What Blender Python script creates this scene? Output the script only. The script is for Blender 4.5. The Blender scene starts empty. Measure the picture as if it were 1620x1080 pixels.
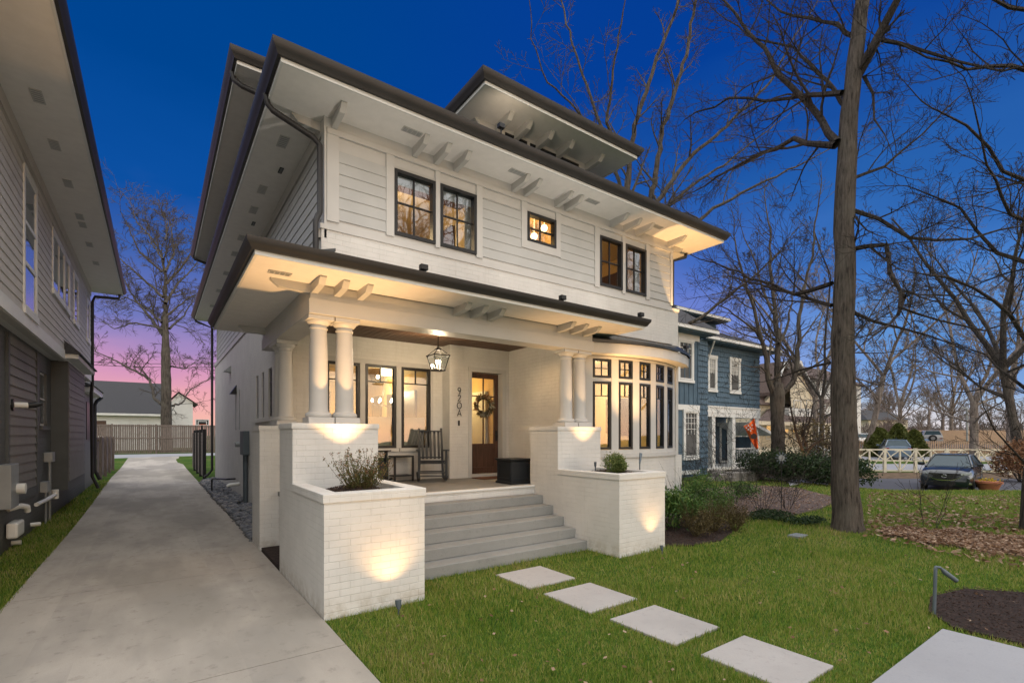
import bpy, math, random
import numpy as np
from mathutils import Vector, Matrix
R_ = math.radians
# ------------------------------------------------------------------ camera, sky, sun, exposure
C = bpy.context.scene.collection
scene = bpy.context.scene
CAMH = 1.85
YAW = math.atan2(563, 780)
FW = (math.sin(YAW), math.cos(YAW)); RT = (math.cos(YAW), -math.sin(YAW))
cam_d = bpy.data.cameras.new("camera"); cam = bpy.data.objects.new("camera", cam_d); C.objects.link(cam)
cam_d.sensor_width = 36; cam_d.lens = 36 * 780 / 1620.; cam_d.shift_y = 148 / 1620.; cam_d.shift_x = 0
cam_d.clip_start = .05; cam_d.clip_end = 3000
cam.location = (0, 0, CAMH); cam.rotation_euler = (R_(90), 0, -YAW)
scene.camera = cam
vs = scene.view_settings
scene.display_settings.display_device = 'sRGB'
vs.view_transform = 'Standard'; vs.look = 'None'; vs.exposure = .72; vs.gamma = 1; vs.use_curve_mapping = False
scene.cycles.use_denoising = True
scene.cycles.max_bounces = 6; scene.cycles.diffuse_bounces = 3; scene.cycles.glossy_bounces = 3
scene.cycles.transparent_max_bounces = 12
scene.cycles.caustics_reflective = False; scene.cycles.caustics_refractive = False

def s2l(c):
    return tuple((x / 255. / 12.92) if x <= 10 else ((x / 255. + .055) / 1.055) ** 2.4 for x in c) + (1,)

def build_world():
    w = bpy.data.worlds.new("World"); scene.world = w; w.use_nodes = True
    nt = w.node_tree; nt.nodes.clear(); N = nt.nodes; K = nt.links
    def m(op, a, b=None, c=None, clamp=False):
        n = N.new('ShaderNodeMath'); n.operation = op; n.use_clamp = clamp
        for i, s in enumerate((a, b, c)):
            if s is None: continue
            if isinstance(s, (int, float)): n.inputs[i].default_value = s
            else: K.new(s, n.inputs[i])
        return n.outputs[0]
    def sm(v, a, b):
        n = N.new('ShaderNodeMapRange'); n.interpolation_type = 'SMOOTHSTEP'
        K.new(v, n.inputs[0]); n.inputs[1].default_value = a; n.inputs[2].default_value = b
        return n.outputs[0]
    def mix(f, a, b):
        n = N.new('ShaderNodeMix'); n.data_type = 'RGBA'
        K.new(f, n.inputs[0])
        for i, s in ((6, a), (7, b)):
            if isinstance(s, tuple): n.inputs[i].default_value = s
            else: K.new(s, n.inputs[i])
        return n.outputs[2]
    tc = N.new('ShaderNodeTexCoord'); sp = N.new('ShaderNodeSeparateXYZ'); K.new(tc.outputs['Generated'], sp.inputs[0])
    X, Y, Z = sp.outputs
    el = m('MULTIPLY', m('ARCSINE', m('MAXIMUM', Z, -.99)), 57.2958)
    hl = m('SQRT', m('ADD', m('MULTIPLY', X, X), m('ADD', m('MULTIPLY', Y, Y), 1e-5)))
    lat = m('DIVIDE', m('ADD', m('MULTIPLY', X, RT[0]), m('MULTIPLY', Y, RT[1])), hl)
    fr = m('ADD', m('MULTIPLY', X, FW[0]), m('MULTIPLY', Y, FW[1]))
    # faint drifting cloud that warps the bands
    nz = N.new('ShaderNodeTexNoise'); nz.inputs['Scale'].default_value = 2.2; nz.inputs['Detail'].default_value = 4
    mp = N.new('ShaderNodeMapping'); mp.inputs['Scale'].default_value = (1, 1, 3.5); K.new(tc.outputs['Generated'], mp.inputs[0]); K.new(mp.outputs[0], nz.inputs[0])
    elw = m('ADD', m('MULTIPLY', el, 1.1), m('MULTIPLY', m('SUBTRACT', nz.outputs[0], .5), 13.))
    def ramp(stops):
        n = N.new('ShaderNodeValToRGB'); e = n.color_ramp.elements; n.color_ramp.interpolation = 'EASE'
        n.color_ramp.interpolation = 'LINEAR'
        while len(e) < len(stops): e.new(.5)
        for i, (p, c) in enumerate(stops):
            e[i].position = p / 90.; e[i].color = s2l(c)
        K.new(m('DIVIDE', elw, 90.), n.inputs[0]); return n.outputs[0]
    left = ramp([(0, (238, 180, 165)), (3, (230, 164, 172)), (6.5, (205, 146, 182)), (10, (154, 132, 186)), (14, (108, 116, 182)),
                 (19, (58, 94, 168)), (25, (10, 76, 155)), (36, (0, 66, 140)), (90, (0, 52, 122))])
    midr = ramp([(0, (205, 180, 205)), (6, (156, 158, 216)), (13, (112, 128, 204)), (19, (68, 104, 184)), (26, (28, 84, 162)), (38, (4, 60, 146)), (90, (0, 50, 122))])
    right = ramp([(0, (214, 208, 212)), (3, (170, 190, 216)), (6, (128, 162, 214)), (11, (92, 142, 205)), (16, (64, 118, 192)), (24, (38, 94, 168)), (38, (8, 62, 146)), (90, (0, 50, 120))])
    a = mix(sm(lat, -.45, .15), left, midr)
    a = mix(sm(lat, .3, .62), a, right)
    dim = N.new('ShaderNodeVectorMath'); dim.operation = 'SCALE'; K.new(a, dim.inputs[0]); dim.inputs['Scale'].default_value = .66
    # the sky pales high overhead
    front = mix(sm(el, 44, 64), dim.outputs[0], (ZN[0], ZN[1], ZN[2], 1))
    sky = N.new('ShaderNodeTexSky'); sky.sky_type = 'NISHITA'; sky.sun_disc = False
    sky.sun_elevation = R_(3); sky.sun_rotation = math.atan2(SUNV[0], SUNV[1])
    sc = N.new('ShaderNodeVectorMath'); sc.operation = 'SCALE'; K.new(sky.outputs[0], sc.inputs[0]); sc.inputs['Scale'].default_value = .06
    glow = N.new('ShaderNodeVectorMath'); glow.operation = 'ADD'; K.new(sc.outputs[0], glow.inputs[0])
    # broad pale afterglow behind the photographer, fading overhead
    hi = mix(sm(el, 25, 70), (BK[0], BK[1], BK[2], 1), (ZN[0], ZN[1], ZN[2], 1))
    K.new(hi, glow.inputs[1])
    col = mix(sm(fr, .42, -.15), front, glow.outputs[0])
    bg = N.new('ShaderNodeBackground'); K.new(col, bg.inputs[0]); bg.inputs[1].default_value = 1.
    out = N.new('ShaderNodeOutputWorld'); K.new(bg.outputs[0], out.inputs[0])
SUNV = (.25, -.95, .35)          # direction towards the last light, behind the photographer
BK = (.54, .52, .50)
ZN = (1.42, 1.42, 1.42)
build_world()
sd = bpy.data.lights.new("sun", 'SUN'); sd.energy = .8; sd.angle = R_(110); sd.color = (1, .93, .86)
so = bpy.data.objects.new("sun", sd); C.objects.link(so)
so.rotation_euler = Vector(SUNV).to_track_quat('Z', 'Y').to_euler()

# ------------------------------------------------------------------ helpers
def gray(u, v): 
    l = (u - 810) / 780.; return (FW[0] + l*RT[0], FW[1] + l*RT[1], -(v - 688) / 780.)
def gz(u, v, z=0):
    r = gray(u, v); t = (z - CAMH) / r[2]; return Vector((r[0]*t, r[1]*t, z))
def gy(u, v, y):
    r = gray(u, v); t = y / r[1]; return Vector((r[0]*t, y, CAMH + r[2]*t))
def gx(u, v, x):
    r = gray(u, v); t = x / r[0]; return Vector((x, r[1]*t, CAMH + r[2]*t))
def at(u, v, D):
    r = gray(u, v); return Vector((r[0]*D, r[1]*D, CAMH + r[2]*D))
def DL(D, L): return (D*FW[0] + L*RT[0], D*FW[1] + L*RT[1])
def sst(x, a, b):
    t = min(1, max(0, (x - a) / (b - a))); return t*t*(3 - 2*t)
def ground_z(x, y):
    D = x*FW[0] + y*FW[1]; L = x*RT[0] + y*RT[1]
    w = sst(L, 10.5, 15)
    def lerp(x, P):
        if x <= P[0][0]: return P[0][1]
        for (a, za), (b, zb) in zip(P, P[1:]):
            if x <= b: return za + (zb - za)*(x - a)/(b - a)
        return P[-1][1]
    zr = lerp(D, [(10, 0), (18.8, -.27), (20.3, -.55), (27, -.55), (28.5, -.34), (40, -.25), (49, -.2), (55, .5), (100, .95), (300, 1.6)])
    zl = .28*sst(D, 26, 38)*(1 - sst(L, -2, 6))
    return w*zr + (1 - w)*zl
OFF = {}
def tag(o, label=None, cat=None, group=None, kind=None):
    if label: o['label'] = label
    if cat: o['category'] = cat
    if group: o['group'] = group
    if kind: o['kind'] = kind
    return o
def thing(name, label, cat, loc=(0, 0, 0), group=None):
    o = bpy.data.objects.new(name, None); C.objects.link(o); o.location = loc; o.empty_display_size = .1
    OFF[o.name] = Vector(loc); return tag(o, label, cat, group)
def copy_tree(o, parent=None):
    c = o.copy(); C.objects.link(c); c.parent = parent
    for k in list(o.children): copy_tree(k, c)
    return c
class Fr:
    """wall frame: origin P, direction U along the wall, N outward"""
    def __init__(s, P, U, N): s.P = Vector(P); s.U = Vector(U).normalized(); s.N = Vector(N).normalized()
    def p(s, a, b, c): return s.P + s.U*a + s.N*b + Vector((0, 0, c))
class MB:
    def __init__(s): s.v = []; s.f = []
    def add(s, vs, fs):
        n = len(s.v); s.v.extend(tuple(q) for q in vs); s.f.extend(tuple(i + n for i in f) for f in fs); return s
    def box(s, x0, y0, z0, x1, y1, z1):
        return s.add([(x0,y0,z0),(x1,y0,z0),(x1,y1,z0),(x0,y1,z0),(x0,y0,z1),(x1,y0,z1),(x1,y1,z1),(x0,y1,z1)],
                     [(0,3,2,1),(4,5,6,7),(0,1,5,4),(1,2,6,5),(2,3,7,6),(3,0,4,7)])
    def fb(s, F, a0, a1, b0, b1, c0, c1):
        V = [F.p(a, b, c) for c in (c0, c1) for (a, b) in ((a0,b0),(a1,b0),(a1,b1),(a0,b1))]
        fs = [(0,3,2,1),(4,5,6,7),(0,1,5,4),(1,2,6,5),(2,3,7,6),(3,0,4,7)]
        if F.U.cross(F.N).z * (a1-a0)*(b1-b0) < 0: fs = [f[::-1] for f in fs]
        return s.add(V, fs)
    def fprism(s, F, pts, b0, b1):
        n = len(pts); V = [F.p(a, b0, c) for a, c in pts] + [F.p(a, b1, c) for a, c in pts]
        return s.add(V, [tuple(range(n))[::-1], tuple(range(n, 2*n))] + [(i, (i+1) % n, n+(i+1) % n, n+i) for i in range(n)])
    def prism(s, pts, z0, z1):
        n = len(pts); V = [(x, y, z0) for x, y in pts] + [(x, y, z1) for x, y in pts]
        return s.add(V, [tuple(range(n))[::-1], tuple(range(n, 2*n))] + [(i, (i+1) % n, n+(i+1) % n, n+i) for i in range(n)])
    def hull(s, lo, hi):
        """loft between two equal loops of 3-D points, capped"""
        n = len(lo)
        return s.add(list(lo) + list(hi), [tuple(range(n))[::-1], tuple(range(n, 2*n))] + [(i, (i+1) % n, n+(i+1) % n, n+i) for i in range(n)])
    def loft(s, rings, closed=True, cap=True):
        n = len(rings[0]); V = [p for r in rings for p in r]; fs = []
        for k in range(len(rings) - 1):
            for i in range(n if closed else n - 1):
                j = (i + 1) % n; fs.append((k*n+i, k*n+j, (k+1)*n+j, (k+1)*n+i))
        if cap: fs.append(tuple(range(n))[::-1]); fs.append(tuple(range((len(rings)-1)*n, len(rings)*n)))
        return s.add(V, fs)
    def tube(s, pts, rads, n=6, cap=True):
        pts = [Vector(p) for p in pts]
        if isinstance(rads, (int, float)): rads = [rads]*len(pts)
        rings = []; ref = None
        for i, p in enumerate(pts):
            d = (pts[min(i+1, len(pts)-1)] - pts[max(i-1, 0)])
            if d.length < 1e-9: d = Vector((0, 0, 1))
            d.normalize()
            if ref is None: ref = Vector((1, 0, 0)) if abs(d.x) < .8 else Vector((0, 1, 0))
            a = (ref - d*ref.dot(d))
            if a.length < 1e-6: a = d.orthogonal()
            a.normalize(); b = d.cross(a); ref = a
            rings.append([p + (a*math.cos(2*math.pi*k/n) + b*math.sin(2*math.pi*k/n))*rads[i] for k in range(n)])
        return s.loft(rings, True, cap)
    def lathe(s, prof, c=(0, 0, 0), n=20):
        rings = [[(c[0]+r*math.cos(2*math.pi*k/n), c[1]+r*math.sin(2*math.pi*k/n), c[2]+z) for k in range(n)] for r, z in prof]
        return s.loft(rings)
    def build(s, name, mat, parent=None, smooth=False, bevel=0, local=False):
        me = bpy.data.meshes.new(name)
        v = s.v
        if parent is not None and not local:
            q = parent
            while q.parent is not None: q = q.parent
            o = OFF.get(q.name, Vector((0, 0, 0)))
            if o.length > 0: v = [(a - o.x, b - o.y, c - o.z) for a, b, c in v]
        me.from_pydata(v, [], s.f); me.update()
        if mat is not None: me.materials.append(mat)
        if smooth:
            me.polygons.foreach_set('use_smooth', [True]*len(me.polygons))
            me.set_sharp_from_angle(angle=R_(smooth if smooth is not True else 50))
        ob = bpy.data.objects.new(name, me); C.objects.link(ob)
        if parent is not None: ob.parent = parent
        if bevel:
            b = ob.modifiers.new('bevel', 'BEVEL'); b.width = bevel; b.segments = 2; b.limit_method = 'ANGLE'
        return ob
def npmesh(name, co, faces_per, mat, parent=None):
    """co: (n*k,3) array; every k verts is a face"""
    n = len(co) // faces_per; me = bpy.data.meshes.new(name)
    me.vertices.add(len(co)); me.vertices.foreach_set('co', np.asarray(co, dtype=np.float32).ravel())
    me.loops.add(len(co)); me.loops.foreach_set('vertex_index', np.arange(len(co), dtype=np.int32))
    me.polygons.add(n); me.polygons.foreach_set('loop_start', np.arange(0, n*faces_per, faces_per, dtype=np.int32))
    me.update(calc_edges=True); me.materials.append(mat)
    ob = bpy.data.objects.new(name, me); C.objects.link(ob)
    if parent is not None: ob.parent = parent
    return ob

# ------------------------------------------------------------------ materials
class Mat:
    def __init__(s, name, color=(.5,.5,.5), rough=.7, metal=0, spec=.4):
        s.m = bpy.data.materials.new(name); s.m.use_nodes = True; s.nt = s.m.node_tree; s.N = s.nt.nodes; s.K = s.nt.links
        s.b = s.N['Principled BSDF']; s.b.inputs['Base Color'].default_value = tuple(color) + (1,)
        s.b.inputs['Roughness'].default_value = rough; s.b.inputs['Metallic'].default_value = metal
        s.b.inputs['Specular IOR Level'].default_value = spec; s.pos = None; s.h = None
    def P(s):
        if s.pos is None: s.pos = s.N.new('ShaderNodeNewGeometry')
        return s.pos.outputs['Position']
    def noise(s, scale, detail=4, vec=None, rough=.55, stretch=None):
        n = s.N.new('ShaderNodeTexNoise'); n.inputs['Scale'].default_value = scale; n.inputs['Detail'].default_value = detail
        n.inputs['Roughness'].default_value = rough
        v = vec or s.P()
        if stretch:
            mp = s.N.new('ShaderNodeMapping'); mp.inputs['Scale'].default_value = stretch; s.K.new(v, mp.inputs[0]); v = mp.outputs[0]
        s.K.new(v, n.inputs[0]); return n.outputs[0]
    def ramp(s, f, stops):
        n = s.N.new('ShaderNodeValToRGB'); e = n.color_ramp.elements
        while len(e) < len(stops): e.new(.5)
        for i, (p, c) in enumerate(stops):
            e[i].position = p; e[i].color = (tuple(c) + (1,)) if not isinstance(c, (int, float)) else (c, c, c, 1)
        s.K.new(f, n.inputs[0]); return n.outputs[0]
    def mix(s, f, a, b, mode='MIX'):
        n = s.N.new('ShaderNodeMix'); n.data_type = 'RGBA'; n.blend_type = mode
        for i, q in ((0, f), (6, a), (7, b)):
            if isinstance(q, (int, float)): n.inputs[i].default_value = q if i == 0 else (q, q, q, 1)
            elif isinstance(q, tuple): n.inputs[i].default_value = q + (1,) if len(q) == 3 else q
            else: s.K.new(q, n.inputs[i])
        return n.outputs[2]
    def math(s, op, a, b=0):
        n = s.N.new('ShaderNodeMath'); n.operation = op
        for i, q in enumerate((a, b)):
            if isinstance(q, (int, float)): n.inputs[i].default_value = q
            else: s.K.new(q, n.inputs[i])
        return n.outputs[0]
    def color(s, sock): s.K.new(sock, s.b.inputs['Base Color']); return s
    def rough(s, sock): s.K.new(sock, s.b.inputs['Roughness']); return s
    def bump(s, h, strength=.4, dist=.01):
        n = s.N.new('ShaderNodeBump'); n.inputs['Strength'].default_value = strength; n.inputs['Distance'].default_value = dist
        s.K.new(h, n.inputs['Height'])
        if s.h is not None: s.K.new(s.h, n.inputs['Normal'])
        s.h = n.outputs[0]; s.K.new(s.h, s.b.inputs['Normal']); return s
    def wallvec(s):
        """(along wall, height) whichever way the wall faces"""
        g = s.pos or s.N.new('ShaderNodeNewGeometry'); s.pos = g
        sp = s.N.new('ShaderNodeSeparateXYZ'); s.K.new(g.outputs['Position'], sp.inputs[0])
        sn = s.N.new('ShaderNodeSeparateXYZ'); s.K.new(g.outputs['True Normal'], sn.inputs[0])
        f = s.math('GREATER_THAN', s.math('ABSOLUTE', sn.outputs[0]), .72)
        fz = s.math('GREATER_THAN', s.math('ABSOLUTE', sn.outputs[2]), .72)
        h = s.math('ADD', s.math('MULTIPLY', sp.outputs[1], f), s.math('MULTIPLY', sp.outputs[0], s.math('SUBTRACT', 1, f)))
        z = s.math('ADD', s.math('MULTIPLY', sp.outputs[1], fz), s.math('MULTIPLY', sp.outputs[2], s.math('SUBTRACT', 1, fz)))
        c = s.N.new('ShaderNodeCombineXYZ'); s.K.new(h, c.inputs[0]); s.K.new(z, c.inputs[1]); return c.outputs[0]
def flat(name, c, rough=.6, metal=0, spec=.4, var=.12, scale=3, bump=0):
    m = Mat(name, c, rough, metal, spec)
    n = m.noise(scale, 5)
    m.color(m.ramp(n, [(.3, tuple(x*(1 - var) for x in c)), (.7, tuple(min(1, x*(1 + var)) for x in c))]))
    if bump: m.bump(m.noise(60, 4), bump, .004)
    return m.m
def brick_mat(name, c, var=.08, cap=False, bw=.215, bh=.072):
    m = Mat(name, c, .62, 0, .35)
    vec = m.wallvec()
    b = m.N.new('ShaderNodeTexBrick'); m.K.new(vec, b.inputs['Vector'])
    b.inputs['Scale'].default_value = 1; b.inputs['Brick Width'].default_value = bw; b.inputs['Row Height'].default_value = bh
    b.inputs['Mortar Size'].default_value = .0045; b.inputs['Mortar Smooth'].default_value = .6; b.inputs['Bias'].default_value = 0
    b.inputs['Color1'].default_value = (.86, .86, .86, 1); b.inputs['Color2'].default_value = (1, 1, 1, 1); b.inputs['Mortar'].default_value = (.9, .9, .9, 1)
    n = m.noise(2.2, 6); n2 = m.noise(26, 4)
    base = m.ramp(n, [(.3, tuple(x*(1 - var) for x in c)), (.7, tuple(min(1, x*(1 + var*.5)) for x in c))])
    col = m.mix(.22, base, b.outputs['Color'], 'MULTIPLY')
    # hairline cracks in the paint along some joints
    crack = m.math('MULTIPLY', b.outputs['Fac'], m.math('GREATER_THAN', m.noise(3.1, 2), .5))
    col = m.mix(m.math('MULTIPLY', crack, .2), col, tuple(x*.42 for x in c))
    # splashed soil low on the wall
    sz = m.N.new('ShaderNodeSeparateXYZ'); m.K.new(m.P(), sz.inputs[0])
    low = m.math('MULTIPLY', m.math('MAXIMUM', m.math('SUBTRACT', 1, m.math('MULTIPLY', sz.outputs[2], 4.)), 0), m.ramp(m.noise(9, 5, rough=.7), [(.40, 0.), (.62, .75)]))
    col = m.mix(m.math('MINIMUM', low, .7), col, (c[0]*.55, c[1]*.48, c[2]*.38))
    streak = m.ramp(m.noise(3.5, 4, stretch=(4, 4, .35)), [(.56, 0.), (.72, .22)])
    col = m.mix(streak, col, (c[0]*.72, c[1]*.70, c[2]*.66))
    m.color(col)
    h = m.math('SUBTRACT', m.math('MULTIPLY', m.noise(5, 3), .5), b.outputs['Fac'])
    sepb = m.N.new('ShaderNodeSeparateColor'); m.K.new(b.outputs['Color'], sepb.inputs[0])
    h = m.math('ADD', h, m.math('MULTIPLY', sepb.outputs[0], 2.2))
    m.bump(h, .55, .006); m.bump(n2, .25, .004)
    return m.m
def stucco(name, c):
    m = Mat(name, c, .85, 0, .2)
    m.color(m.ramp(m.noise(7, 5), [(.3, tuple(x*.93 for x in c)), (.7, c)])); m.bump(m.noise(120, 3), .35, .004); return m.m
def concrete_mat(name, c, joints=None, stain=.12):
    m = Mat(name, c, .85, 0, .3)
    a = m.noise(.9, 6, rough=.65); b = m.noise(90, 3)
    col = m.ramp(a, [(.32, tuple(x*(1 - stain) for x in c)), (.5, c), (.68, tuple(x*(1 + stain*.6) for x in c))])
    col = m.mix(m.ramp(b, [(.35, .0), (.7, .35)]), col, tuple(x*.72 for x in c))
    big = m.noise(.35, 3, stretch=(1, .25, 1))
    col = m.mix(m.ramp(big, [(.42, .0), (.62, .5)]), col, tuple(x*.80 for x in c))
    spk = m.noise(16, 6, rough=.8); col = m.mix(m.ramp(spk, [(.56, 0.), (.68, .45*min(1, stain*5))]), col, tuple(x*.5 for x in c))
    m.color(col); m.bump(m.noise(45, 5), .35, .004); return m.m
def drive_mat():
    m = Mat('driveway_concrete', (.40, .37, .345), .85, 0, .3); c = (.44, .395, .34)
    a = m.noise(1.1, 7, rough=.7, stretch=(1.6, .5, 1)); b = m.noise(140, 3); d = m.noise(.45, 4, stretch=(1.2, .5, 1)); sp = m.noise(7, 6, rough=.75)
    col = m.ramp(a, [(.30, tuple(x*.72 for x in c)), (.48, tuple(x*.95 for x in c)), (.66, tuple(x*1.08 for x in c))])
    col = m.mix(m.ramp(d, [(.45, 0.), (.56, .7)]), col, (.25, .228, .195))
    col = m.mix(m.ramp(sp, [(.56, 0.), (.70, .65)]), col, (.19, .17, .145))
    # tyre lanes
    sx = m.N.new('ShaderNodeSeparateXYZ'); m.K.new(m.P(), sx.inputs[0])
    lane = m.math('ABSOLUTE', m.math('SUBTRACT', m.math('ABSOLUTE', m.math('SUBTRACT', sx.outputs[0], 0.02)), .72))
    ln = m.math('MULTIPLY', m.math('LESS_THAN', lane, .16), m.ramp(m.noise(1.4, 5), [(.42, 0.), (.62, .30)]))
    col = m.mix(ln, col, (.22, .205, .19))
    col = m.mix(m.ramp(b, [(.35, .0), (.7, .35)]), col, tuple(x*.66 for x in c))
    m.color(col); m.bump(m.noise(45, 5), .3, .003); return m.m
def wood_mat(name, c, axis=0, board=.12, gap=.06, rough=.55, grain=.4):
    m = Mat(name, c, rough)
    st = [(1.5, 18, 18), (18, 1.5, 18), (18, 18, 1.5)][axis]
    g = m.noise(2.2, 5, stretch=st)
    m.color(m.ramp(g, [(.3, tuple(x*(1 - grain) for x in c)), (.7, tuple(x*(1 + grain*.6) for x in c))])); m.bump(g, .2, .003); return m.m
def glass_mat(name, tint=(.9,.93,.95), refl=.25):
    m = Mat(name); N, K = m.N, m.K; N.remove(m.b)
    t = N.new('ShaderNodeBsdfTransparent'); t.inputs[0].default_value = tint + (1,)
    g = N.new('ShaderNodeBsdfGlossy'); g.inputs['Roughness'].default_value = .015; g.inputs[0].default_value = (.9, .93, 1, 1)
    lw = N.new('ShaderNodeLayerWeight'); lw.inputs[0].default_value = .5
    fz = N.new('ShaderNodeMath'); fz.operation = 'POWER'; K.new(lw.outputs['Facing'], fz.inputs[0]); fz.inputs[1].default_value = 3.5
    nb = N.new('ShaderNodeBump'); nb.inputs['Strength'].default_value = .05; nb.inputs['Distance'].default_value = .02
    K.new(m.noise(1.6, 2), nb.inputs['Height']); K.new(nb.outputs[0], g.inputs['Normal'])
    a = N.new('ShaderNodeMath'); a.operation = 'MULTIPLY_ADD'; K.new(fz.outputs[0], a.inputs[0]); a.inputs[1].default_value = .6; a.inputs[2].default_value = refl
    a.use_clamp = True
    mx = N.new('ShaderNodeMixShader'); K.new(a.outputs[0], mx.inputs[0]); K.new(t.outputs[0], mx.inputs[1]); K.new(g.outputs[0], mx.inputs[2])
    K.new(mx.outputs[0], N['Material Output'].inputs[0]); return m.m
def emit_mat(name, c, s):
    m = Mat(name, c); m.b.inputs['Emission Color'].default_value = tuple(c) + (1,); m.b.inputs['Emission Strength'].default_value = s; return m.m
def fabric_mat(name, c):
    m = Mat(name, c, .9); m.b.inputs['Base Color'].default_value = c + (1,)
    t = m.N.new('ShaderNodeBsdfTranslucent'); t.inputs[0].default_value = c + (1,)
    mx = m.N.new('ShaderNodeMixShader'); mx.inputs[0].default_value = .12
    m.K.new(m.b.outputs[0], mx.inputs[1]); m.K.new(t.outputs[0], mx.inputs[2]); m.K.new(mx.outputs[0], m.N['Material Output'].inputs[0]); return m.m
def leaf_mat(name, stops, rough=.6, scale=9):
    m = Mat(name, stops[0][1], rough, 0, .3)
    g = m.N.new('ShaderNodeNewGeometry')
    a = m.math('ADD', m.math('MULTIPLY', g.outputs['Random Per Island'], .65), m.math('MULTIPLY', m.noise(scale, 2), .35))
    m.color(m.ramp(a, stops))
    t = m.N.new('ShaderNodeBsdfTranslucent'); m.K.new(m.ramp(a, stops), t.inputs[0])
    mx = m.N.new('ShaderNodeMixShader'); mx.inputs[0].default_value = .25
    m.K.new(m.b.outputs[0], mx.inputs[1]); m.K.new(t.outputs[0], mx.inputs[2]); m.K.new(mx.outputs[0], m.N['Material Output'].inputs[0]); return m.m
def bark_mat(name, c, scale=14):
    m = Mat(name, c, .9, 0, .15)
    g = m.noise(scale*1.6, 6, stretch=(1, 1, .13), rough=.7); g2 = m.noise(scale*4, 4, stretch=(1, 1, .4)); g3 = m.noise(1.6, 4)
    col = m.ramp(g, [(.36, tuple(x*.30 for x in c)), (.47, tuple(x*.85 for x in c)), (.60, tuple(x*1.25 for x in c)), (.72, tuple(x*1.8 for x in c))])
    col = m.mix(m.ramp(g3, [(.5, 0.), (.72, .55)]), col, (c[0]*1.5, c[1]*1.65, c[2]*1.6))
    m.color(col); m.bump(g, 1., .06); m.bump(g2, .6, .012); return m.m

M = {}
M['brick'] = brick_mat('white_painted_brick', (.65, .635, .605))
M['siding'] = flat('pale_grey_siding', (.45, .452, .44), .55, var=.05)
M['trim'] = flat('off_white_trim', (.52, .51, .49), .5, var=.04)
M['soffit'] = stucco('stucco_soffit', (.84, .81, .78))
M['dark'] = flat('black_bronze_metal', (.014, .015, .017), .42, .3, .5, var=.15)
M['gutter'] = flat('dark_gutter_metal', (.022, .020, .020), .5, 0, .5, var=.2)
M['roofmetal'] = flat('dark_standing_seam', (.05, .055, .06), .38, .8, .5, var=.15)
M['shingle'] = flat('dark_asphalt_shingle', (.055, .055, .06), .9, var=.3, scale=30, bump=.6)
M['glass'] = glass_mat('window_glass', refl=.085)
M['glass2'] = glass_mat('sky_glass', refl=.30)
M['room'] = flat('warm_room_paint', (.66, .47, .21), .8, var=.03)
M['roomfloor'] = flat('oak_floor', (.25, .15, .07), .5)
M['shade'] = fabric_mat('window_shade_fabric', (.36, .33, .28))
M['bulb'] = emit_mat('warm_bulb', (1, .80, .45), 14)
M['bulb2'] = emit_mat('globe_bulb', (1, .72, .36), 3.5)
M['conc'] = drive_mat()
M['step'] = concrete_mat('step_concrete', (.27, .272, .26), stain=.2)
M['stone'] = concrete_mat('paver_concrete', (.40, .375, .36), stain=.22)
M['ceil'] = wood_mat('porch_ceiling_wood', (.10, .055, .032), 0)
M['door'] = wood_mat('walnut_door', (.085, .042, .028), 2, rough=.4)
M['black'] = flat('black_painted_wood', (.013, .016, .020), .45, var=.2)
M['nbsiding'] = flat('greige_siding', (.52, .49, .45), .6, var=.06)
M['nbdark'] = flat('charcoal_siding', (.165, .16, .145), .6, var=.08)
M['nbbrick'] = brick_mat('charcoal_brick', (.10, .103, .10))
M['nbpanel'] = flat('charcoal_panel', (.072, .08, .082), .6)
M['white'] = flat('white_paint', (.70, .70, .68), .5, var=.04)
M['pvc'] = flat('white_pvc', (.70, .70, .66), .35, var=.05)
M['galv'] = flat('grey_metal_box', (.28, .30, .31), .45, .4, var=.1)
M['panelbox'] = flat('blue_grey_box', (.10, .125, .145), .5, .2)
M['blue'] = flat('blue_shingle_siding', (.075, .125, .175), .75, var=.16, scale=2)
M['stone_fd'] = flat('foundation_stone', (.22, .20, .18), .9, var=.3, scale=6)
M['cream'] = flat('cream_siding', (.68, .60, .45), .6, var=.06)
M['brownroof'] = flat('brown_shingle', (.10, .07, .06), .9, var=.3, scale=12)
M['winnb'] = glass_mat('neighbour_glass', tint=(.45,.5,.55), refl=.35)
M['winroom'] = flat('dim_room', (.10, .10, .10), .9)
M['blind'] = flat('pale_window_blind', (.45, .45, .43), .8)
M['bark'] = bark_mat('grey_brown_bark', (.098, .082, .070))
M['bark2'] = bark_mat('pale_bark', (.088, .074, .062), 9)
M['bark3'] = bark_mat('twig_bark', (.058, .050, .044))
M['barkd'] = bark_mat('dark_bark', (.050, .041, .036))
M['farbark'] = bark_mat('far_hazed_bark', (.19, .155, .135), 6); M['brushm'] = flat('far_hazed_brush', (.17, .13, .115), .9, var=.3, scale=.2)  # distance haze is mixed into these paler far colours
M['mulchm'] = flat('dark_mulch', (.030, .018, .014), .95, var=.6, scale=25, bump=1)
M['mulchp'] = leaf_mat('mulch_chips', [(.0, (.016, .009, .007)), (.5, (.045, .025, .018)), (1, (.09, .05, .035))])
M['asphalt'] = concrete_mat('asphalt', (.085, .085, .10), stain=.15)
M['walkc'] = concrete_mat('sidewalk_concrete', (.33, .33, .35), stain=.1)
M['fencew'] = wood_mat('weathered_fence_wood', (.16, .125, .105), 2, grain=.55)
M['fencec'] = flat('cream_fence_paint', (.68, .62, .48), .6)
M['fencet'] = wood_mat('tan_fence_wood', (.36, .25, .17), 2)
M['terr'] = flat('terracotta', (.36, .13, .07), .8)
M['orange'] = flat('orange_flag_cloth', (.75, .13, .02), .8, var=.06)
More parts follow.
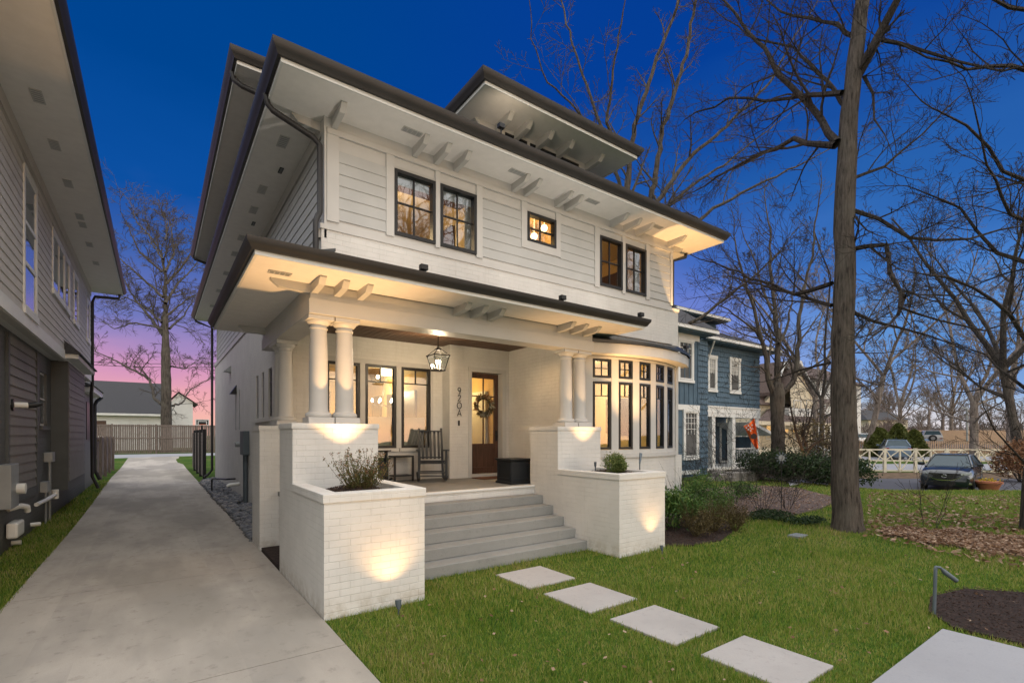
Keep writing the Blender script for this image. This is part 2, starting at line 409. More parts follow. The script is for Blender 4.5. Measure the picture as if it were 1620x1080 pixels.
M['flagw'] = flat('flag_white', (.7, .7, .68), .8); M['flagb'] = flat('flag_brown', (.06, .035, .03), .8)
def lawn_mat():
    m = Mat('lawn_soil', (.05, .07, .015), .95, 0, .1)
    a = m.noise(.8, 5); b = m.noise(14, 4)
    c1 = m.ramp(a, [(.35, (.045, .10, .012)), (.55, (.08, .13, .02)), (.72, (.16, .14, .05))])
    m.color(m.mix(m.ramp(b, [(.3, 0.), (.7, .6)]), c1, (.02, .035, .008))); m.bump(b, .8, .03); return m.m
M['lawn'] = lawn_mat()
def blade_mat():
    m = Mat('grass_blade', (.05, .12, .02), .55, 0, .3)
    g = m.N.new('ShaderNodeNewGeometry')
    a = m.math('ADD', m.math('MULTIPLY', g.outputs['Random Per Island'], .42), m.math('ADD', m.math('MULTIPLY', m.noise(.9, 5, rough=.7), .62), m.math('MULTIPLY', m.noise(7, 3), .25)))
    col = m.ramp(a, [(.30, (.024, .070, .008)), (.45, (.090, .190, .018)), (.60, (.20, .285, .035)), (.80, (.34, .32, .09)), (.97, (.48, .38, .20))])
    m.color(col)
    t = m.N.new('ShaderNodeBsdfTranslucent'); m.K.new(col, t.inputs[0])
    mx = m.N.new('ShaderNodeMixShader'); mx.inputs[0].default_value = .35
    m.K.new(m.b.outputs[0], mx.inputs[1]); m.K.new(t.outputs[0], mx.inputs[2]); m.K.new(mx.outputs[0], m.N['Material Output'].inputs[0]); return m.m
M['blade'] = blade_mat()
M['boxleaf'] = leaf_mat('boxwood_leaf', [(.1, (.05, .085, .02)), (.5, (.12, .17, .045)), (.9, (.24, .25, .09))])
M['twigleaf'] = leaf_mat('bronze_green_leaf', [(.1, (.045, .06, .015)), (.5, (.11, .12, .03)), (.9, (.22, .13, .06))])
M['greenleaf'] = leaf_mat('green_leaf', [(.1, (.03, .075, .015)), (.5, (.07, .15, .03)), (.9, (.16, .22, .06))])
M['darkleaf'] = leaf_mat('yew_needle', [(.1, (.008, .02, .008)), (.5, (.022, .045, .014)), (.9, (.05, .08, .025))])
M['cedar'] = leaf_mat('arborvitae_spray', [(.1, (.04, .05, .008)), (.5, (.09, .11, .02)), (.9, (.14, .15, .035))])
M['rustleaf'] = leaf_mat('rusty_leaf', [(.1, (.10, .045, .02)), (.5, (.24, .11, .05)), (.9, (.40, .24, .13))])
M['brownleaf'] = leaf_mat('brown_stem', [(.1, (.04, .03, .015)), (.5, (.10, .075, .03)), (.9, (.14, .12, .05))])
M['deadleaf'] = leaf_mat('fallen_leaf', [(.1, (.10, .05, .025)), (.5, (.26, .15, .085)), (.9, (.50, .38, .28))])
def rock_mat():
    m = Mat('river_rock', (.2, .2, .2), .6, 0, .4)
    g = m.N.new('ShaderNodeNewGeometry')
    m.color(m.ramp(g.outputs['Random Per Island'], [(.0, (.07, .075, .085)), (.45, (.15, .16, .18)), (.8, (.22, .21, .21)), (1, (.32, .29, .26))])); m.bump(m.noise(30, 3), .2, .004); return m.m
M['rock'] = rock_mat()
# ------------------------------------------------------------------ ground and paving
def in_poly(x, y, P):
    c = False; n = len(P)
    for i in range(n):
        x1, y1 = P[i]; x2, y2 = P[(i+1) % n]
        if (y1 > y) != (y2 > y) and x < (x2-x1)*(y-y1)/(y2-y1) + x1: c = not c
    return c
def ground():
    # a graded sheet reaching the horizon
    Ds = [-60, -20, -6] + list(np.arange(0, 60, 1.)) + [65, 72, 80, 100, 140, 200, 300, 600, 1500]
    Ls = [-1500, -500, -200, -100, -60, -40, -25, -15] + list(np.arange(-10, 42, 1.)) + [48, 60, 80, 120, 200, 500, 1500]
    mb = MB(); V = []
    for D in Ds:
        for L in Ls:
            x, y = DL(D, L); V.append((x, y, ground_z(x, y)))
    n = len(Ls); F = [(i*n+j, i*n+j+1, (i+1)*n+j+1, (i+1)*n+j) for i in range(len(Ds)-1) for j in range(n-1)]
    mb.add(V, F); o = mb.build('ground', M['lawn'], smooth=True); tag(o, kind='structure')
ground()
def sheet(name, poly, mat, lift=.02, step=.5, kind='structure'):
    """thin slab following the ground inside a polygon (DL or xy)"""
    import bmesh
    bm = bmesh.new(); vs_ = [bm.verts.new((x, y, 0)) for x, y in poly]; bm.faces.new(vs_)
    xs = [p[0] for p in poly]; ys = [p[1] for p in poly]
    size = max(max(xs)-min(xs), max(ys)-min(ys)); step = max(step, size/60)
    for ax, lo, hi in ((0, min(xs), max(xs)), (1, min(ys), max(ys))):
        k = lo + step
        while k < hi:
            no = (1, 0, 0) if ax == 0 else (0, 1, 0); co = (k, 0, 0) if ax == 0 else (0, k, 0)
            bmesh.ops.bisect_plane(bm, geom=bm.verts[:]+bm.edges[:]+bm.faces[:], plane_co=co, plane_no=no); k += step
    for v in bm.verts: v.co.z = ground_z(v.co.x, v.co.y) + lift
    g = bmesh.ops.extrude_face_region(bm, geom=bm.faces[:])
    for e in g['geom']:
        if isinstance(e, bmesh.types.BMVert): e.co.z -= .12
    bmesh.ops.recalc_face_normals(bm, faces=bm.faces[:])
    me = bpy.data.meshes.new(name); bm.to_mesh(me); bm.free(); me.materials.append(mat)
    o = bpy.data.objects.new(name, me); C.objects.link(o); return tag(o, kind=kind)
# driveway slabs with open joints
dl = lambda y: -1.32 - .26*sst(y, 11, 30)
ys = [-3, 1.2, 4.35, 7.6, 12, 17, 22, 27.5, 33.5, 44]
dr = MB()
for i in range(len(ys)-1):
    a, b = ys[i] + .006, ys[i+1] - .006
    n = max(1, int((b-a)/2))
    for k in range(n):
        y0 = a + (b-a)*k/n; y1 = a + (b-a)*(k+1)/n
        lo = [(dl(y0), y0, ground_z(0, y0)-.1), (1.345, y0, ground_z(0, y0)-.1), (1.345, y1, ground_z(0, y1)-.1), (dl(y1), y1, ground_z(0, y1)-.1)]
        dr.hull(lo, [(x, y, z+.122) for x, y, z in lo])
dr.box(-6, 3.2, -.12, -1.34, 0.5, .02)
tag(dr.build('driveway', M['conc']), kind='structure')
sheet('alley', [(-16, 44.2), (14, 44.2), (14, 50), (-16, 50)], M['walkc'], .024, 2)
sheet('path', [(4.0, -1.5), (6.04, -1.5), (6.04, 1.4), (4.0, 1.4)], M['walkc'], .02)
# front steps
st = thing('concrete_steps', 'five broad grey concrete steps rising between the white brick planters to the porch', 'steps', (4.05, 5.75, 0))
for k in range(5):
    z1 = .156*(k+1); y0 = 5.74 + .28*k
    MB().box(2.446, y0, z1 - .156 if k else -.05, 5.643, 7.14 if k == 4 else y0 + .50, z1).build('step', M['step'], st, bevel=.012)
# stepping stones
for (x0, y0, x1, y1), lab in zip([(3.62, 4.66, 4.37, 5.38), (3.63, 3.66, 4.38, 4.41), (3.67, 2.66, 4.37, 3.42), (3.69, 1.68, 4.37, 2.42)],
    ['square concrete stepping stone nearest the porch steps', 'square concrete stepping stone, second from the steps', 'square concrete stepping stone, third from the steps', 'square concrete stepping stone at the bottom edge, closest to the sidewalk']):
    o = MB().box(x0, y0, -.05, x1, y1, .022).build('stepping_stone', M['stone'], bevel=.008)
    tag(o, lab, 'stepping stone', 'stepping stones across the lawn')

# ------------------------------------------------------------------ building helpers
def wall(mb, F, a0, a1, c0, c1, holes=(), t=.12):
    A = sorted({a0, a1} | {h[0] for h in holes} | {h[1] for h in holes}); Cc = sorted({c0, c1} | {h[2] for h in holes} | {h[3] for h in holes})
    def hole(a, c): return any(h[0] < a < h[1] and h[2] < c < h[3] for h in holes)
    solid = {}
    for i in range(len(A)-1):
        for j in range(len(Cc)-1): solid[i, j] = not hole((A[i]+A[i+1])/2, (Cc[j]+Cc[j+1])/2)
    for (i, j), s_ in solid.items():
        if not s_: continue
        a, b, c, d = A[i], A[i+1], Cc[j], Cc[j+1]
        q = [F.p(a,0,c), F.p(b,0,c), F.p(b,0,d), F.p(a,0,d)]; r = [F.p(a,-t,c), F.p(b,-t,c), F.p(b,-t,d), F.p(a,-t,d)]
        fs = [(0,1,2,3), (7,6,5,4)]
        if not solid.get((i, j-1)): fs.append((0,4,5,1))
        if not solid.get((i+1, j)): fs.append((1,5,6,2))
        if not solid.get((i, j+1)): fs.append((2,6,7,3))
        if not solid.get((i-1, j)): fs.append((3,7,4,0))
        mb.add(q + r, fs)
def siding(mb, F, a0, a1, c0, c1, e=.165, t=.022, holes=()):
    """overlapping lap boards"""
    c = c0
    while c < c1 - .01:
        d = min(c + e, c1)
        segs = [(a0, a1)]
        for h in holes:
            if h[2] < d - .01 and h[3] > c + .01:
                segs = [s for x, y in segs for s in ((x, min(y, h[0])), (max(x, h[1]), y)) if s[1] - s[0] > .01]
        for x, y in segs:
            lo = [F.p(x, .004, c), F.p(y, .004, c), F.p(y, .004, d), F.p(x, .004, d)]
            hi = [F.p(x, t, c), F.p(y, t, c), F.p(y, .009, d), F.p(x, .009, d)]
            mb.hull(lo, hi)
        c = d
def window(par, F, a0, a1, c0, c1, fm, gm, V=(), H=(), fw=.05, b0=-.07, b1=.015, mw=.011, VT=(), label=None, half=None):
    mb = MB()
    mb.fb(F, a0, a0+fw, b0, b1, c0, c1); mb.fb(F, a1-fw, a1, b0, b1, c0, c1)
    mb.fb(F, a0+fw, a1-fw, b0, b1, c0, c0+fw); mb.fb(F, a0+fw, a1-fw, b0, b1, c1-fw, c1)
    w = mb.build('window', fm, par)
    p = MB().fb(F, a0+fw*.8, a1-fw*.8, -.038, -.032, c0+fw*.8, c1-fw*.8).build('pane', gm, w)
    if V or H or VT:
        q = MB(); W = a1-a0; Z = c1-c0
        for v in V: x = a0 + W*v; q.fb(F, x-mw, x+mw, -.048, -.018, c0+fw, c1-fw)
        for v, zf in VT: x = a0 + W*v; q.fb(F, x-mw, x+mw, -.048, -.018, c0+Z*zf, c1-fw)
        for h in H: z = c0 + Z*h; q.fb(F, a0+fw, a1-fw, -.049, -.0165, z-mw, z+mw)
        q.build('muntins', fm, w)
    return w
def room(par, x0, y0, z0, x1, y1, z1, open_='y0', mat=None, floor=None):
    mb = MB(); t = .04
    if open_ != 'x0': mb.box(x0-t, y0, z0, x0, y1, z1)
    mb.box(x1, y0, z0, x1+t, y1, z1)
    mb.box(x0-t, y1, z0, x1+t, y1+t, z1); mb.box(x0-t, y0, z1, x1+t, y1+t, z1+t)
    mb.build('room_wall', mat or M['room'], par)
    MB().box(x0-t, y0, z0-t, x1+t, y1+t, z0).build('room_floor', floor or M['roomfloor'], par)
def point(name, loc, e, col=(1, .70, .34), r=.06):
    l = bpy.data.lights.new(name, 'POINT'); l.energy = e; l.color = col; l.shadow_soft_size = r
    o = bpy.data.objects.new(name, l); C.objects.link(o); o.location = loc; return o
def spot(name, loc, to, e, size=50, blend=.5, col=(1, .56, .22), r=.02):
    l = bpy.data.lights.new(name, 'SPOT'); l.energy = e; l.color = col; l.shadow_soft_size = r
    l.spot_size = R_(size); l.spot_blend = blend
    o = bpy.data.objects.new(name, l); C.objects.link(o); o.location = loc
    o.rotation_euler = (Vector(to) - Vector(loc)).to_track_quat('-Z', 'Y').to_euler(); return o
def eave(par, x0, y0, x1, y1, z, gh=.10, gw=.10, fh=.06, name='roof_edge'):
    """fascia board then an ogee gutter round a rectangular roof edge (front, left, right)"""
    f = MB(); t = .03
    f.box(x0, y0, z, x1, y0+t, z+fh); f.box(x0, y0+t, z, x0+t, y1, z+fh); f.box(x1-t, y0+t, z, x1, y1, z+fh)
    f.build('fascia', M['white'], par)
    g = MB(); prof = [(0, 0), (gw*.45, .0), (gw*.62, gh*.35), (gw*.95, gh*.62), (gw, gh), (gw*.86, gh), (gw*.8, gh*.75), (0, gh*.75)]
    zz = z + fh*.75
    path = [(x0, y1), (x0, y0), (x1, y0), (x1, y1)]; nrm = [(-1, 0), (-1, -1), (1, -1), (1, 0)]
    g.loft([[(px+nx*(o+.002), py+ny*(o+.002), zz+h) for o, h in prof] for (px, py), (nx, ny) in zip(path, nrm)])
    g.build('gutter', M['gutter'], par, smooth=35)
def bracket(par, F, a, z, w=.085, L=.46, h=.17):
    h *= .8; w *= .88
    """outrigger under a soffit with a slanted nose"""
    pts = [(0, 0), (0, -h), (L*.80, -h*.78), (L, -.02), (L, 0)]
    mb = MB(); n = len(pts)
    V = [F.p(a - w/2, b, z + c) for b, c in pts] + [F.p(a + w/2, b, z + c) for b, c in pts]
    mb.add(V, [tuple(range(n)), tuple(range(n, 2*n))[::-1]] + [(i, n+i, n+(i+1) % n, (i+1) % n) for i in range(n)])
    return mb.build('bracket', M['trim'], par)
def vent(par, x, y, z, dx=.30, dy=.12, mat=None):
    mb = MB(); mb.box(x-dx/2, y-dy/2, z-.012, x+dx/2, y+dy/2, z)
    v = mb.build('soffit_vent', mat or M['trim'], par)
    s = MB(); n = 4 if dx > dy else 6
    if dx > dy:
        for k in range(4):
            for j in range(4):
                xx = x - dx/2 + .012 + (dx-.02)/4*k; s.box(xx, y-dy/2+.012+j*(dy-.02)/4, z-.0145, xx+(dx-.02)/4-.012, y-dy/2+.012+j*(dy-.02)/4+.012, z-.0122)
    else:
        for k in range(6): yy = y - dy/2 + .012 + (dy-.02)/6*k; s.box(x-dx/2+.012, yy, z-.0145, x+dx/2-.012, yy+.014, z-.0122)
    s.build('slots', M['galv'], v)
def pipe_path(pts, r, name, mat, par, n=8):
    return MB().tube(pts, r, n).build(name, mat, par, smooth=60)
def hip(mb, x0, y0, x1, y1, z, rise):
    w = min(x1-x0, y1-y0)/2
    if (x1-x0) < (y1-y0): r0, r1 = ((x0+x1)/2, y0+w, z+rise), ((x0+x1)/2, y1-w, z+rise)
    else: r0, r1 = (x0+w, (y0+y1)/2, z+rise), (x1-w, (y0+y1)/2, z+rise)
    c = [(x0,y0,z),(x1,y0,z),(x1,y1,z),(x0,y1,z)]
    if (x1-x0) < (y1-y0): mb.add(c+[r0, r1], [(0,1,4),(1,2,5,4),(2,3,5),(3,0,4,5),(3,2,1,0)])
    else: mb.add(c+[r0, r1], [(0,1,5,4),(1,2,5),(2,3,4,5),(3,0,4),(3,2,1,0)])

# ------------------------------------------------------------------ the white house
H = thing('house', 'white painted brick two storey house with dark framed windows and lit front porch', 'house', (5.9, 7.1, 0))
FY = Fr((0, 7.1, 0), (1, 0, 0), (0, -1, 0)); FS = Fr((1.86, 0, 0), (0, 1, 0), (-1, 0, 0))
FW9 = Fr((0, 9.45, 0), (1, 0, 0), (0, -1, 0)); FE = Fr((0, 9.13, 0), (1, 0, 0), (0, -1, 0))
FU = Fr((0, 7.14, 0), (1, 0, 0), (0, -1, 0)); FUS = Fr((1.93, 0, 0), (0, 1, 0), (-1, 0, 0)); FR = Fr((9.93, 0, 0), (0, 1, 0), (1, 0, 0))
PW = [(2.563, 3.189), (3.298, 3.928), (4.047, 4.689)]
w_ = MB()
wall(w_, FY, 6.50, 6.75, 0, 3.95); wall(w_, FY, 9.70, 9.93, 0, 3.95); wall(w_, FY, 1.86, 9.93, 3.95, 4.72)
wall(w_, FW9, 1.985, 4.9795, .9, 3.95, [(a, b, 1.56, 3.24) for a, b in PW], t=.14)
wall(w_, Fr((4.98, 0, 0), (0, 1, 0), (-1, 0, 0)), 9.3305, 9.45, .9, 3.95)
wall(w_, FE, 4.98, 6.50, .9, 3.95, [(5.49, 6.35, .9, 3.27)], t=.2)
wall(w_, Fr((6.50, 0, 0), (0, 1, 0), (-1, 0, 0)), 7.2205, 9.1295, .9, 3.95)
TR = [(10.70, 11.08), (11.58, 11.86), (12.30, 12.62)]
wall(w_, FS, 9.45, 22.3, -.1, 4.47, [(a, b, 2.22, 3.2) for a, b in TR])
wall(w_, FS, 7.2205, 9.4495, 3.9, 4.47); wall(w_, FR, 7.2205, 22.3, -.1, 4.47)
w_.box(1.985, 22.1, -.1, 9.80, 22.29, 4.47)
w_.build('brick_wall', M['brick'], H)
# belt course that steps in to the upper floor
b = MB()
b.hull([(1.84,7.08,4.72),(9.95,7.08,4.72),(9.95,7.25,4.72),(1.84,7.25,4.72)], [(1.84,7.08,4.79),(9.95,7.08,4.79),(9.95,7.25,4.86),(1.84,7.25,4.86)])
b.box(1.83, 7.26, 4.47, 1.98, 22.3, 4.60); b.box(1.83, 7.13, 4.60, 1.98, 7.2595, 4.7195)
b.build('belt_course', M['trim'], H)
# upper floor
UW = [(2.932, 3.625, 4.90, 5.90), (3.71, 4.395, 4.90, 5.90), (5.477, 6.169, 5.39, 5.925), (7.347, 8.028, 4.92, 5.935), (8.125, 8.8, 4.92, 5.935)]
u = MB(); wall(u, FU, 1.94, 9.75, 4.7, 6.3, UW)
u.build('upper_wall', M['trim'], H)
s = MB()
siding(s, FU, 2.108, 2.806, 4.90, 5.90); s.build('siding_panel', M['siding'], H); s = MB(); siding(s, FU, 4.518, 7.207, 4.90, 5.915, holes=[(5.348, 6.286, 5.25, 6.0)]); s.build('siding_panel', M['siding'], H); s = MB(); siding(s, FU, 8.923, 9.671, 4.92, 5.94)
s.build('siding_panel', M['siding'], H)
t = MB()
for a0, a1, c0, c1 in ((1.94, 2.108, 4.86, 6.08), (2.806, 2.932, 4.86, 6.08), (3.625, 3.71, 4.86, 6.08), (4.395, 4.518, 4.86, 6.08), (7.207, 7.347, 4.86, 6.08), (8.028, 8.125, 4.86, 6.08), (8.8, 8.923, 4.86, 6.08), (9.671, 9.75, 4.86, 6.08)):
    t.fb(FU, a0, a1, 0, .03, c0, c1)
t.fb(FU, 1.94, 9.75, 0, .042, 6.08, 6.16); t.fb(FU, 1.93, 9.76, 0, .03, 6.16, 6.30)
t.fb(FU, 5.348, 6.286, 0, .030, 5.25, 5.39); t.fb(FU, 5.348, 5.477, 0, .030, 5.39, 6.08); t.fb(FU, 6.169, 6.286, 0, .030, 5.39, 6.08)
t.build('window_trim', M['trim'], H)
t = MB(); wall(t, FUS, 7.15, 22.2, 4.6, 6.3, [(11.5, 12.1, 5.0, 5.9)]); t.build('side_wall', M['trim'], H); t = MB(); wall(t, Fr((9.76, 0, 0), (0, 1, 0), (1, 0, 0)), 7.15, 22.2, 4.475, 6.3); t.build('side_wall', M['trim'], H); t = MB()
t.fb(FUS, 7.1, 7.25, 0, .03, 4.6, 6.1); t.fb(FUS, 7.1, 22.2, 0, .032, 6.1, 6.3); t.fb(FUS, 22.05, 22.2, 0, .03, 4.6, 6.1)
t.build('side_trim', M['trim'], H)
t = MB(); siding(t, FUS, 7.25, 22.05, 4.6, 6.1, holes=[(11.4, 12.2, 4.9, 6.0)]); t.build('side_siding', M['siding'], H)
window(H, FUS, 11.5, 12.1, 5.0, 5.9, M['dark'], M['glass'], V=(.5,), H=(.5,))
for k, (a, b_, c, d) in enumerate(UW):
    window(H, FU, a, b_, c, d, M['dark'], M['glass'], V=(.5,), H=(.5 if k == 2 else .52,), b1=.04)
# porch windows with roller shades half way
for a, b_ in PW:
    w = window(H, FW9, a, b_, 1.59, 3.235, M['dark'], M['glass'], H=(.80,), VT=((.5, .80),), b1=.02)
    MB().fb(FW9, a+.055, b_-.055, -.16, -.15, 1.64, 2.22).build('shade', M['shade'], w)
    MB().fb(FW9, a-.05, b_+.05, 0, .045, 1.52, 1.5885).build('sill', M['trim'], w)
t = MB()
t.fb(FW9, 2.50, 4.75, 0, .012, 3.245, 3.33)
for a in (2.50, 3.20, 3.94, 4.70): t.fb(FW9, a, a+(.098 if a > 3 and a < 4.5 else .055), 0, .012, 1.59, 3.245)
t.build('porch_window_trim', M['trim'], H)
for a, b_ in TR:
    w = window(H, FS, a, b_, 2.24, 3.2, M['dark'], M['glass'], V=(.5,), H=(.7,), b0=-.10, b1=-.03, fw=.04)
MB().fb(FS, 10.6, 12.7, 0, .05, 2.13, 2.21).build('side_window_sill', M['brick'], H)
# entry door
dr_ = MB(); DF = Fr((0, 9.33, 0), (1, 0, 0), (0, -1, 0))
j = MB(); j.fb(FE, 5.43, 5.52, -.2, .01, .935, 3.30); j.fb(FE, 6.315, 6.42, -.2, .018, .935, 3.30); j.fb(FE, 5.43, 6.42, -.2, .02, 3.22, 3.31); j.fb(FE, 5.52, 6.315, -.2, -.02, .90, 1.0)
j.build('door_frame', M['trim'], H)
dr_.fb(DF, 5.525, 5.60, 0, .045, 1.005, 3.215); dr_.fb(DF, 6.205, 6.31, 0, .045, 1.005, 3.215); dr_.fb(DF, 5.60, 6.205, 0, .045, 3.11, 3.215); dr_.fb(DF, 5.60, 6.205, 0, .045, 1.005, 1.14)
dr_.fb(DF, 5.60, 6.205, 0, .045, 1.56, 1.66); dr_.fb(DF, 5.60, 6.205, 0, .026, 1.14, 1.56)
door = dr_.build('door', M['door'], H)
MB().fb(DF, 5.60, 6.205, .015, .022, 1.66, 3.11).build('pane', M['glass'], door)
q = MB(); q.fb(DF, 5.91, 5.935, .01, .04, 1.66, 3.11); q.fb(DF, 5.60, 6.205, .011, .039, 2.70, 2.725); q.build('muntins', M['door'], door)
q = MB(); q.fb(DF, 6.235, 6.285, .045, .055, 1.72, 1.95); q.tube([DF.p(6.26, .055, 1.86), DF.p(6.26, .10, 1.86), DF.p(6.16, .10, 1.86)], .010, 8); q.build('handle', M['dark'], door)
# doorbell and numbers
MB().fb(FE, 5.18, 5.215, 0, .02, 2.05, 2.16).build('doorbell', M['black'], H)
def glyph(ch):
    arc = lambda cx, cy, rx, ry, a0, a1, n=12: [(cx+rx*math.cos(R_(a0+(a1-a0)*k/n)), cy+ry*math.sin(R_(a0+(a1-a0)*k/n))) for k in range(n+1)]
    if ch == '9': return [arc(0, .92, .033*10, .033*10, 0, 360, 20), [(.33, .92), (.30, .75), (.02, .02)]]
    if ch == '2': return [arc(0, .96, .30, .29, 165, -25) + [(-.32, .03), (.34, .03)]]
    if ch == '0': return [arc(0, .63, .40, .61, 0, 360, 24)]
    if ch == 'O': return [arc(0, .63, .50, .61, 0, 360, 24)]
    if ch == 'A': return [[(-.42, .02), (0, 1.24), (.42, .02)], [(-.27, .42), (.27, .42)]]
zt = 2.855
for ch, nm in (('9', 'number_nine'), ('2', 'number_two'), ('O', 'number_zero'), ('A', 'letter_a')):
    mb = MB()
    for pl in glyph(ch):
        mb.tube([FE.p(5.205 + x*.105, .016, zt - .135 + y*.105) for x, y in pl], .0085, 6)
    mb.build('house_number', M['black'], H); zt -= .155
# porch slab, ceiling, beam, roof
q = MB(); q.box(1.62, 7.16, -.05, 5.644, 9.44, .87); q.box(5.646, 7.24, -.05, 6.50, 9.12, .87); q.box(2.44, 7.125, .7815, 5.644, 7.159, .90); q.build('porch_base', M['brick'], H)
q = MB(); q.box(1.60, 7.21, .871, 5.644, 9.445, .935); q.box(5.646, 7.24, .871, 6.495, 9.125, .935); q.build('porch_floor', M['step'], H)
MB().box(2.44, 7.10, .9005, 5.644, 7.209, .937).build('porch_nosing', M['white'], H, bevel=.008)
MB().box(1.9, 6.9, 3.752, 6.50, 9.449, 3.79).build('porch_ceiling', M['ceil'], H)
g = MB()
for k in range(40): x = 1.95 + .115*k; g.box(x, 6.95, 3.746, x+.105, 9.44, 3.7515)
g.build('ceiling_boards', M['ceil'], H)
bm_ = MB()
bm_.box(1.58, 6.60, 3.41, 6.66, 6.94, 3.60); bm_.box(1.60, 6.62, 3.60, 6.64, 6.92, 3.79)
bm_.box(1.58, 6.9405, 3.41, 1.92, 10.1, 3.60); bm_.box(1.60, 6.9205, 3.60, 1.90, 10.1, 3.79); bm_.box(6.32, 6.9405, 3.41, 6.66, 7.10, 3.60)
bm_.build('porch_beam', M['trim'], H, bevel=.004)
sf = MB()
sf.box(.885, 5.905, 3.79, 7.19, 6.60, 3.815); sf.box(.885, 6.60, 3.79, 1.62, 10.55, 3.815); sf.box(1.62, 9.6, 3.79, 1.86, 10.55, 3.815); sf.box(6.62, 6.60, 3.79, 7.19, 7.10, 3.815)
sf.build('porch_soffit', M['soffit'], H)
eave(H, .86, 5.88, 7.22, 10.6 if 0 else 7.09, 3.79, .095, .095, .055) if 0 else None
def edge(par, path, z, gh, gw, fh, close=True):
    """fascia and gutter along an open path (outer side on the right hand when walking)"""
    n = len(path); nr = []
    for i in range(n):
        d = []
        for a, b in ((i-1, i), (i, i+1)):
            if 0 <= a and b < n:
                dx, dy = path[b][0]-path[a][0], path[b][1]-path[a][1]; l = math.hypot(dx, dy); d.append((-dy/l, dx/l))
        if len(d) == 2:
            k = 1 + d[0][0]*d[1][0] + d[0][1]*d[1][1]; nr.append(((d[0][0]+d[1][0])/k, (d[0][1]+d[1][1])/k))
        else: nr.append(d[0])
    def run(prof, zz): return [[(px + nx*o, py + ny*o, zz + h) for o, h in prof] for (px, py), (nx, ny) in zip(path, nr)]
    MB().loft(run([(.001, -.004), (.03, -.004), (.03, fh), (.001, fh)], z)).build('fascia', M['white'], par)
    prof = [(.031, 0), (.03+gw*.3, 0), (.03+gw*.5, gh*.35), (gw*.95, gh*.60), (gw, gh), (gw*.88, gh), (gw*.8, gh*.7), (.031, gh*.7)]
    MB().loft(run(prof, z + fh*.8)).build('gutter', M['gutter'], par, smooth=35)
edge(H, [(.885, 10.58), (.885, 5.905), (7.19, 5.905), (7.19, 7.09)][::-1], 3.785, .10, .10, .06) if 0 else edge(H, [(7.19, 7.09), (7.19, 5.905), (.885, 5.905), (.885, 10.58)], 3.785, .12, .12, .055)
rf = MB()
rf.add([(.83,5.85,3.90),(7.24,5.85,3.90),(7.24,7.09,4.18),(1.855,7.09,4.18),(1.855,10.6,4.18),(.83,10.6,3.90),(.83,5.85,3.86),(7.24,5.85,3.86),(7.24,7.09,3.86),(1.855,7.09,3.86),(1.855,10.6,3.86),(.83,10.6,3.86)],
       [(0,1,2,3),(0,3,4,5),(0,6,7,1),(1,7,8,2),(5,4,10,11),(0,5,11,6),(9,8,7,6),(10,9,6,11)])
pr = rf.build('porch_roof', M['roofmetal'], H)
rb = MB()
x = 1.5
while x < 7.2:
    y1 = 7.08; z1 = 4.18
    rb.add([(x-.012,5.83,3.90),(x+.012,5.83,3.90),(x+.012,5.83,3.925),(x-.012,5.83,3.925),(x-.012,y1,z1),(x+.012,y1,z1),(x+.012,y1,z1+.025),(x-.012,y1,z1+.025)], [(0,1,2,3),(3,2,6,7),(1,5,6,2),(0,3,7,4),(4,7,6,5)]); x += .42
y = 6.4
while y < 10.5:
    rb.add([(.81,y-.012,3.90),(.81,y+.012,3.90),(.81,y+.012,3.925),(.81,y-.012,3.925),(1.85,y-.012,4.18),(1.85,y+.012,4.18),(1.85,y+.012,4.22),(1.85,y-.012,4.22)], [(3,2,1,0),(7,6,2,3),(2,6,5,1),(4,7,3,0)]); y += .42
rb.build('seam', M['roofmetal'], pr)
FB = Fr((0, 6.62, 0), (1, 0, 0), (0, -1, 0))
for u_, v_ in ((496, 459), (534, 462), (570, 466), (722, 490), (748, 493), (775, 497), (885, 516), (905, 519), (925, 521)):
    bracket(H, FB, max(1.65, gy(u_, v_, 6.6).x), 3.79, .09, .42, .15)
FBL = Fr((1.60, 0, 0), (0, 1, 0), (-1, 0, 0)); bracket(H, FBL, 6.68, 3.79, .09, .46, .15); bracket(H, FBL, 9.9, 3.79, .09, .42, .15)
# columns
def column(x, y):
    r = thing('column', None, None, (x, y, 2.0)); OFF[r.name] = Vector((0, 0, 0))
    r.parent = H; r.location = Vector((x, y, 2.0)) - OFF[H.name]
    return r
def column_mesh(x, y):
    mb = MB()
    mb.lathe([(.155, .085), (.165, .10), (.165, .125), (.150, .145), (.128, .155), (.124, .175), (.119, .22), (.119, .55), (.115, .9), (.104, 1.20), (.104, 1.24), (.116, 1.245), (.116, 1.262), (.104, 1.27), (.104, 1.295), (.125, 1.305), (.150, 1.335), (.155, 1.35)], (x, y, 2.0), 28)
    c = mb.build('column', M['trim'], H, smooth=40)
    MB().box(x-.163, y-.163, 2.0, x+.163, y+.163, 2.083).build('plinth', M['trim'], c, bevel=.004)
    MB().box(x-.163, y-.163, 3.352, x+.163, y+.163, 3.408).build('capital', M['trim'], c, bevel=.004)
for x, y in ((1.745, 6.80), (2.085, 6.80), (6.13, 6.80), (6.475, 6.80), (1.75, 8.88), (1.75, 9.22)): column_mesh(x, y)
# second pier on the drive side
q = MB(); q.box(1.335, 8.71, -.05, 1.86, 9.44, 1.93); q.box(1.3205, 8.695, 1.93, 1.98, 9.45, 2.0)
q.build('side_pier', M['brick'], H)
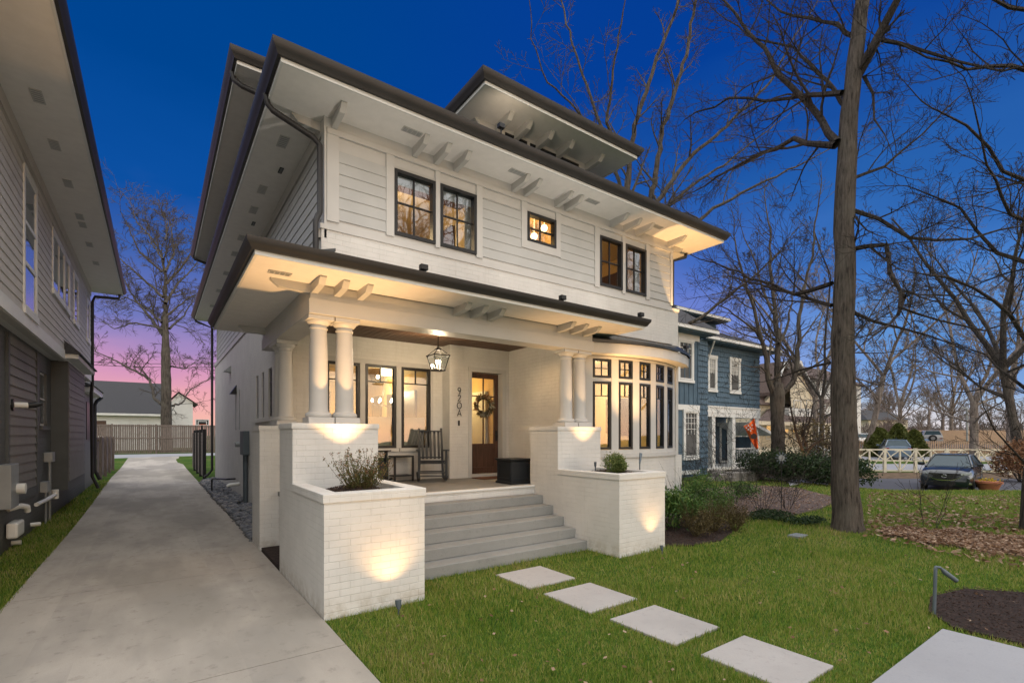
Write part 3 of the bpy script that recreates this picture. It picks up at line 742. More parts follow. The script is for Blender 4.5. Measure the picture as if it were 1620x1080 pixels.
# bow window
cx0, R0 = 8.24, 3.30
yb = lambda x: 6.68 + R0 - math.sqrt(R0*R0 - (x-cx0)**2)
BX = [6.75, 6.965, 7.355, 7.515, 7.875, 8.055, 8.415, 8.605, 8.965, 9.125, 9.485, 9.72]
BP = [Vector((x, yb(x), 0)) for x in BX]
def outl(off, z): 
    o = []
    for i, p in enumerate(BP):
        a = BP[max(i-1, 0)]; c = BP[min(i+1, len(BP)-1)]; d = (c-a).normalized(); o.append((p.x + d.y*off, p.y - d.x*off, z))
    return o
def ringwall(mb, off0, off1, z0, z1, xl=None):
    A = outl(off1, z0); 
    lo = outl(off0, z0) + outl(off1, z0)[::-1]; hi = [(x, y, z1) for x, y, _ in lo]
    n = len(BP)
    mb.add(outl(off0,z0)+outl(off1,z0)+outl(off0,z1)+outl(off1,z1), [f for i in range(n-1) for f in ((i, i+1, 2*n+i+1, 2*n+i)[::-1], (n+i, n+i+1, 3*n+i+1, 3*n+i), (2*n+i, 2*n+i+1, 3*n+i+1, 3*n+i)[::1], (i, i+1, n+i+1, n+i)[::-1])] + [(0, n, 3*n, 2*n), (n-1, 2*n-1, 4*n-1, 3*n-1)[::-1]])
bb = MB(); ringwall(bb, -.14, 0, -.05, 1.40); bb.box(6.62, 7.0, -.05, 6.78, 7.1, 1.4); bb.box(9.69, 7.0, -.05, 9.93, 7.1, 1.4); bay = bb.build('bow_base', M['brick'], H)
bb = MB(); ringwall(bb, -.10, .035, 1.40, 1.49); ringwall(bb, -.10, .012, 1.4902, 1.56); ringwall(bb, -.10, .0, 3.40, 3.50); ringwall(bb, -.10, .02, 3.36, 3.40)
for k in range(0, 11, 2):
    a, c = BP[k], BP[k+1]; F = Fr(a, c-a, (c-a).cross(Vector((0, 0, 1)))); bb.fb(F, 0, (c-a).length, -.10, 0, 1.56, 3.36)
for k in range(1, 11, 2):
    a, c = BP[k], BP[k+1]; F = Fr(a, c-a, (c-a).cross(Vector((0, 0, 1)))); bb.fb(F, 0, (c-a).length, -.09, -.012, 2.915, 2.985)
bb.box(6.63, 7.0, 1.4, 6.76, 7.1, 3.5); bb.box(9.71, 7.0, 1.4, 9.80, 7.1, 3.5)
bt = bb.build('bow_trim', M['trim'], H)
for k in range(1, 11, 2):
    a, c = BP[k], BP[k+1]; F = Fr(a, c-a, (c-a).cross(Vector((0, 0, 1)))); L = (c-a).length
    window(H, F, .008, L-.008, 1.57, 2.91, M['dark'], M['glass'], H=(.79,), VT=((.5, .79),), fw=.042, b0=-.08, b1=.004, mw=.008)
    window(H, F, .008, L-.008, 2.99, 3.355, M['dark'], M['glass'], V=(.5,), H=(.5,), fw=.042, b0=-.08, b1=.004, mw=.008)
# bow roof
def arc_off(off, z): return [(x, y, z) for x, y, _ in outl(off, z)]
bs = MB(); n = len(BP)
inner = arc_off(-.02, 3.43); outer = arc_off(.30, 3.43)
outer[0] = (6.66, 6.70, 3.43); outer[-1] = (10.02, 6.88, 3.43)
bs.add(inner + outer, [(i, n+i, n+i+1, i+1) for i in range(n-1)]); bs.build('bow_soffit', M['soffit'], H)
bf = MB(); lo = [(x, y, 3.42) for x, y, _ in outer] + [(10.02, 7.1, 3.42)]; m_ = len(lo)
bf.add(lo + [(x, y, 3.62) for x, y, _ in lo] + [(x, y+.02, 3.42) for x, y, _ in lo] + [(x, y+.02, 3.62) for x, y, _ in lo], [f for i in range(m_-1) for f in ((i, i+1, m_+i+1, m_+i), (2*m_+i, i, i+1, 2*m_+i+1)[::-1])]); bf.build('bow_fascia', M['trim'], H)
br = MB(); o1 = [(x, y-.045, 3.62) for x, y, _ in lo]; o2 = [(x, y-.05, 3.675) for x, y, _ in lo]; o3 = [(min(max(x, 6.66), 9.9), 7.095, 3.93) for x, y, _ in lo]
br.add(o1 + o2 + o3, [f for i in range(m_-1) for f in ((i, i+1, m_+i+1, m_+i), (m_+i, m_+i+1, 2*m_+i+1, 2*m_+i))] + [(0, m_, 2*m_)]); br.build('bow_roof', M['roofmetal'], H)
# main eaves and roofs
ZS = 6.30
sf = MB(); sf.box(1.234, 6.394, ZS, 10.60, 7.14, ZS+.03); sf.box(1.234, 7.14, ZS, 1.95, 22.7, ZS+.03); sf.box(9.74, 7.14, ZS, 10.60, 22.7, ZS+.03); sf.box(1.95, 22.18, ZS, 9.74, 22.7, ZS+.03)
sf.build('main_soffit', M['soffit'], H)
edge(H, [(10.60, 22.7), (10.60, 6.394), (1.234, 6.394), (1.234, 22.7)], ZS-.005, .15, .14, .06)
rf = MB(); hip(rf, 1.17, 6.33, 10.66, 22.75, 6.44, .75); rf.build('main_roof', M['shingle'], H)
ZT = 7.24
sf = MB(); sf.box(.98, 8.16, ZT, 10.75, 18.1, ZT+.03); sf.box(4.12, 6.40, ZT, 7.58, 8.16, ZT+.03); sf.build('third_floor_soffit', M['soffit'], H)
edge(H, [(10.75, 18.1), (10.75, 8.16), (7.58, 8.16), (7.58, 6.40), (4.12, 6.40), (4.12, 8.16), (.98, 8.16), (.98, 18.1)], ZT-.005, .14, .13, .06)
rf = MB(); hip(rf, .92, 8.10, 10.8, 18.15, 7.38, .9); hip(rf, 4.06, 6.34, 7.64, 12, 7.381, .5); rf.build('third_floor_roof', M['shingle'], H)
t = MB(); FD = Fr((0, 7.1, 0), (1, 0, 0), (0, -1, 0)); DW = [(4.97, 5.46), (5.53, 6.18), (6.25, 6.74)]
wall(t, FD, 4.80, 6.92, 6.35, 7.24, [(a, c, 6.6, 7.17) for a, c in DW]); t.box(4.80, 7.22, 6.3, 4.92, 8.8, 7.24); t.box(6.80, 7.22, 6.3, 6.92, 8.8, 7.24)
t.box(1.95, 8.9, 6.3, 9.75, 17.4, 7.24); t.build('third_floor_wall', M['trim'], H)
for a, c in DW: window(H, FD, a, c, 6.6, 7.17, M['dark'], M['winnb'], fw=.035, b1=.01)
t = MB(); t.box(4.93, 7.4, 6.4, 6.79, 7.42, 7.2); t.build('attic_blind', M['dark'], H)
for u_, v_ in ((529, 193), (656, 242), (690, 253), (721, 265), (812, 296), (831, 304), (880, 320), (896, 327), (967, 353), (988, 359), (1007, 365), (1058, 384)):
    bracket(H, Fr((0, 7.11, 0), (1, 0, 0), (0, -1, 0)), gy(u_, v_, 7.1).x, ZS, .085, .47, .17)
bracket(H, Fr((9.76, 0, 0), (0, 1, 0), (1, 0, 0)), 7.2, ZS, .085, .45, .17); bracket(H, Fr((1.93, 0, 0), (0, 1, 0), (-1, 0, 0)), 7.32, ZS, .085, .42, .17)
for u_ in (787, 816, 850, 882, 928):
    bracket(H, FD, gy(u_, 205, 7.1).x, ZT, .10, .45, .17)
bracket(H, Fr((4.80, 0, 0), (0, 1, 0), (-1, 0, 0)), 7.18, ZT, .09, .42, .16)
for (u_, v_) in ((652, 207), (818, 272), (937, 318), (1040, 352)): p = gy(u_, v_, 6.72); vent(H, p.x, 6.72, ZS)
for y in (8.1, 9.9, 10.9, 12.6, 13.8, 15.6, 17.6, 19.8): vent(H, 1.56, y, ZS, .13, .34)
for y, x in ((9.0, 1.70), (11.6, 1.66), (14.6, 1.66)): vent(H, x, y, ZS, .06, .2, M['dark'])
vent(H, 1.2, 6.4, 3.789, .25, .12)
# downspouts
pipe_path([(1.18, 7.20, 6.36), (1.20, 7.20, 6.24), (1.26, 7.19, 6.17), (1.75, 7.08, 5.93), (1.83, 7.06, 5.84), (1.83, 7.06, 4.92), (1.79, 7.02, 4.84), (1.76, 7.0, 4.76), (1.76, 7.0, 4.18)], .040, 'downspout', M['gutter'], H)
pipe_path([(.93, 8.45, 7.30), (.95, 8.45, 7.18), (1.05, 8.4, 7.10), (1.6, 8.1, 6.85), (1.9, 8.0, 6.6)], .040, 'downspout', M['gutter'], H)
pipe_path([(.93, 17.8, 7.30), (.95, 17.8, 7.2), (1.5, 17.8, 7.05), (1.9, 17.8, 6.9)], .040, 'downspout', M['gutter'], H)
pipe_path([(1.2, 22.5, 6.36), (1.25, 22.5, 6.22), (1.76, 22.32, 6.0), (1.76, 22.32, .5), (1.60, 22.32, .3), (1.5, 22.3, .25)], .045, 'downspout', M['gutter'], H)
pipe_path([(10.55, 7.3, 6.36), (10.5, 7.3, 6.2), (10.0, 7.3, 6.0), (9.98, 7.3, 4.4)], .040, 'downspout', M['gutter'], H)
# little floodlights clipped to the roof edges
def flood(x, y, z, par=H):
    mb = MB(); mb.tube([(x, y, z-.08), (x, y, z)], .012, 6); mb.box(x-.05, y-.035, z, x+.05, y+.045, z+.07); mb.build('flood_lamp', M['dark'], par, bevel=.008)
for (u_, v_) in ((671, 433), (891, 476), (1015, 503)):
    p = gy(u_, v_, 5.85); flood(p.x, 5.86, 3.99); spot('flood_light', (p.x, 5.87, 4.075), (p.x, 6.75, 6.3), 24, 165, 1., (1, .90, .80), .03)
flood(9.7, 6.72, 3.80); spot('flood_light', (9.7, 6.68, 3.89), (10.05, 6.66, 6.3), 150, 54, .12)
flood(4.30, 6.24, 6.56); spot('flood_light', (4.40, 6.24, 6.66), (5.2, 6.8, 7.24), 6, 160, 1., (1, .80, .58), .03)
# wall fittings on the drive side
def fitting(name, mat, *boxes, bevel=.006):
    mb = MB()
    for b_ in boxes: mb.box(*b_)
    return mb.build(name, mat, H, bevel=bevel)
fitting('electric_panel', M['panelbox'], (1.72, 13.6, 1.36, 1.858, 14.15, 1.95))
pipe_path([(1.80, 13.75, 1.36), (1.80, 13.75, 0.0)], .045, 'conduit', M['panelbox'], H); pipe_path([(1.80, 14.02, 1.36), (1.80, 14.02, 0.1)], .03, 'conduit', M['panelbox'], H)
q = MB(); q.fb(FS, 14.5, 14.62, 0, .10, 1.55, 1.67); q.tube([FS.p(14.56, .10, 1.61), FS.p(14.56, .2, 1.61)], .07, 14); q.build('gas_meter', M['galv'], H)
pipe_path([(1.85, 16.1, .60), (1.70, 16.1, .60), (1.62, 16.3, .58), (1.45, 17.9, .50), (1.42, 18.1, .45), (1.42, 18.1, .1)], .025, 'hose_pipe', M['dark'], H)
pipe_path([(1.85, 15.3, .52), (1.60, 15.3, .50), (1.55, 15.3, .46)], .05, 'vent_pipe', M['pvc'], H)
q = MB(); 
for y in (16.1, 15.35):
    q.box(1.845, y-.025, 2.0, 1.8585, y+.025, 3.1)
q.build('wall_slot', M['galv'], H)
q = MB(); q.add([FS.p(15.95, 0, 3.28), FS.p(16.25, 0, 3.28), FS.p(16.25, .16, 3.02), FS.p(15.95, .16, 3.02), FS.p(15.95, 0, 3.02), FS.p(16.25, 0, 3.02)], [(0,1,2,3),(0,3,4),(1,5,2),(3,2,5,4)]); q.build('vent_hood', M['dark'], H)
q = MB(); q.add([FS.p(17.3, 0, 3.98), FS.p(17.6, 0, 3.98), FS.p(17.6, .18, 3.80), FS.p(17.3, .18, 3.80), FS.p(17.3, 0, 3.78), FS.p(17.6, 0, 3.78)], [(0,1,2,3),(0,3,4),(1,5,2),(3,2,5,4)]); q.build('vent_hood', M['galv'], H)
# rooms behind the glass
room(H, 1.99, 9.60, .95, 4.93, 14.0, 3.72, open_='x0'); room(H, 5.10, 9.36, .95, 6.44, 12.5, 3.72); room(H, 6.62, 7.24, .95, 9.78, 11.0, 3.72)
room(H, 2.4, 7.27, 4.75, 4.7, 10.5, 6.27, mat=flat('cream_room', (.62, .50, .30), .8)); room(H, 5.1, 7.27, 4.75, 6.7, 10, 6.27); room(H, 7.0, 7.27, 4.75, 9.4, 10.5, 6.27)
q = MB()
for x in (2.99, 3.77): q.box(x, 7.21, 5.72, x+.57, 7.225, 5.86)
q.build('roller_shade', M['blind'], H)
q = MB()
for k in range(5): q.tube([(2.90+.03*k, 7.33, 4.8), (2.90+.03*k, 7.33, 5.95)], .017, 6); q.tube([(4.30+.03*k, 7.33, 4.8), (4.30+.03*k, 7.33, 5.95)], .017, 6); q.tube([(8.68+.03*k, 7.33, 4.8), (8.68+.03*k, 7.33, 5.98)], .017, 6)
q.build('bedroom_curtain', fabric_mat('bedroom_curtain_cloth', (.5, .45, .36)), H)
q = MB(); q.box(3.2, 10.3, 5.3, 3.9, 10.46, 5.9); q.box(4.62, 8.4, 5.2, 4.69, 9.2, 5.9); q.box(2.4, 8.0, 6.13, 4.7, 8.2, 6.27); q.box(9.3, 8.3, 5.2, 9.39, 9.0, 5.9); q.build('bedroom_picture', M['door'], H)
q = MB()
for k in range(7): q.tube([(9.47+.03*k, 7.22, 1.5), (9.47+.03*k, 7.22, 3.4)], .018, 6)
for k in range(10): q.tube([(6.80+.03*k, 7.26, 1.5), (6.80+.03*k, 7.26, 3.4)], .018, 6)
q.build('curtain', fabric_mat('cream_curtain', (.6, .52, .4)), H)
# dining furniture and fittings seen through the porch windows
q = MB(); q.box(2.0, 13.9, 1.0, 4.93, 13.96, 1.9); q.box(2.0, 13.88, 3.35, 4.93, 13.98, 3.5); q.build('wall_panelling', M['cream'], H)
q = MB()
for x0, x1, z0, z1 in ((2.15, 2.75, 2.2, 3.0), (3.1, 3.9, 2.15, 3.05)): q.box(x0, 13.93, z0, x1, 13.985, z1)
q.build('picture_frame', M['door'], H)
q = MB()
for y in (10.6, 11.7, 12.8): q.box(4.86, y, 2.1, 4.925, y+.6, 2.9)
q.build('picture_frame', M['dark'], H)
q = MB(); q.box(4.84, 9.7, 3.30, 4.93, 13.9, 3.42); q.box(4.88, 9.7, 1.75, 4.93, 13.9, 1.82); q.box(2.0, 12.0, 3.55, 4.9, 12.2, 3.72); q.box(2.0, 10.6, 3.55, 4.9, 10.75, 3.72); q.build('ceiling_moulding', M['cream'], H)
q = MB(); q.box(6.36, 9.9, .96, 6.43, 10.9, 2.9); q.box(5.12, 12.3, .96, 5.9, 12.45, 2.9); q.build('hall_door', M['white'], H)
q = MB(); q.box(7.2, 10.9, 2.0, 7.9, 10.97, 2.9); q.box(8.4, 10.9, .96, 9.2, 10.97, 2.9); q.box(9.72, 8.2, 1.9, 9.77, 9.2, 2.8); q.build('picture_frame', M['door'], H)
q = MB(); q.box(7.4, 9.6, .96, 8.9, 10.4, 1.75); q.tube([(9.2, 9.6, .96), (9.2, 9.6, 2.3)], .02, 6); q.lathe([(.18, 0), (.12, .25)], (9.2, 9.6, 2.3), 14); q.build('sofa_and_lamp', M['nbpanel'], H)
q = MB(); q.box(2.8, 11.2, 1.66, 4.2, 12.6, 1.71)
for x, y in ((2.9, 11.3), (4.1, 11.3), (2.9, 12.5), (4.1, 12.5)): q.box(x-.03, y-.03, .95, x+.03, y+.03, 1.66)
q.build('dining_table', M['door'], H)
def chand(c, n, r, e, drop=.6):
    q = MB(); q.tube([(c[0], c[1], c[2]), (c[0], c[1], 3.72)], .008, 6); B = MB()
    for k in range(n):
        a = 2*math.pi*k/n + .3; x, y = c[0]+r*math.cos(a), c[1]+r*math.sin(a)
        q.tube([(c[0], c[1], c[2]-.04), ((c[0]+x)/2, (c[1]+y)/2, c[2]-.10), (x, y, c[2]-.02)], .008, 6); q.lathe([(.02, 0), (.012, .03)], (x, y, c[2]-.02), 8)
        B.lathe([(.004, 0), (.028, .03), (.032, .06), (.012, .10), (.003, .11)], (x, y, c[2]+.0), 10)
    o = q.build('chandelier', M['dark'], H); B.build('bulbs', M['bulb'], o, smooth=True)
    point('chandelier_light', (c[0], c[1], c[2]+.25), e)
p = gy(606, 637, 11.9); chand((p.x, 11.9, p.z), 5, .26, 48)
p = gy(612, 590, 11.0); q = MB(); q.lathe([(.15, 0), (.17, .16)], (p.x, 11.0, p.z-.05), 20); q.build('ceiling_light', emit_mat('drum_shade', (1, .78, .42), 3), H)
p = gy(747, 652, 10.9); q = MB(); q.lathe([(.02, 0), (.05, .05), (.05, .12), (.02, .16)], (5.25, 10.9, 2.35), 12); q.build('hall_sconce', M['bulb'], H, smooth=True)
point('hall_light', (5.75, 10.6, 2.9), 24, (1, .66, .26), .1)
for (u_, v_) in ((845, 374), (861, 361)):
    p = gy(u_, v_, 7.62); q = MB(); q.lathe([(.005, -.07), (.05, -.05), (.07, 0), (.05, .05), (.005, .07)], tuple(p), 14); q.tube([p, (p.x, p.y, 6.27)], .004, 5); q.build('globe_pendant', M['bulb2'], H, smooth=True)
point('stair_light', (5.95, 7.9, 5.75), 18, (1, .62, .22), .08); point('bedroom_light', (3.4, 8.3, 5.5), 26, (1, .68, .34), .1); point('study_light', (7.6, 9.2, 5.2), 14, (1, .72, .38), .1)
point('front_room_light', (8.9, 8.9, 2.9), 48, (1, .72, .38), .1)
# ------------------------------------------------------------------ brick planters, lights, porch things
def planter(x0, x1, label, ped):
    r = thing('brick_planter', label, 'brick planter', (x0, 5.06, 0))
    q = MB(); w = .15
    q.box(x0, 5.063, -.05, x1, 5.063+w, 1.17); q.box(x0, 5.063+w, -.05, x0+w, 6.46, 1.17); q.box(x1-w, 5.063+w, -.05, x1, 6.46, 1.17)
    q.build('planter_wall', M['brick'], r)
    q = MB(); z0, z1, o = 1.17, 1.26, .014
    q.box(x0-o, 5.063-o, z0, x1+o, 5.063+w+.02, z1); q.box(x0-o, 5.083+w, z0, x0+w+.01, 6.4595, z1); q.box(x1-w-.01, 5.083+w, z0, x1+o, 6.4595, z1)
    q.build('planter_cap', M['brick'], r, bevel=.006)
    q = MB(); q.box(x0, 6.46, -.05, ped, 7.24, 1.93); q.box(x0-.012, 6.448, 1.93, ped+.012, 7.252, 2.0); q.build('pedestal', M['brick'], r, bevel=.005)
    # mounded mulch
    q = MB(); n = 14; V = []
    rng = random.Random(int(x0*10))
    for i in range(n):
        for j in range(n):
            a, b = i/(n-1), j/(n-1); x = x0+w + (x1-x0-2*w)*a; y = 5.063+w + (6.46-5.063-w)*b
            V.append((x, y, 1.13 + .13*math.sin(math.pi*a)*math.sin(math.pi*min(1, b*.8+.2)) + rng.uniform(-.012, .012)))
    q.add(V, [(i*n+j, (i+1)*n+j, (i+1)*n+j+1, i*n+j+1) for i in range(n-1) for j in range(n-1)]); o = q.build('mulch', M['mulchm'], r)
    # loose bark chips
    N = 2600; g = np.random.default_rng(int(x0*7)); a = g.random(N); b = g.random(N)
    x = x0+w+.01 + (x1-x0-2*w-.02)*a; y = 5.07+w + (6.45-5.07-w)*b; z = 1.14 + .13*np.sin(np.pi*a)*np.sin(np.pi*np.minimum(1, b*.8+.2)) + g.random(N)*.02
    c = np.stack([x, y, z], 1) - np.array(r.location)
    npmesh('bark_chips', quads(c, .007, .022, g, flat=.5), 4, M['mulchp'], r)['kind'] = 'stuff'
    return r
def quads(c, w, l, g, flat=0., up=0.):
    """random little leaf quads at centres c"""
    n = len(c); d = g.normal(size=(n, 3)); d[:, 2] = d[:, 2]*(1-flat) + up; d /= np.linalg.norm(d, axis=1)[:, None]
    e = g.normal(size=(n, 3)); e[:, 2] *= (1 - flat); e -= d*(e*d).sum(1)[:, None]; e /= np.linalg.norm(e, axis=1)[:, None] + 1e-9
    s = (.6 + .8*g.random(n))[:, None]
    a = d*l*s/2; b = e*w*s/2
    return np.stack([c - a, c + b, c + a, c - b], 1).reshape(-1, 3)
planter(1.352, 2.444, 'white brick planter and pedestal left of the steps, beside the driveway', 2.433)
planter(5.645, 6.730, 'white brick planter and pedestal right of the steps, in front of the bow window', 6.69)

def uplight(loc, to, label, h=.16, e=20, size=50, blend=.4, w=.022):
    r = thing('uplight', label, 'landscape light', loc, 'small landscape uplights')
    d = (Vector(to) - Vector(loc) - Vector((0, 0, h))).normalized()
    top = Vector((0, 0, h)); 
    MB().tube([(0, 0, -.05), (0, 0, h*.55)], .010, 8).build('stake', M['panelbox'], r, local=True)
    q = MB(); a = Vector((0, 0, h*.5)); ends = [a, a+d*h*.3, a+d*h*.75]
    q.tube(ends, [w*.6, w, w*1.15], 12); q.build('head', M['panelbox'], r, local=True, smooth=50)
    l = spot('uplight_lamp', Vector(loc) + a + d*(h*.75+.012), to, e, size, blend); return r
uplight((2.03, 4.81, 0), (2.03, 5.08, 1.6), 'small uplight in the grass at the foot of the left brick planter', .12, 17, 112, 1., .03)
uplight((6.38, 4.85, 0), (6.38, 5.09, 1.6), 'small uplight in the grass at the foot of the right brick planter', .11, 14, 90, 1.)
uplight((2.02, 6.14, 1.24), (1.80, 6.16, 3.8), 'small uplight hidden behind the twiggy shrub in the left planter', .10, 190, 84, .9)
uplight((6.25, 6.16, 1.23), (6.26, 6.2, 3.8), 'small uplight in the mulch of the right planter left of the round shrub', .12, 90, 84, .9)
uplight((6.66, 5.52, 1.22), (8.2, 6.55, 3.35), 'slim tall uplight on the back corner of the right planter, aimed at the bow window', .30, 260, 60, .7)
# leafy shrubs
def shrub(name, label, cat, loc, rx, rz, n, leaf, mat, stems=0, group=None, up=.3, seed=1, shell=.55, stemmat=None, spread=1., stemlen=None, stemr=.004, wl=.45, lumps=7):
    r = thing(name, label, cat, loc, group); g = np.random.default_rng(seed); rr_ = random.Random(seed)
    if n:
        # several uneven clumps
        cl = [(0, 0, rz*.95, rx*.75)] + [(rx*.62*math.cos(a), rx*.62*math.sin(a), rz*rr_.uniform(.55, 1.2), rx*rr_.uniform(.38, .6)) for a in [rr_.uniform(0, 6.28) for _ in range(lumps)]]
        cs = []
        for k, (cx, cy, cz, cr) in enumerate(cl):
            m = int(n/len(cl)); d = g.normal(size=(m, 3)); d /= np.linalg.norm(d, axis=1)[:, None]
            rad = (shell + (1-shell)*g.random(m)**.5)
            c = d*rad[:, None]*np.array([cr, cr, cr*rz/rx*.95]) * (1 + .18*g.normal(size=(m, 1))) + np.array([cx, cy, cz])
            cs.append(c)
        c = np.concatenate(cs); c = c[c[:, 2] > .01]
        npmesh('foliage', quads(c, leaf*wl, leaf, g, up=up), 4, mat, r)
    if stems:
        q = MB(); cs = []
        for k in range(stems):
            a = rr_.uniform(0, 6.283); L = (stemlen or rz*2)*rr_.uniform(.6, 1.1); d = Vector((math.cos(a)*rr_.uniform(.1, .8)*spread, math.sin(a)*rr_.uniform(.1, .8)*spread, 1)).normalized()
            p = Vector((math.cos(a)*rx*.12, math.sin(a)*rx*.12, 0)); pts = [p]
            for i in range(5):
                d = (d + Vector((rr_.uniform(-.2, .2), rr_.uniform(-.2, .2), rr_.uniform(-.05, .15)))).normalized(); p = p + d*L/5; pts.append(p)
                if i > 0 and rr_.random() < .8:
                    e = (d + Vector((rr_.uniform(-.8, .8), rr_.uniform(-.8, .8), rr_.uniform(0, .5)))).normalized(); q.tube([p, p+e*L*.16, p+e*L*.3+Vector((0, 0, L*.04))], [stemr*.6, stemr*.45, stemr*.3], 3); cs.append(p+e*L*.3)
            q.tube(pts, [stemr*(1-.12*i) for i in range(6)], 4); cs += pts[2:]
        q.build('stem', stemmat or M['bark3'], r, local=True)
    return r
def twiggy(label, loc, seed):
    r = thing('shrub', label, 'shrub', loc); rr_ = random.Random(seed); g = np.random.default_rng(seed); q = MB(); cs = []; tips = []
    for k in range(110):
        a = rr_.uniform(0, 6.283); L = rr_.uniform(.22, .50); lean = rr_.uniform(.05, 1.5)
        d = Vector((math.cos(a)*lean, math.sin(a)*lean, 1)).normalized(); p = Vector((math.cos(a)*.12*rr_.random(), math.sin(a)*.10*rr_.random(), 0)); pts = [p]
        for i in range(6):
            d = (d + Vector((rr_.uniform(-.1, .1), rr_.uniform(-.1, .1), .08))).normalized(); p = p + d*L/6; pts.append(p)
            for _ in range(5): cs.append(tuple(p + Vector((rr_.gauss(0, .013), rr_.gauss(0, .013), rr_.gauss(0, .018)))))
        for _ in range(5): tips.append(tuple(p + Vector((rr_.gauss(0, .008), rr_.gauss(0, .008), rr_.gauss(0, .012)))))
        q.tube(pts, [.0035*(1-.1*i) for i in range(7)], 4)
    q.build('stem', M['brownleaf'], r, local=True)
    npmesh('foliage', quads(np.array(cs), .011, .024, g, up=.6), 4, M['twigleaf'], r); npmesh('bud', quads(np.array(tips), .011, .018, g, up=.3), 4, M['rustleaf'], r)
twiggy('twiggy bronze green shrub with upright stems in the left brick planter', (1.93, 5.62, 1.20), 3)
shrub('shrub', 'round clipped green boxwood in the right brick planter', 'shrub', (6.10, 5.62, 1.19), .215, .22, 5600, .026, M['boxleaf'], stems=12, seed=5, up=.4, shell=.5, wl=.6, stemlen=.25)

# hanging lantern
L0 = thing('porch_lantern', 'lit iron and glass lantern hanging from the porch ceiling', 'lantern', (4.13, 8.0, 3.02))
q = MB(); q.tube([(4.13, 8, 3.42), (4.13, 8, 3.745)], .007, 6); q.lathe([(.06, 0), (.055, .02), (.01, .03)], (4.13, 8, 3.722), 16); q.tube([(4.13+.02*math.cos(a), 8, 3.44+.025*math.sin(a)) for a in np.linspace(0, 6.28, 14)], .004, 5); q.build('hanging_rod', M['dark'], L0)
def sq(r, z): return [(4.13-r, 8-r, z), (4.13+r, 8-r, z), (4.13+r, 8+r, z), (4.13-r, 8+r, z)]
q = MB()
for za, ra, zb, rb_ in ((3.02, .088, 3.28, .15), (3.28, .155, 3.39, .045)):
    for A, B in zip(sq(ra, za), sq(rb_, zb)): q.tube([A, B], .008, 4)
q.loft([sq(.10, 3.005), sq(.10, 3.025)]); q.loft([sq(.05, 3.385), sq(.05, 3.40), sq(.02, 3.425)]); 
for z, r_ in ((3.28, .16),):
    s4 = sq(r_, z)
    for i in range(4): q.tube([s4[i], s4[(i+1) % 4]], .009, 4)
q.build('lantern_frame', M['dark'], L0)
q = MB(); q.loft([sq(.084, 3.03), sq(.148, 3.275)], cap=False); q.build('lantern_glass', M['glass'], L0)
q = MB()
for dx, dy in ((-.035, 0), (.035, 0), (0, .035), (0, -.035)): q.lathe([(.003, .0), (.012, .02), (.013, .035), (.003, .06)], (4.13+dx, 8+dy, 3.14), 8)
q.build('bulbs', emit_mat('candle_bulb', (1, .8, .5), 60), L0, smooth=True)
q = MB()
for dx, dy in ((-.035, 0), (.035, 0), (0, .035), (0, -.035)): q.tube([(4.13+dx, 8+dy, 3.03), (4.13+dx, 8+dy, 3.14)], .009, 6)
q.build('candle', M['white'], L0)
point('lantern_light', (4.13, 8.0, 3.19), 62, (1, .74, .46), .03)
# recessed ceiling lights in the porch
for x, y in ((3.9, 7.22), (4.75, 7.22), (2.9, 7.8), (5.9, 7.6)):
    MB().lathe([(.05, 0), (.05, .004)], (x, y, 3.7405), 16).build('downlight', emit_mat('downlight_lens', (1, .8, .5), 6), H)
    spot('porch_downlight', (x, y, 3.735), (x, y - (.12 if y < 7.5 else 0), 2.9), 20, 120, .8)
# wreath
W = thing('door_wreath', 'dried leaf wreath hanging on the glass of the front door', 'wreath', (5.905, 9.25, 2.50)); g = np.random.default_rng(4)
q = MB(); q.tube([(.165*math.cos(a), 0, .165*math.sin(a)) for a in np.linspace(0, 6.2832, 28)], .018, 6, cap=False); q.build('ring', M['bark3'], W, local=True)
def wr(n, r0, r1, l, w, mat, a0=0, a1=6.283, nm='leaves'):
    a = g.uniform(a0, a1, n); rr_ = g.uniform(r0, r1, n); c = np.stack([rr_*np.cos(a), g.uniform(-.03, .02, n), rr_*np.sin(a)], 1)
    d = np.stack([np.cos(a-.5) , g.uniform(-.5, .2, n), np.sin(a-.5)], 1) + g.normal(size=(n, 3))*.25; d /= np.linalg.norm(d, axis=1)[:, None]
    e = np.cross(d, np.tile([0, 1, 0], (n, 1))) + g.normal(size=(n, 3))*.3; e /= np.linalg.norm(e, axis=1)[:, None]; s = (.6+.7*g.random(n))[:, None]
    npmesh(nm, np.stack([c-d*l*s/2, c+e*w*s/2, c+d*l*s/2, c-e*w*s/2], 1).reshape(-1, 3), 4, mat, W)
wr(230, .15, .25, .11, .02, M['brownleaf']); wr(120, .16, .27, .12, .018, M['rustleaf'], nm='dried_leaves'); wr(90, .15, .25, .13, .022, leaf_mat('pale_leaf', [(.1, (.2, .2, .15)), (.5, (.33, .33, .26)), (.9, (.45, .43, .33))]), 3.9, 6.8, 'pale_leaves')
# doormat
p = gz(765, 752.5, .94); o = MB().box(5.45, 8.55, .936, 6.35, 9.02, .952).build('doormat', flat('coir_mat', (.13, .06, .035), .95, var=.3, scale=40), bevel=.004); tag(o, 'brown doormat on the porch floor in front of the door', 'doormat')
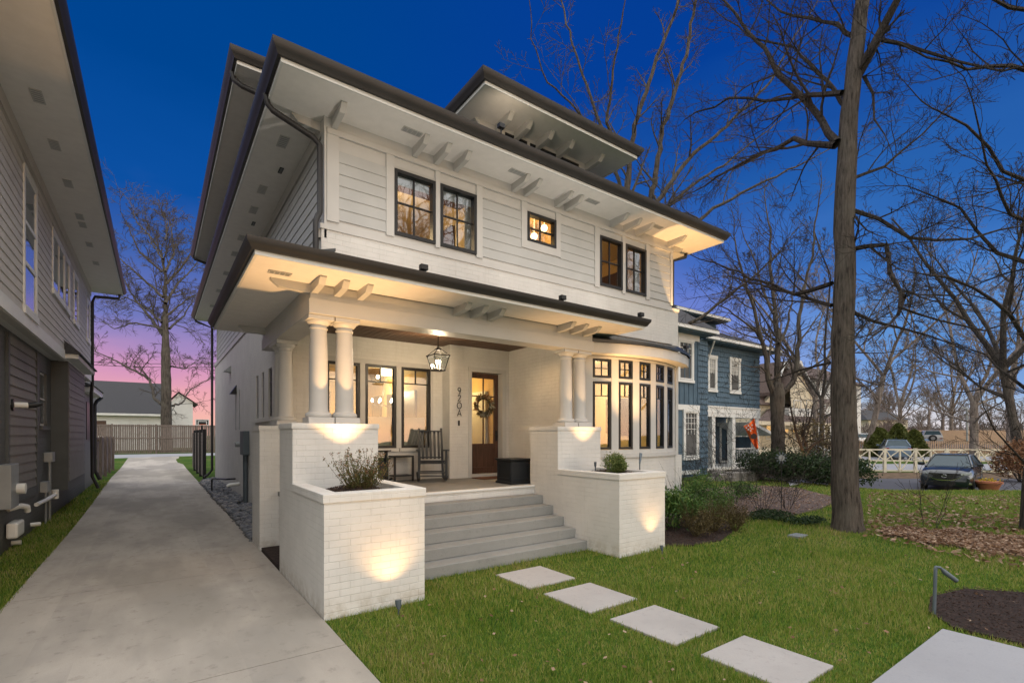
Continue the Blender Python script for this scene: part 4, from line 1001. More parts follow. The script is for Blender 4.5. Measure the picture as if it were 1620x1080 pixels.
# rocking chairs
def rocking_chair(label, loc, rz):
    r = thing('rocking_chair', label, 'rocking chair', loc, 'black rocking chairs on the porch'); r.rotation_euler = (0, 0, rz); r.scale = (.97, .94, .93)
    m = M['black']; B = lambda nm, q, p=r, **k: q.build(nm, m, p, local=True, **k)
    def bar(a, b, w, t, q=None):
        q = q or MB(); a, b = Vector(a), Vector(b); d = (b-a).normalized(); s = Vector((1, 0, 0)) if abs(d.x) < .9 else Vector((0, 1, 0)); s = (s - d*s.dot(d)).normalized(); n_ = d.cross(s)
        q.hull([a+s*w/2+n_*t/2, a-s*w/2+n_*t/2, a-s*w/2-n_*t/2, a+s*w/2-n_*t/2], [b+s*w/2+n_*t/2, b-s*w/2+n_*t/2, b-s*w/2-n_*t/2, b+s*w/2-n_*t/2]); return q
    for sx in (-.27, .27):
        q = MB(); P = [(sx, -.42 + .88*k/10, .035 + .42*((k/10-.48)**2)) for k in range(11)]
        q.loft([[(x-.018, y, z-.02), (x+.018, y, z-.02), (x+.018, y, z+.022), (x-.018, y, z+.022)] for x, y, z in P]); B('rocker', q)
        B('leg', bar((sx, -.26, .06), (sx, -.26, .66), .045, .045)); B('leg', bar((sx*.93, .17, .06), (sx*.86, .20, .45), .045, .045))
        B('back_post', bar((sx*.86, .17, .38), (sx*.86, .43, 1.13), .045, .04)); B('armrest', bar((sx*1.06, -.34, .675), (sx*.98, .28, .645), .085, .025))
    q = MB()
    for k in range(8): y = -.27 + .058*k; q.box(-.26, y, .435-.012*k*.5, .26, y+.048, .458-.012*k*.5)
    B('seat', q); B('front_rail', bar((-.26, -.27, .40), (.26, -.27, .40), .09, .025)); B('stretcher', bar((-.26, -.26, .20), (.26, -.26, .20), .05, .022)); B('stretcher', bar((-.25, .17, .20), (.25, .17, .20), .05, .022)); B('stretcher', bar((-.26, -.255, .13), (.26, -.255, .13), .03, .02))
    q = MB()
    for k in range(5): x = -.165 + .0825*k; bar((x*1.0, .20, .47), (x*1.05, .41, 1.06), .048, .016, q)
    B('back_slats', q); B('back_rail', bar((-.225, .385, 1.02), (.225, .415, 1.10), .01, .01) if 0 else bar((-.225, .40, 1.07), (.225, .40, 1.07), .085, .028)); B('back_rail', bar((-.225, .205, .50), (.225, .205, .50), .08, .028))
    return r
rocking_chair('black slatted rocking chair on the porch between the windows and the entry', (4.43, 8.86, .937), R_(-22))
rocking_chair('second black rocking chair, mostly hidden behind the left brick pedestal', (3.08, 8.80, .937), R_(24))
p = gz(633, 760, .935); t_ = thing('side_table', 'small black side table with a lower shelf left of the rocking chair', 'side table', (p.x, p.y, .937))
MB().box(-.21, -.21, .475, .21, .21, .505).build('tabletop', M['black'], t_, local=True, bevel=.012); MB().box(-.19, -.19, .10, .19, .19, .12).build('shelf', M['black'], t_, local=True)
for sx in (-.19, .19):
    for sy in (-.19, .19): MB().box(sx-.018, sy-.018, 0, sx+.018, sy+.018, .474).build('leg', M['black'], t_, local=True)
def planter_box(label, x, y, s=.50, h=.47):
    r = thing('planter_box', label, 'planter box', (x, y, .938), 'black porch planter boxes'); m = M['black']
    q = MB(); a = s/2-.03; q.loft([[(sx*(a+.03), sy*(a+.03), 0) for sx, sy in ((-1,-1),(1,-1),(1,1),(-1,1))], [(sx*(a+.03), sy*(a+.03), .035) for sx, sy in ((-1,-1),(1,-1),(1,1),(-1,1))], [(sx*a, sy*a, .055) for sx, sy in ((-1,-1),(1,-1),(1,1),(-1,1))], [(sx*a, sy*a, h-.06) for sx, sy in ((-1,-1),(1,-1),(1,1),(-1,1))]]); q.build('box', m, r, local=True)
    for F in (Fr((0, -a, 0), (1, 0, 0), (0, -1, 0)), Fr((-a, 0, 0), (0, 1, 0), (-1, 0, 0)), Fr((a, 0, 0), (0, 1, 0), (1, 0, 0))):
        q = MB(); e = a-.001; q.fb(F, -e, -e+.05, 0, .012, .056, h-.061); q.fb(F, e-.05, e, 0, .012, .056, h-.061); q.fb(F, -e+.05, e-.05, 0, .012, .056, .11); q.fb(F, -e+.05, e-.05, 0, .012, h-.11, h-.061)
        q.build('side_panel', m, r, local=True)
    q = MB(); b_ = s/2+.012; q.loft([[(sx*k, sy*k, z) for sx, sy in ((-1,-1),(1,-1),(1,1),(-1,1))] for k, z in ((a, h-.06), (b_-.02, h-.03), (b_, h-.02), (b_, h))]); q.build('rim', m, r, local=True, bevel=.003)
    return r
p = gz(807.8, 766.5, .935); planter_box('square black planter box on the porch edge beside the door', p.x+.25, p.y+.25)
p = gz(617, 762, .935); planter_box('square black planter box on the porch edge next to the side table', p.x-.25, p.y+.25)

# river rocks along the drive side of the house
def rocks():
    rr_ = random.Random(9); ico = []
    import bmesh
    bm = bmesh.new(); bmesh.ops.create_icosphere(bm, subdivisions=1, radius=1); tv = np.array([v.co[:] for v in bm.verts]); tf = [[v.index for v in f.verts] for f in bm.faces]; bm.free()
    V = []; F = []; n = 0
    for layer in range(2):
        for k in range(1250):
            y = 9.5 + 13*rr_.random()**1.25; x = rr_.uniform(1.36, 1.86); s = rr_.uniform(.035, .075)
            if y > 13.5 and 1.66 < x and y < 14.2 and layer: continue
            R = Matrix.Rotation(rr_.uniform(0, 6.28), 3, 'Z') @ Matrix.Rotation(rr_.uniform(-.4, .4), 3, 'X')
            S = np.array([s*rr_.uniform(1, 1.5), s, s*rr_.uniform(.45, .7)]); z = .02 + .05*layer + .14*(x-1.36)/.5
            V.append((tv*(1+.12*np.random.RandomState(k).randn(len(tv), 1)))*S @ np.array(R).T + np.array([x, y, z])); F += [[i+n for i in f] for f in tf]; n += len(tv)
    me = bpy.data.meshes.new('river_rocks'); me.from_pydata(np.concatenate(V).tolist(), [], F); me.update(); me.polygons.foreach_set('use_smooth', [True]*len(me.polygons)); me.materials.append(M['rock'])
    o = bpy.data.objects.new('river_rocks', me); C.objects.link(o); tag(o, 'grey river rocks filling the strip between driveway and white house', 'rocks', kind='stuff')
rocks()
tag(MB().prism([(1.36, 7.25), (1.9, 7.25), (1.9, 8.705), (1.36, 8.705)], -.05, .06).build('mulch_bed', M['mulchm']), kind='structure')

# ------------------------------------------------------------------ neighbour on the left
NB = thing('house', 'grey sided neighbouring house along the left side of the driveway', 'house', (-2, 9, 0))
xu, xl = -1.7, -1.95; FNU = Fr((xu, 0, 0), (0, 1, 0), (1, 0, 0)); FNL = Fr((xl, 0, 0), (0, 1, 0), (1, 0, 0))
Y1 = 20.6; wins = [(10.8, 11.7, 3.88, 6.03), (13.45, 14.97, 4.80, 5.94), (15.1, 15.72, 4.80, 5.92), (16.6, 17.35, 4.77, 5.92), (19.5, 20.1, 4.76, 5.9)]
q = MB(); wall(q, FNU, 4.5, Y1, 3.55, 6.5, wins); q.box(-9, Y1-.1, 3.55, xu-.125, Y1, 6.5); q.build('upper_wall', M['trim'], NB)
q = MB(); siding(q, FNU, 4.5, Y1-.1, 3.77, 6.28, e=.145, t=.02, holes=[(a-.085, b+.085, c-.085, d+.085) for a, b, c, d in wins]); q.build('upper_siding', M['nbsiding'], NB)
for k, (a, b, c, d) in enumerate(wins):
    w = MB(); o = .085
    w.fb(FNU, a-o, a, 0, .032, c-o, d+o); w.fb(FNU, b, b+o, 0, .032, c-o, d+o); w.fb(FNU, a, b, 0, .032, d, d+o); w.fb(FNU, a-o*1.2, b+o*1.2, .001, .05, c-o-.03, c-.001)
    H_ = (.33, .63) if k == 0 else ()
    ww = window(NB, Fr((xu+.045, 0, 0), (0, 1, 0), (1, 0, 0)), a, b, c, d, M['white'], M['winnb'], H=H_, V=(.5,) if k == 1 else (), fw=.05, mw=.03 if k == 0 else .02, b0=-.06, b1=-.02)
    w.build('casing', M['white'], ww)
MB().box(-4.5, 6, 3.6, -1.9, 20.3, 3.62).build('room_floor', M['winroom'], NB); MB().box(-4.6, 6, 3.6, -4.5, 20.3, 6.4).build('room_wall', M['winroom'], NB)
q = MB(); q.fb(FNU, 4.5, Y1, -.3, .03, 3.56, 3.768); q.build('belt_board', M['white'], NB)
q = MB(); q.fb(FNU, 4.5, Y1, .0, .028, 6.285, 6.5); q.build('frieze', M['nbsiding'], NB)
q = MB(); q.box(-1.72, 4.5, 6.50, -.925, 20.95, 6.53); q.build('soffit', M['soffit'], NB)
q = MB(); hip(q, -9.2, 3.6, -.90, 21.0, 6.66, 1.6); q.build('roof', M['shingle'], NB)
edge(NB, [(-.925, 4.5), (-.925, 20.95), (-4.9, 20.95)][::-1], 6.495, .13, .12, .05)
for y in (9.3, 10.7, 12.2, 13.9, 14.4, 15.8, 17.4): vent(NB, -1.32, y, 6.50, .13, .34)
pipe_path([(-.98, 20.85, 6.5), (-1.0, 20.85, 6.36), (-1.6, 20.72, 6.3), (-1.66, 20.70, 6.1), (-1.66, 20.70, 3.5), (-1.7, 20.9, 3.2), (-1.7, 21.2, .5), (-1.55, 21.2, .1)], .045, 'downspout', M['gutter'], NB)
q = MB(); wall(q, FNL, 4.5, 21.9, -.1, 3.56, [(14.0, 14.75, 2.05, 3.18)]); q.build('lower_wall', M['nbbrick'], NB)
q = MB(); siding(q, FNL, 11.2, 13.45, .86, 3.5, e=.165, t=.03); q.build('lower_siding', M['nbdark'], NB)
q = MB(); siding(q, FNL, 4.6, 10.6, .86, 3.5, e=.165, t=.03); q.build('lower_siding', M['nbdark'], NB)
q = MB(); q.fb(FNL, 4.6, 10.6, 0, .035, .70, .855); q.fb(FNL, 11.2, 13.45, 0, .035, .70, .855); q.fb(FNL, 11.1, 11.2, 0, .04, .7, 3.5); q.fb(FNL, 13.45, 13.58, 0, .04, .7, 3.5); q.build('corner_board', M['nbpanel'], NB)
w = window(NB, FNL, 14.0, 14.75, 2.05, 3.18, M['white'], M['winnb'], b0=-.10, b1=-.04, fw=.06, H=(.5,)); MB().fb(FNL, 13.92, 14.83, 0, .05, 1.96, 2.045).build('sill', M['nbbrick'], w)
# box bay standing off the wall
q = MB(); q.box(xl, 15.3, .58, -1.66, 18.5, 3.56); q.build('bay_wall', M['nbpanel'], NB)
q = MB(); siding(q, Fr((-1.66, 0, 0), (0, 1, 0), (1, 0, 0)), 15.36, 18.44, .78, 3.5, e=.165, t=.022); q.build('bay_siding', M['nbdark'], NB)
q = MB(); q.hull([(-1.95, 15.0, 3.60), (-1.45, 15.0, 3.60), (-1.45, 18.8, 3.60), (-1.95, 18.8, 3.60)], [(-1.95, 15.0, 3.80), (-1.45, 15.0, 3.72), (-1.45, 18.8, 3.72), (-1.95, 18.8, 3.80)]); q.build('bay_roof_trim', M['white'], NB)
q = MB(); q.add([(-1.40, 14.95, 3.73), (-1.40, 18.85, 3.73), (-1.69, 18.85, 4.0), (-1.69, 14.95, 4.0), (-1.40, 14.95, 3.70), (-1.40, 18.85, 3.70), (-1.69, 18.85, 3.7), (-1.69, 14.95, 3.7)], [(0,1,2,3),(0,4,5,1),(3,7,4,0),(1,5,6,2),(7,6,5,4)]); q.build('bay_roof', M['shingle'], NB)
q = MB(); q.box(-3.2, 21.9, -.1, -1.96, 24.8, 3.3); q.build('rear_wall', M['nbdark'], NB); q = MB(); q.box(-3.3, 21.7, 3.3, -1.70, 25.1, 3.48); q.build('rear_roof_trim', M['white'], NB); q = MB(); q.hull([(-3.4,21.65,3.485),(-1.65,21.65,3.485),(-1.65,25.15,3.485),(-3.4,25.15,3.485)], [(-3.4,21.65,4.1),(-2.9,21.65,4.1),(-2.9,25.15,4.1),(-3.4,25.15,4.1)]); q.build('rear_roof', M['shingle'], NB)
MB().fb(Fr((-1.96,0,0),(0,1,0),(1,0,0)), 22.4, 23.6, .0, .02, 1.7, 3.0).build('rear_window', M['dark'], NB)
pipe_path([(-1.72, 24.9, 3.3), (-1.85, 24.7, 3.15), (-1.9, 24.6, 3.0), (-1.9, 24.6, .5), (-1.75, 24.6, .15)], .06, 'downspout', M['gutter'], NB)
def nbf(name, mat, *boxes, bevel=.008):
    q = MB()
    for b_ in boxes: q.fb(FNL, *b_)
    return q.build(name, mat, NB, bevel=bevel)
nbf('electric_meter_box', M['galv'], (10.55, 11.08, 0, .16, .72, 1.40)); q = MB(); q.tube([FNL.p(10.95, .14, 1.0), FNL.p(10.95, .26, 1.0)], .085, 16); q.build('meter_dial', M['pvc'], NB)
nbf('junction_box', M['galv'], (14.4, 14.75, 0, .14, 1.27, 1.48)); nbf('junction_box', M['galv'], (13.95, 14.25, 0, .12, .66, .88))
pipe_path([FNL.p(14.5, .08, 1.27), FNL.p(14.5, .08, -.05)], .028, 'conduit', M['galv'], NB); pipe_path([FNL.p(14.05, .08, .66), FNL.p(14.05, .08, -.05)], .022, 'conduit', M['galv'], NB)
pipe_path([FNL.p(13.2, .06, .50), FNL.p(13.9, .12, .52), FNL.p(14.6, .16, .55)], .04, 'vent_pipe', M['pvc'], NB); q = MB(); q.tube([FNL.p(14.6, .16, .46), FNL.p(14.6, .16, .66)], .06, 12); q.build('pipe_cap', M['pvc'], NB)
pipe_path([FNL.p(11.15, .02, .66), FNL.p(11.3, .14, .69), FNL.p(11.55, .18, .64), FNL.p(11.6, .18, .56)], .045, 'vent_pipe', M['pvc'], NB); nbf('disconnect_box', M['pvc'], (11.0, 11.5, .02, .16, .20, .45), bevel=.03)
pipe_path([FNL.p(13.0, 0, .14), FNL.p(13.05, .14, .14)], .04, 'vent_pipe', M['pvc'], NB); pipe_path([FNL.p(11.5, 0, .06), FNL.p(11.5, .12, .06)], .04, 'vent_pipe', M['pvc'], NB)
# wall sconce: black bracket, white cylinder shade
q = MB(); q.tube([FNL.p(11.42, .02, 2.35), FNL.p(11.42, .05, 2.35)], .10, 16); s_ = q.build('wall_sconce', M['dark'], NB)
q = MB(); q.tube([FNL.p(11.42, .05, 2.35), FNL.p(11.45, .21, 2.35)], .048, 16); q.build('shade', M['white'], s_); q = MB(); q.tube([FNL.p(11.45, .21, 2.35), FNL.p(11.47, .30, 2.36), FNL.p(11.48, .38, 2.38)], [.052, .05, .02], 16); q.build('cap', M['dark'], s_)

# ------------------------------------------------------------------ far end of the driveway
g0 = lambda x, y: ground_z(x, y)
def board_fence(label, A, B, h, mat, post=2.9, bw=.14, rails=3, name='wood_fence', gap=.012):
    A, B = Vector((A[0], A[1], 0)), Vector((B[0], B[1], 0)); d = B-A; L = d.length; U = d.normalized(); F = Fr((A.x, A.y, 0), U, U.cross(Vector((0, 0, 1))))
    r = thing(name, label, 'fence', (A.x, A.y, g0(A.x, A.y))); rr_ = random.Random(3); z = g0((A.x+B.x)/2, (A.y+B.y)/2)
    q = MB(); a = 0
    while a < L:
        w = bw*rr_.uniform(.9, 1.05); q.fb(F, a, a+w-gap*rr_.uniform(.5, 3), -.012, .012, z+.05, z+h+rr_.uniform(-.015, .015)); a += w
    q.build('board_panel', mat, r)
    for k in range(rails): zz = z + .25 + (h-.4)*k/(rails-1); MB().fb(F, 0, L, .0125, .055, zz, zz+.09).build('rail', mat, r)
    a = 0
    while a <= L+.1: MB().fb(F, a-.06, a+.06, .0555, .16, z-.1, z+h+.04).build('post', mat, r); a += post
    return r
board_fence('long weathered wooden fence across the end of the driveway', (-14.5, 51.5), (9.5, 51.5), 2.45, M['fencew'])
board_fence('short weathered wooden fence behind the grey house at the driveway edge', (-1.95, 26.2), (-1.95, 34.5), 1.75, M['fencew'], rails=2, post=2.4)
# slatted screen on the right
r = thing('slat_fence', 'dark framed wooden slat fence panels beyond the white house', 'fence', (1.9, 24, 0))
for k in range(4):
    y0 = 24 + 2.1*k; q = MB()
    for j in range(13): z = .1 + .145*j; q.box(1.62, y0+.05, z, 1.65, y0+2.05, z+.13)
    q.build('slat_panel', flat('stained_slat', (.12, .10, .085), .8), r); q = MB(); q.box(1.56, y0-.05, 0, 1.68, y0+.05, 2.1); q.build('post', M['dark'], r)
p = at(320, 690, 30); r = thing('basketball_hoop', 'white and black basketball backboard above the slat fence', 'basketball hoop', (p.x, p.y, 0))
F = Fr((p.x, p.y, 0), (1, .1, 0), (.1, -1, 0)); z = at(320, 672, 30).z
q = MB(); q.fb(F, -.36, .36, 0, .03, z-.02, z+.34); q.build('backboard', M['white'], r); q = MB(); q.fb(F, -.31, .31, .0305, .034, z+.02, z+.30); q.build('board_face', M['dark'], r); q = MB()
q.fb(F, -.24, .24, .035, .04, z+.20, z+.24); q.fb(F, -.24, -.20, .035, .04, z+.0, z+.20); q.fb(F, .20, .24, .035, .04, z+.0, z+.20); q.build('target_square', M['white'], r)
q = MB(); q.fb(F, -.04, .04, -.2, -.1, 0, z+.1); q.build('pole', M['dark'], r); q = MB(); q.tube([F.p(.2*math.cos(a), .26+.2*math.sin(a), z+.02) for a in np.linspace(0, 6.28, 18)], .012, 6); q.build('hoop_ring', M['orange'], r)
# white cottage with big dark roof
r = thing('house', 'white cottage with a big dark shingle roof behind the back fence', 'house', (-6, 66, 0)); Yc = 64
def wl(u, v, y=Yc): return gy(u, v, y)
xa, xb_ = wl(60, 650).x, wl(263, 650).x; ze = wl(200, 655).z; zr = gy(200, 604, Yc+5).z
FC = Fr((0, Yc, 0), (1, 0, 0), (0, -1, 0)); q = MB(); q.fb(FC, xa, xb_, -9, 0, -.2, ze); q.build('wall', M['white'], r)
q = MB(); q.add([(xa-.5, Yc-.6, ze), (xb_+.5, Yc-.6, ze), (xb_+.5, Yc+5, zr), (xa-.5, Yc+5, zr), (xb_+.5, Yc+10.5, ze), (xa-.5, Yc+10.5, ze)], [(0,1,2,3),(3,2,4,5),(1,4,2),(0,3,5),(0,5,4,1)]); q.build('roof', M['shingle'], r)
q = MB(); q.fb(FC, xa-.5, xb_+.5, .55, .68, ze-.16, ze+.06); q.build('eave_board', M['white'], r)
for u0, u1 in ((207, 221), (223, 236)): a, b = wl(u0, 670).x, wl(u1, 670).x; window(r, FC, a, b, ze-2.0, wl(210, 662).z, M['white'], M['winnb'], H=(.5,), fw=.1, b0=.01, b1=.08)
a, b = wl(147, 670).x, wl(168, 670).x; MB().fb(FC, a, b, .01, .03, ze-2.2, wl(150, 665).z).build('garage_door', M['door'], r)
r = thing('house', 'small white gabled house behind the big tree at the end of the drive', 'house', (2, 75, 0)); Yg = 74
a, b, c = gy(270, 660, Yg), gy(305, 660, Yg), gy(288, 624, Yg); zt_ = gy(300, 645, Yg).z
q = MB(); q.box(a.x, Yg, 0, b.x, Yg+8, gy(300, 636, Yg).z); q.add([(a.x, Yg, gy(300, 636, Yg).z), (b.x, Yg, gy(300, 636, Yg).z), ((a.x*.65+b.x*.35), Yg, gy(288, 622, Yg).z)], [(0,1,2)]); q.build('wall', M['white'], r)
q = MB(); zg = gy(300, 636, Yg).z; ap = (a.x*.65+b.x*.35, gy(288, 622, Yg).z+.2); q.add([(a.x-.4, Yg-.3, zg-.1), (ap[0], Yg-.3, ap[1]), (b.x+.6, Yg-.3, zg-.3), (a.x-.4, Yg+8, zg-.1), (ap[0], Yg+8, ap[1]), (b.x+.6, Yg+8, zg-.3)], [(0,1,4,3),(1,2,5,4)]); q.build('roof', M['shingle'], r)
window(r, Fr((0, Yg, 0), (1, 0, 0), (0, -1, 0)), gy(293, 0, Yg).x, gy(303, 0, Yg).x, gy(0, 678, Yg).z-1.5, gy(300, 672, Yg).z, M['white'], M['winnb'], b0=.01, b1=.08)
for k, (vl, vr) in enumerate(((571, 577), (567, 570))):
    a_, b_ = at(60, vl, 58), at(430, vr, 58); pts = [a_.lerp(b_, t) - Vector((0, 0, .5*math.sin(math.pi*t))) for t in np.linspace(0, 1, 12)]
    o = MB().tube(pts, .03, 4).build('power_line', M['dark']); tag(o, ['lower overhead power line crossing the pink sky at the end of the drive', 'upper overhead power line crossing the pink sky at the end of the drive'][k], 'power line')
# grassy strip edge: short lawn light at the walk
pl = thing('path_light', 'bent grey pipe path light standing in the lawn by the sidewalk', 'path light', tuple(gz(1477, 975)))
b0 = gz(1477, 975); hp = lambda u, v: at(u, v, (b0.x*FW[0]+b0.y*FW[1]))
MB().tube([b0 - Vector((0, 0, .1)), hp(1479, 935), hp(1480, 898)], .016, 10).build('pole', M['panelbox'], pl)
MB().tube([hp(1479, 900), hp(1480, 896), hp(1487, 897), hp(1493, 902)], .013, 10).build('arm', M['panelbox'], pl, smooth=60); MB().tube([hp(1491, 900), hp(1494, 904), hp(1513, 918)], [.016, .024, .022], 12).build('lamp_head', M['panelbox'], pl, smooth=50)
# ------------------------------------------------------------------ right hand side: beds, houses, street
def dlp(u, v):
    """ground point seen at a photo pixel, following the grade"""
    lo, hi = 2., 200.
    r = gray(u, v)
    for _ in range(40):
        m_ = (lo+hi)/2; z = CAMH + r[2]*m_
        if z > ground_z(r[0]*m_, r[1]*m_): lo = m_
        else: hi = m_
    return (r[0]*lo, r[1]*lo)
BED1 = [(6.74, 5.2), (7.2, 4.9), (8.0, 4.85), (8.9, 5.15), (9.7, 5.7), (10.2, 6.4), (10.4, 7.0), (9.93, 7.4), (9.93, 7.1), (6.74, 7.1)]
sheet('mulch_bed', BED1, M['mulchm'], .03, .3)
BED2 = [dlp(*q) for q in ((1085, 790), (1105, 775), (1180, 768), (1260, 772), (1330, 790), (1300, 805), (1230, 822), (1160, 815), (1100, 812))]
sheet('planting_bed', BED2, flat('bed_soil', (.10, .070, .060), .95, var=.4, scale=9, bump=.8), .03, .4)
BED3 = [dlp(*q) for q in ((1390, 838), (1430, 835), (1475, 842), (1520, 839), (1580, 850), (1640, 852), (1650, 897), (1600, 880), (1560, 880), (1510, 866), (1470, 864), (1430, 852), (1400, 850))]
sheet('leaf_bed', BED3, flat('leafy_soil', (.085, .055, .038), .95, var=.4, scale=9, bump=.8), .02, .4)
BED4 = [(6.15, 1.35), (6.5, 1.62), (7.1, 1.75), (7.8, 1.6), (8.3, 1.0), (8.0, .2), (6.3, 0), (6.15, .4)]
sheet('mulch_bed', BED4, M['mulchm'], .03, .3)
def chips(name, poly, n, mat, w, l, seed, label=None, z=.045, parent=None):
    g = np.random.default_rng(seed); xs = [p[0] for p in poly]; ys = [p[1] for p in poly]; c = []
    while len(c) < n:
        x = g.uniform(min(xs), max(xs)); y = g.uniform(min(ys), max(ys))
        if in_poly(x, y, poly): c.append((x, y, ground_z(x, y) + z + g.random()*.02))
    o = npmesh(name, quads(np.array(c), w, l, g, flat=.75), 4, mat); return tag(o, label, name.replace('_', ' '), kind='stuff')
chips('mulch_chips', BED1, 9000, M['mulchp'], .010, .035, 1, 'dark bark mulch around the bushes right of the brick planter')
chips('mulch_chips', BED4, 6000, M['mulchp'], .009, .03, 2, 'dark bark mulch at the corner of the sidewalk, bottom right')
chips('leaf_litter', BED3, 3600, M['deadleaf'], .042, .065, 3, 'brown fallen leaves in the strip between the two lawns')
BED5 = [dlp(*q) for q in ((1365, 822), (1450, 812), (1560, 818), (1660, 830), (1660, 912), (1540, 890), (1420, 862), (1360, 850))]; chips('leaf_litter', BED5, 1300, M['deadleaf'], .05, .08, 13, 'thinner brown leaves straying onto the grass around the leaf strip')
FARL = [dlp(*q) for q in ((1372, 780), (1640, 785), (1660, 830), (1370, 830))]; chips('leaf_litter', FARL, 900, M['deadleaf'], .05, .09, 14, 'sparse pale leaves over the far lawn before the street', z=.05)
chips('leaf_litter', BED2, 3800, M['deadleaf'], .018, .07, 4, 'dry leaves and stems over the bare planting bed by the blue house')
sheet('path', [dlp(*q) for q in ((1255, 765), (1330, 767), (1330, 772), (1262, 771))], M['walkc'], .02, .6) if 0 else None
pth = [dlp(*q) for q in ((1246, 763), (1332, 764), (1332, 770), (1250, 769))]
sheet('path', pth, M['walkc'], .04, .5)
# street beyond the far lawn, kerb strip, sidewalk, far road
def band(name, D0, D1, L0, L1, mat, lift=.02): return sheet(name, [DL(D0, L0), DL(D0, L1), DL(D1, L1), DL(D1, L0)], mat, lift, 1.0)
band('road', 20.4, 27.0, 11.6, 46, M['asphalt'], .025)
band('verge', 27.0, 28.6, 14, 46, flat('brown_verge', (.12, .08, .05), .95, var=.4, scale=4, bump=.6), .03)
band('sidewalk', 30.5, 36, 12, 52, M['walkc'], .03); band('road', 40, 47, 8, 70, M['walkc'], .03)
band('dry_grass', 47.2, 100, 14, 130, flat('winter_grass', (.17, .14, .07), .95, var=.35, scale=.6, bump=.6), .03)
band('parking_lot', 54, 64, 20, 60, M['asphalt'], .05)
# street, kerb and sidewalk in front of the house, behind the photographer
tag(MB().box(-60, -16, -.1, 60, -7.5, .01).build('road', M['walkc']), kind='structure'); tag(MB().box(-60, -7.4, -.1, 60, -5.8, .03).build('sidewalk', M['walkc']), kind='structure')

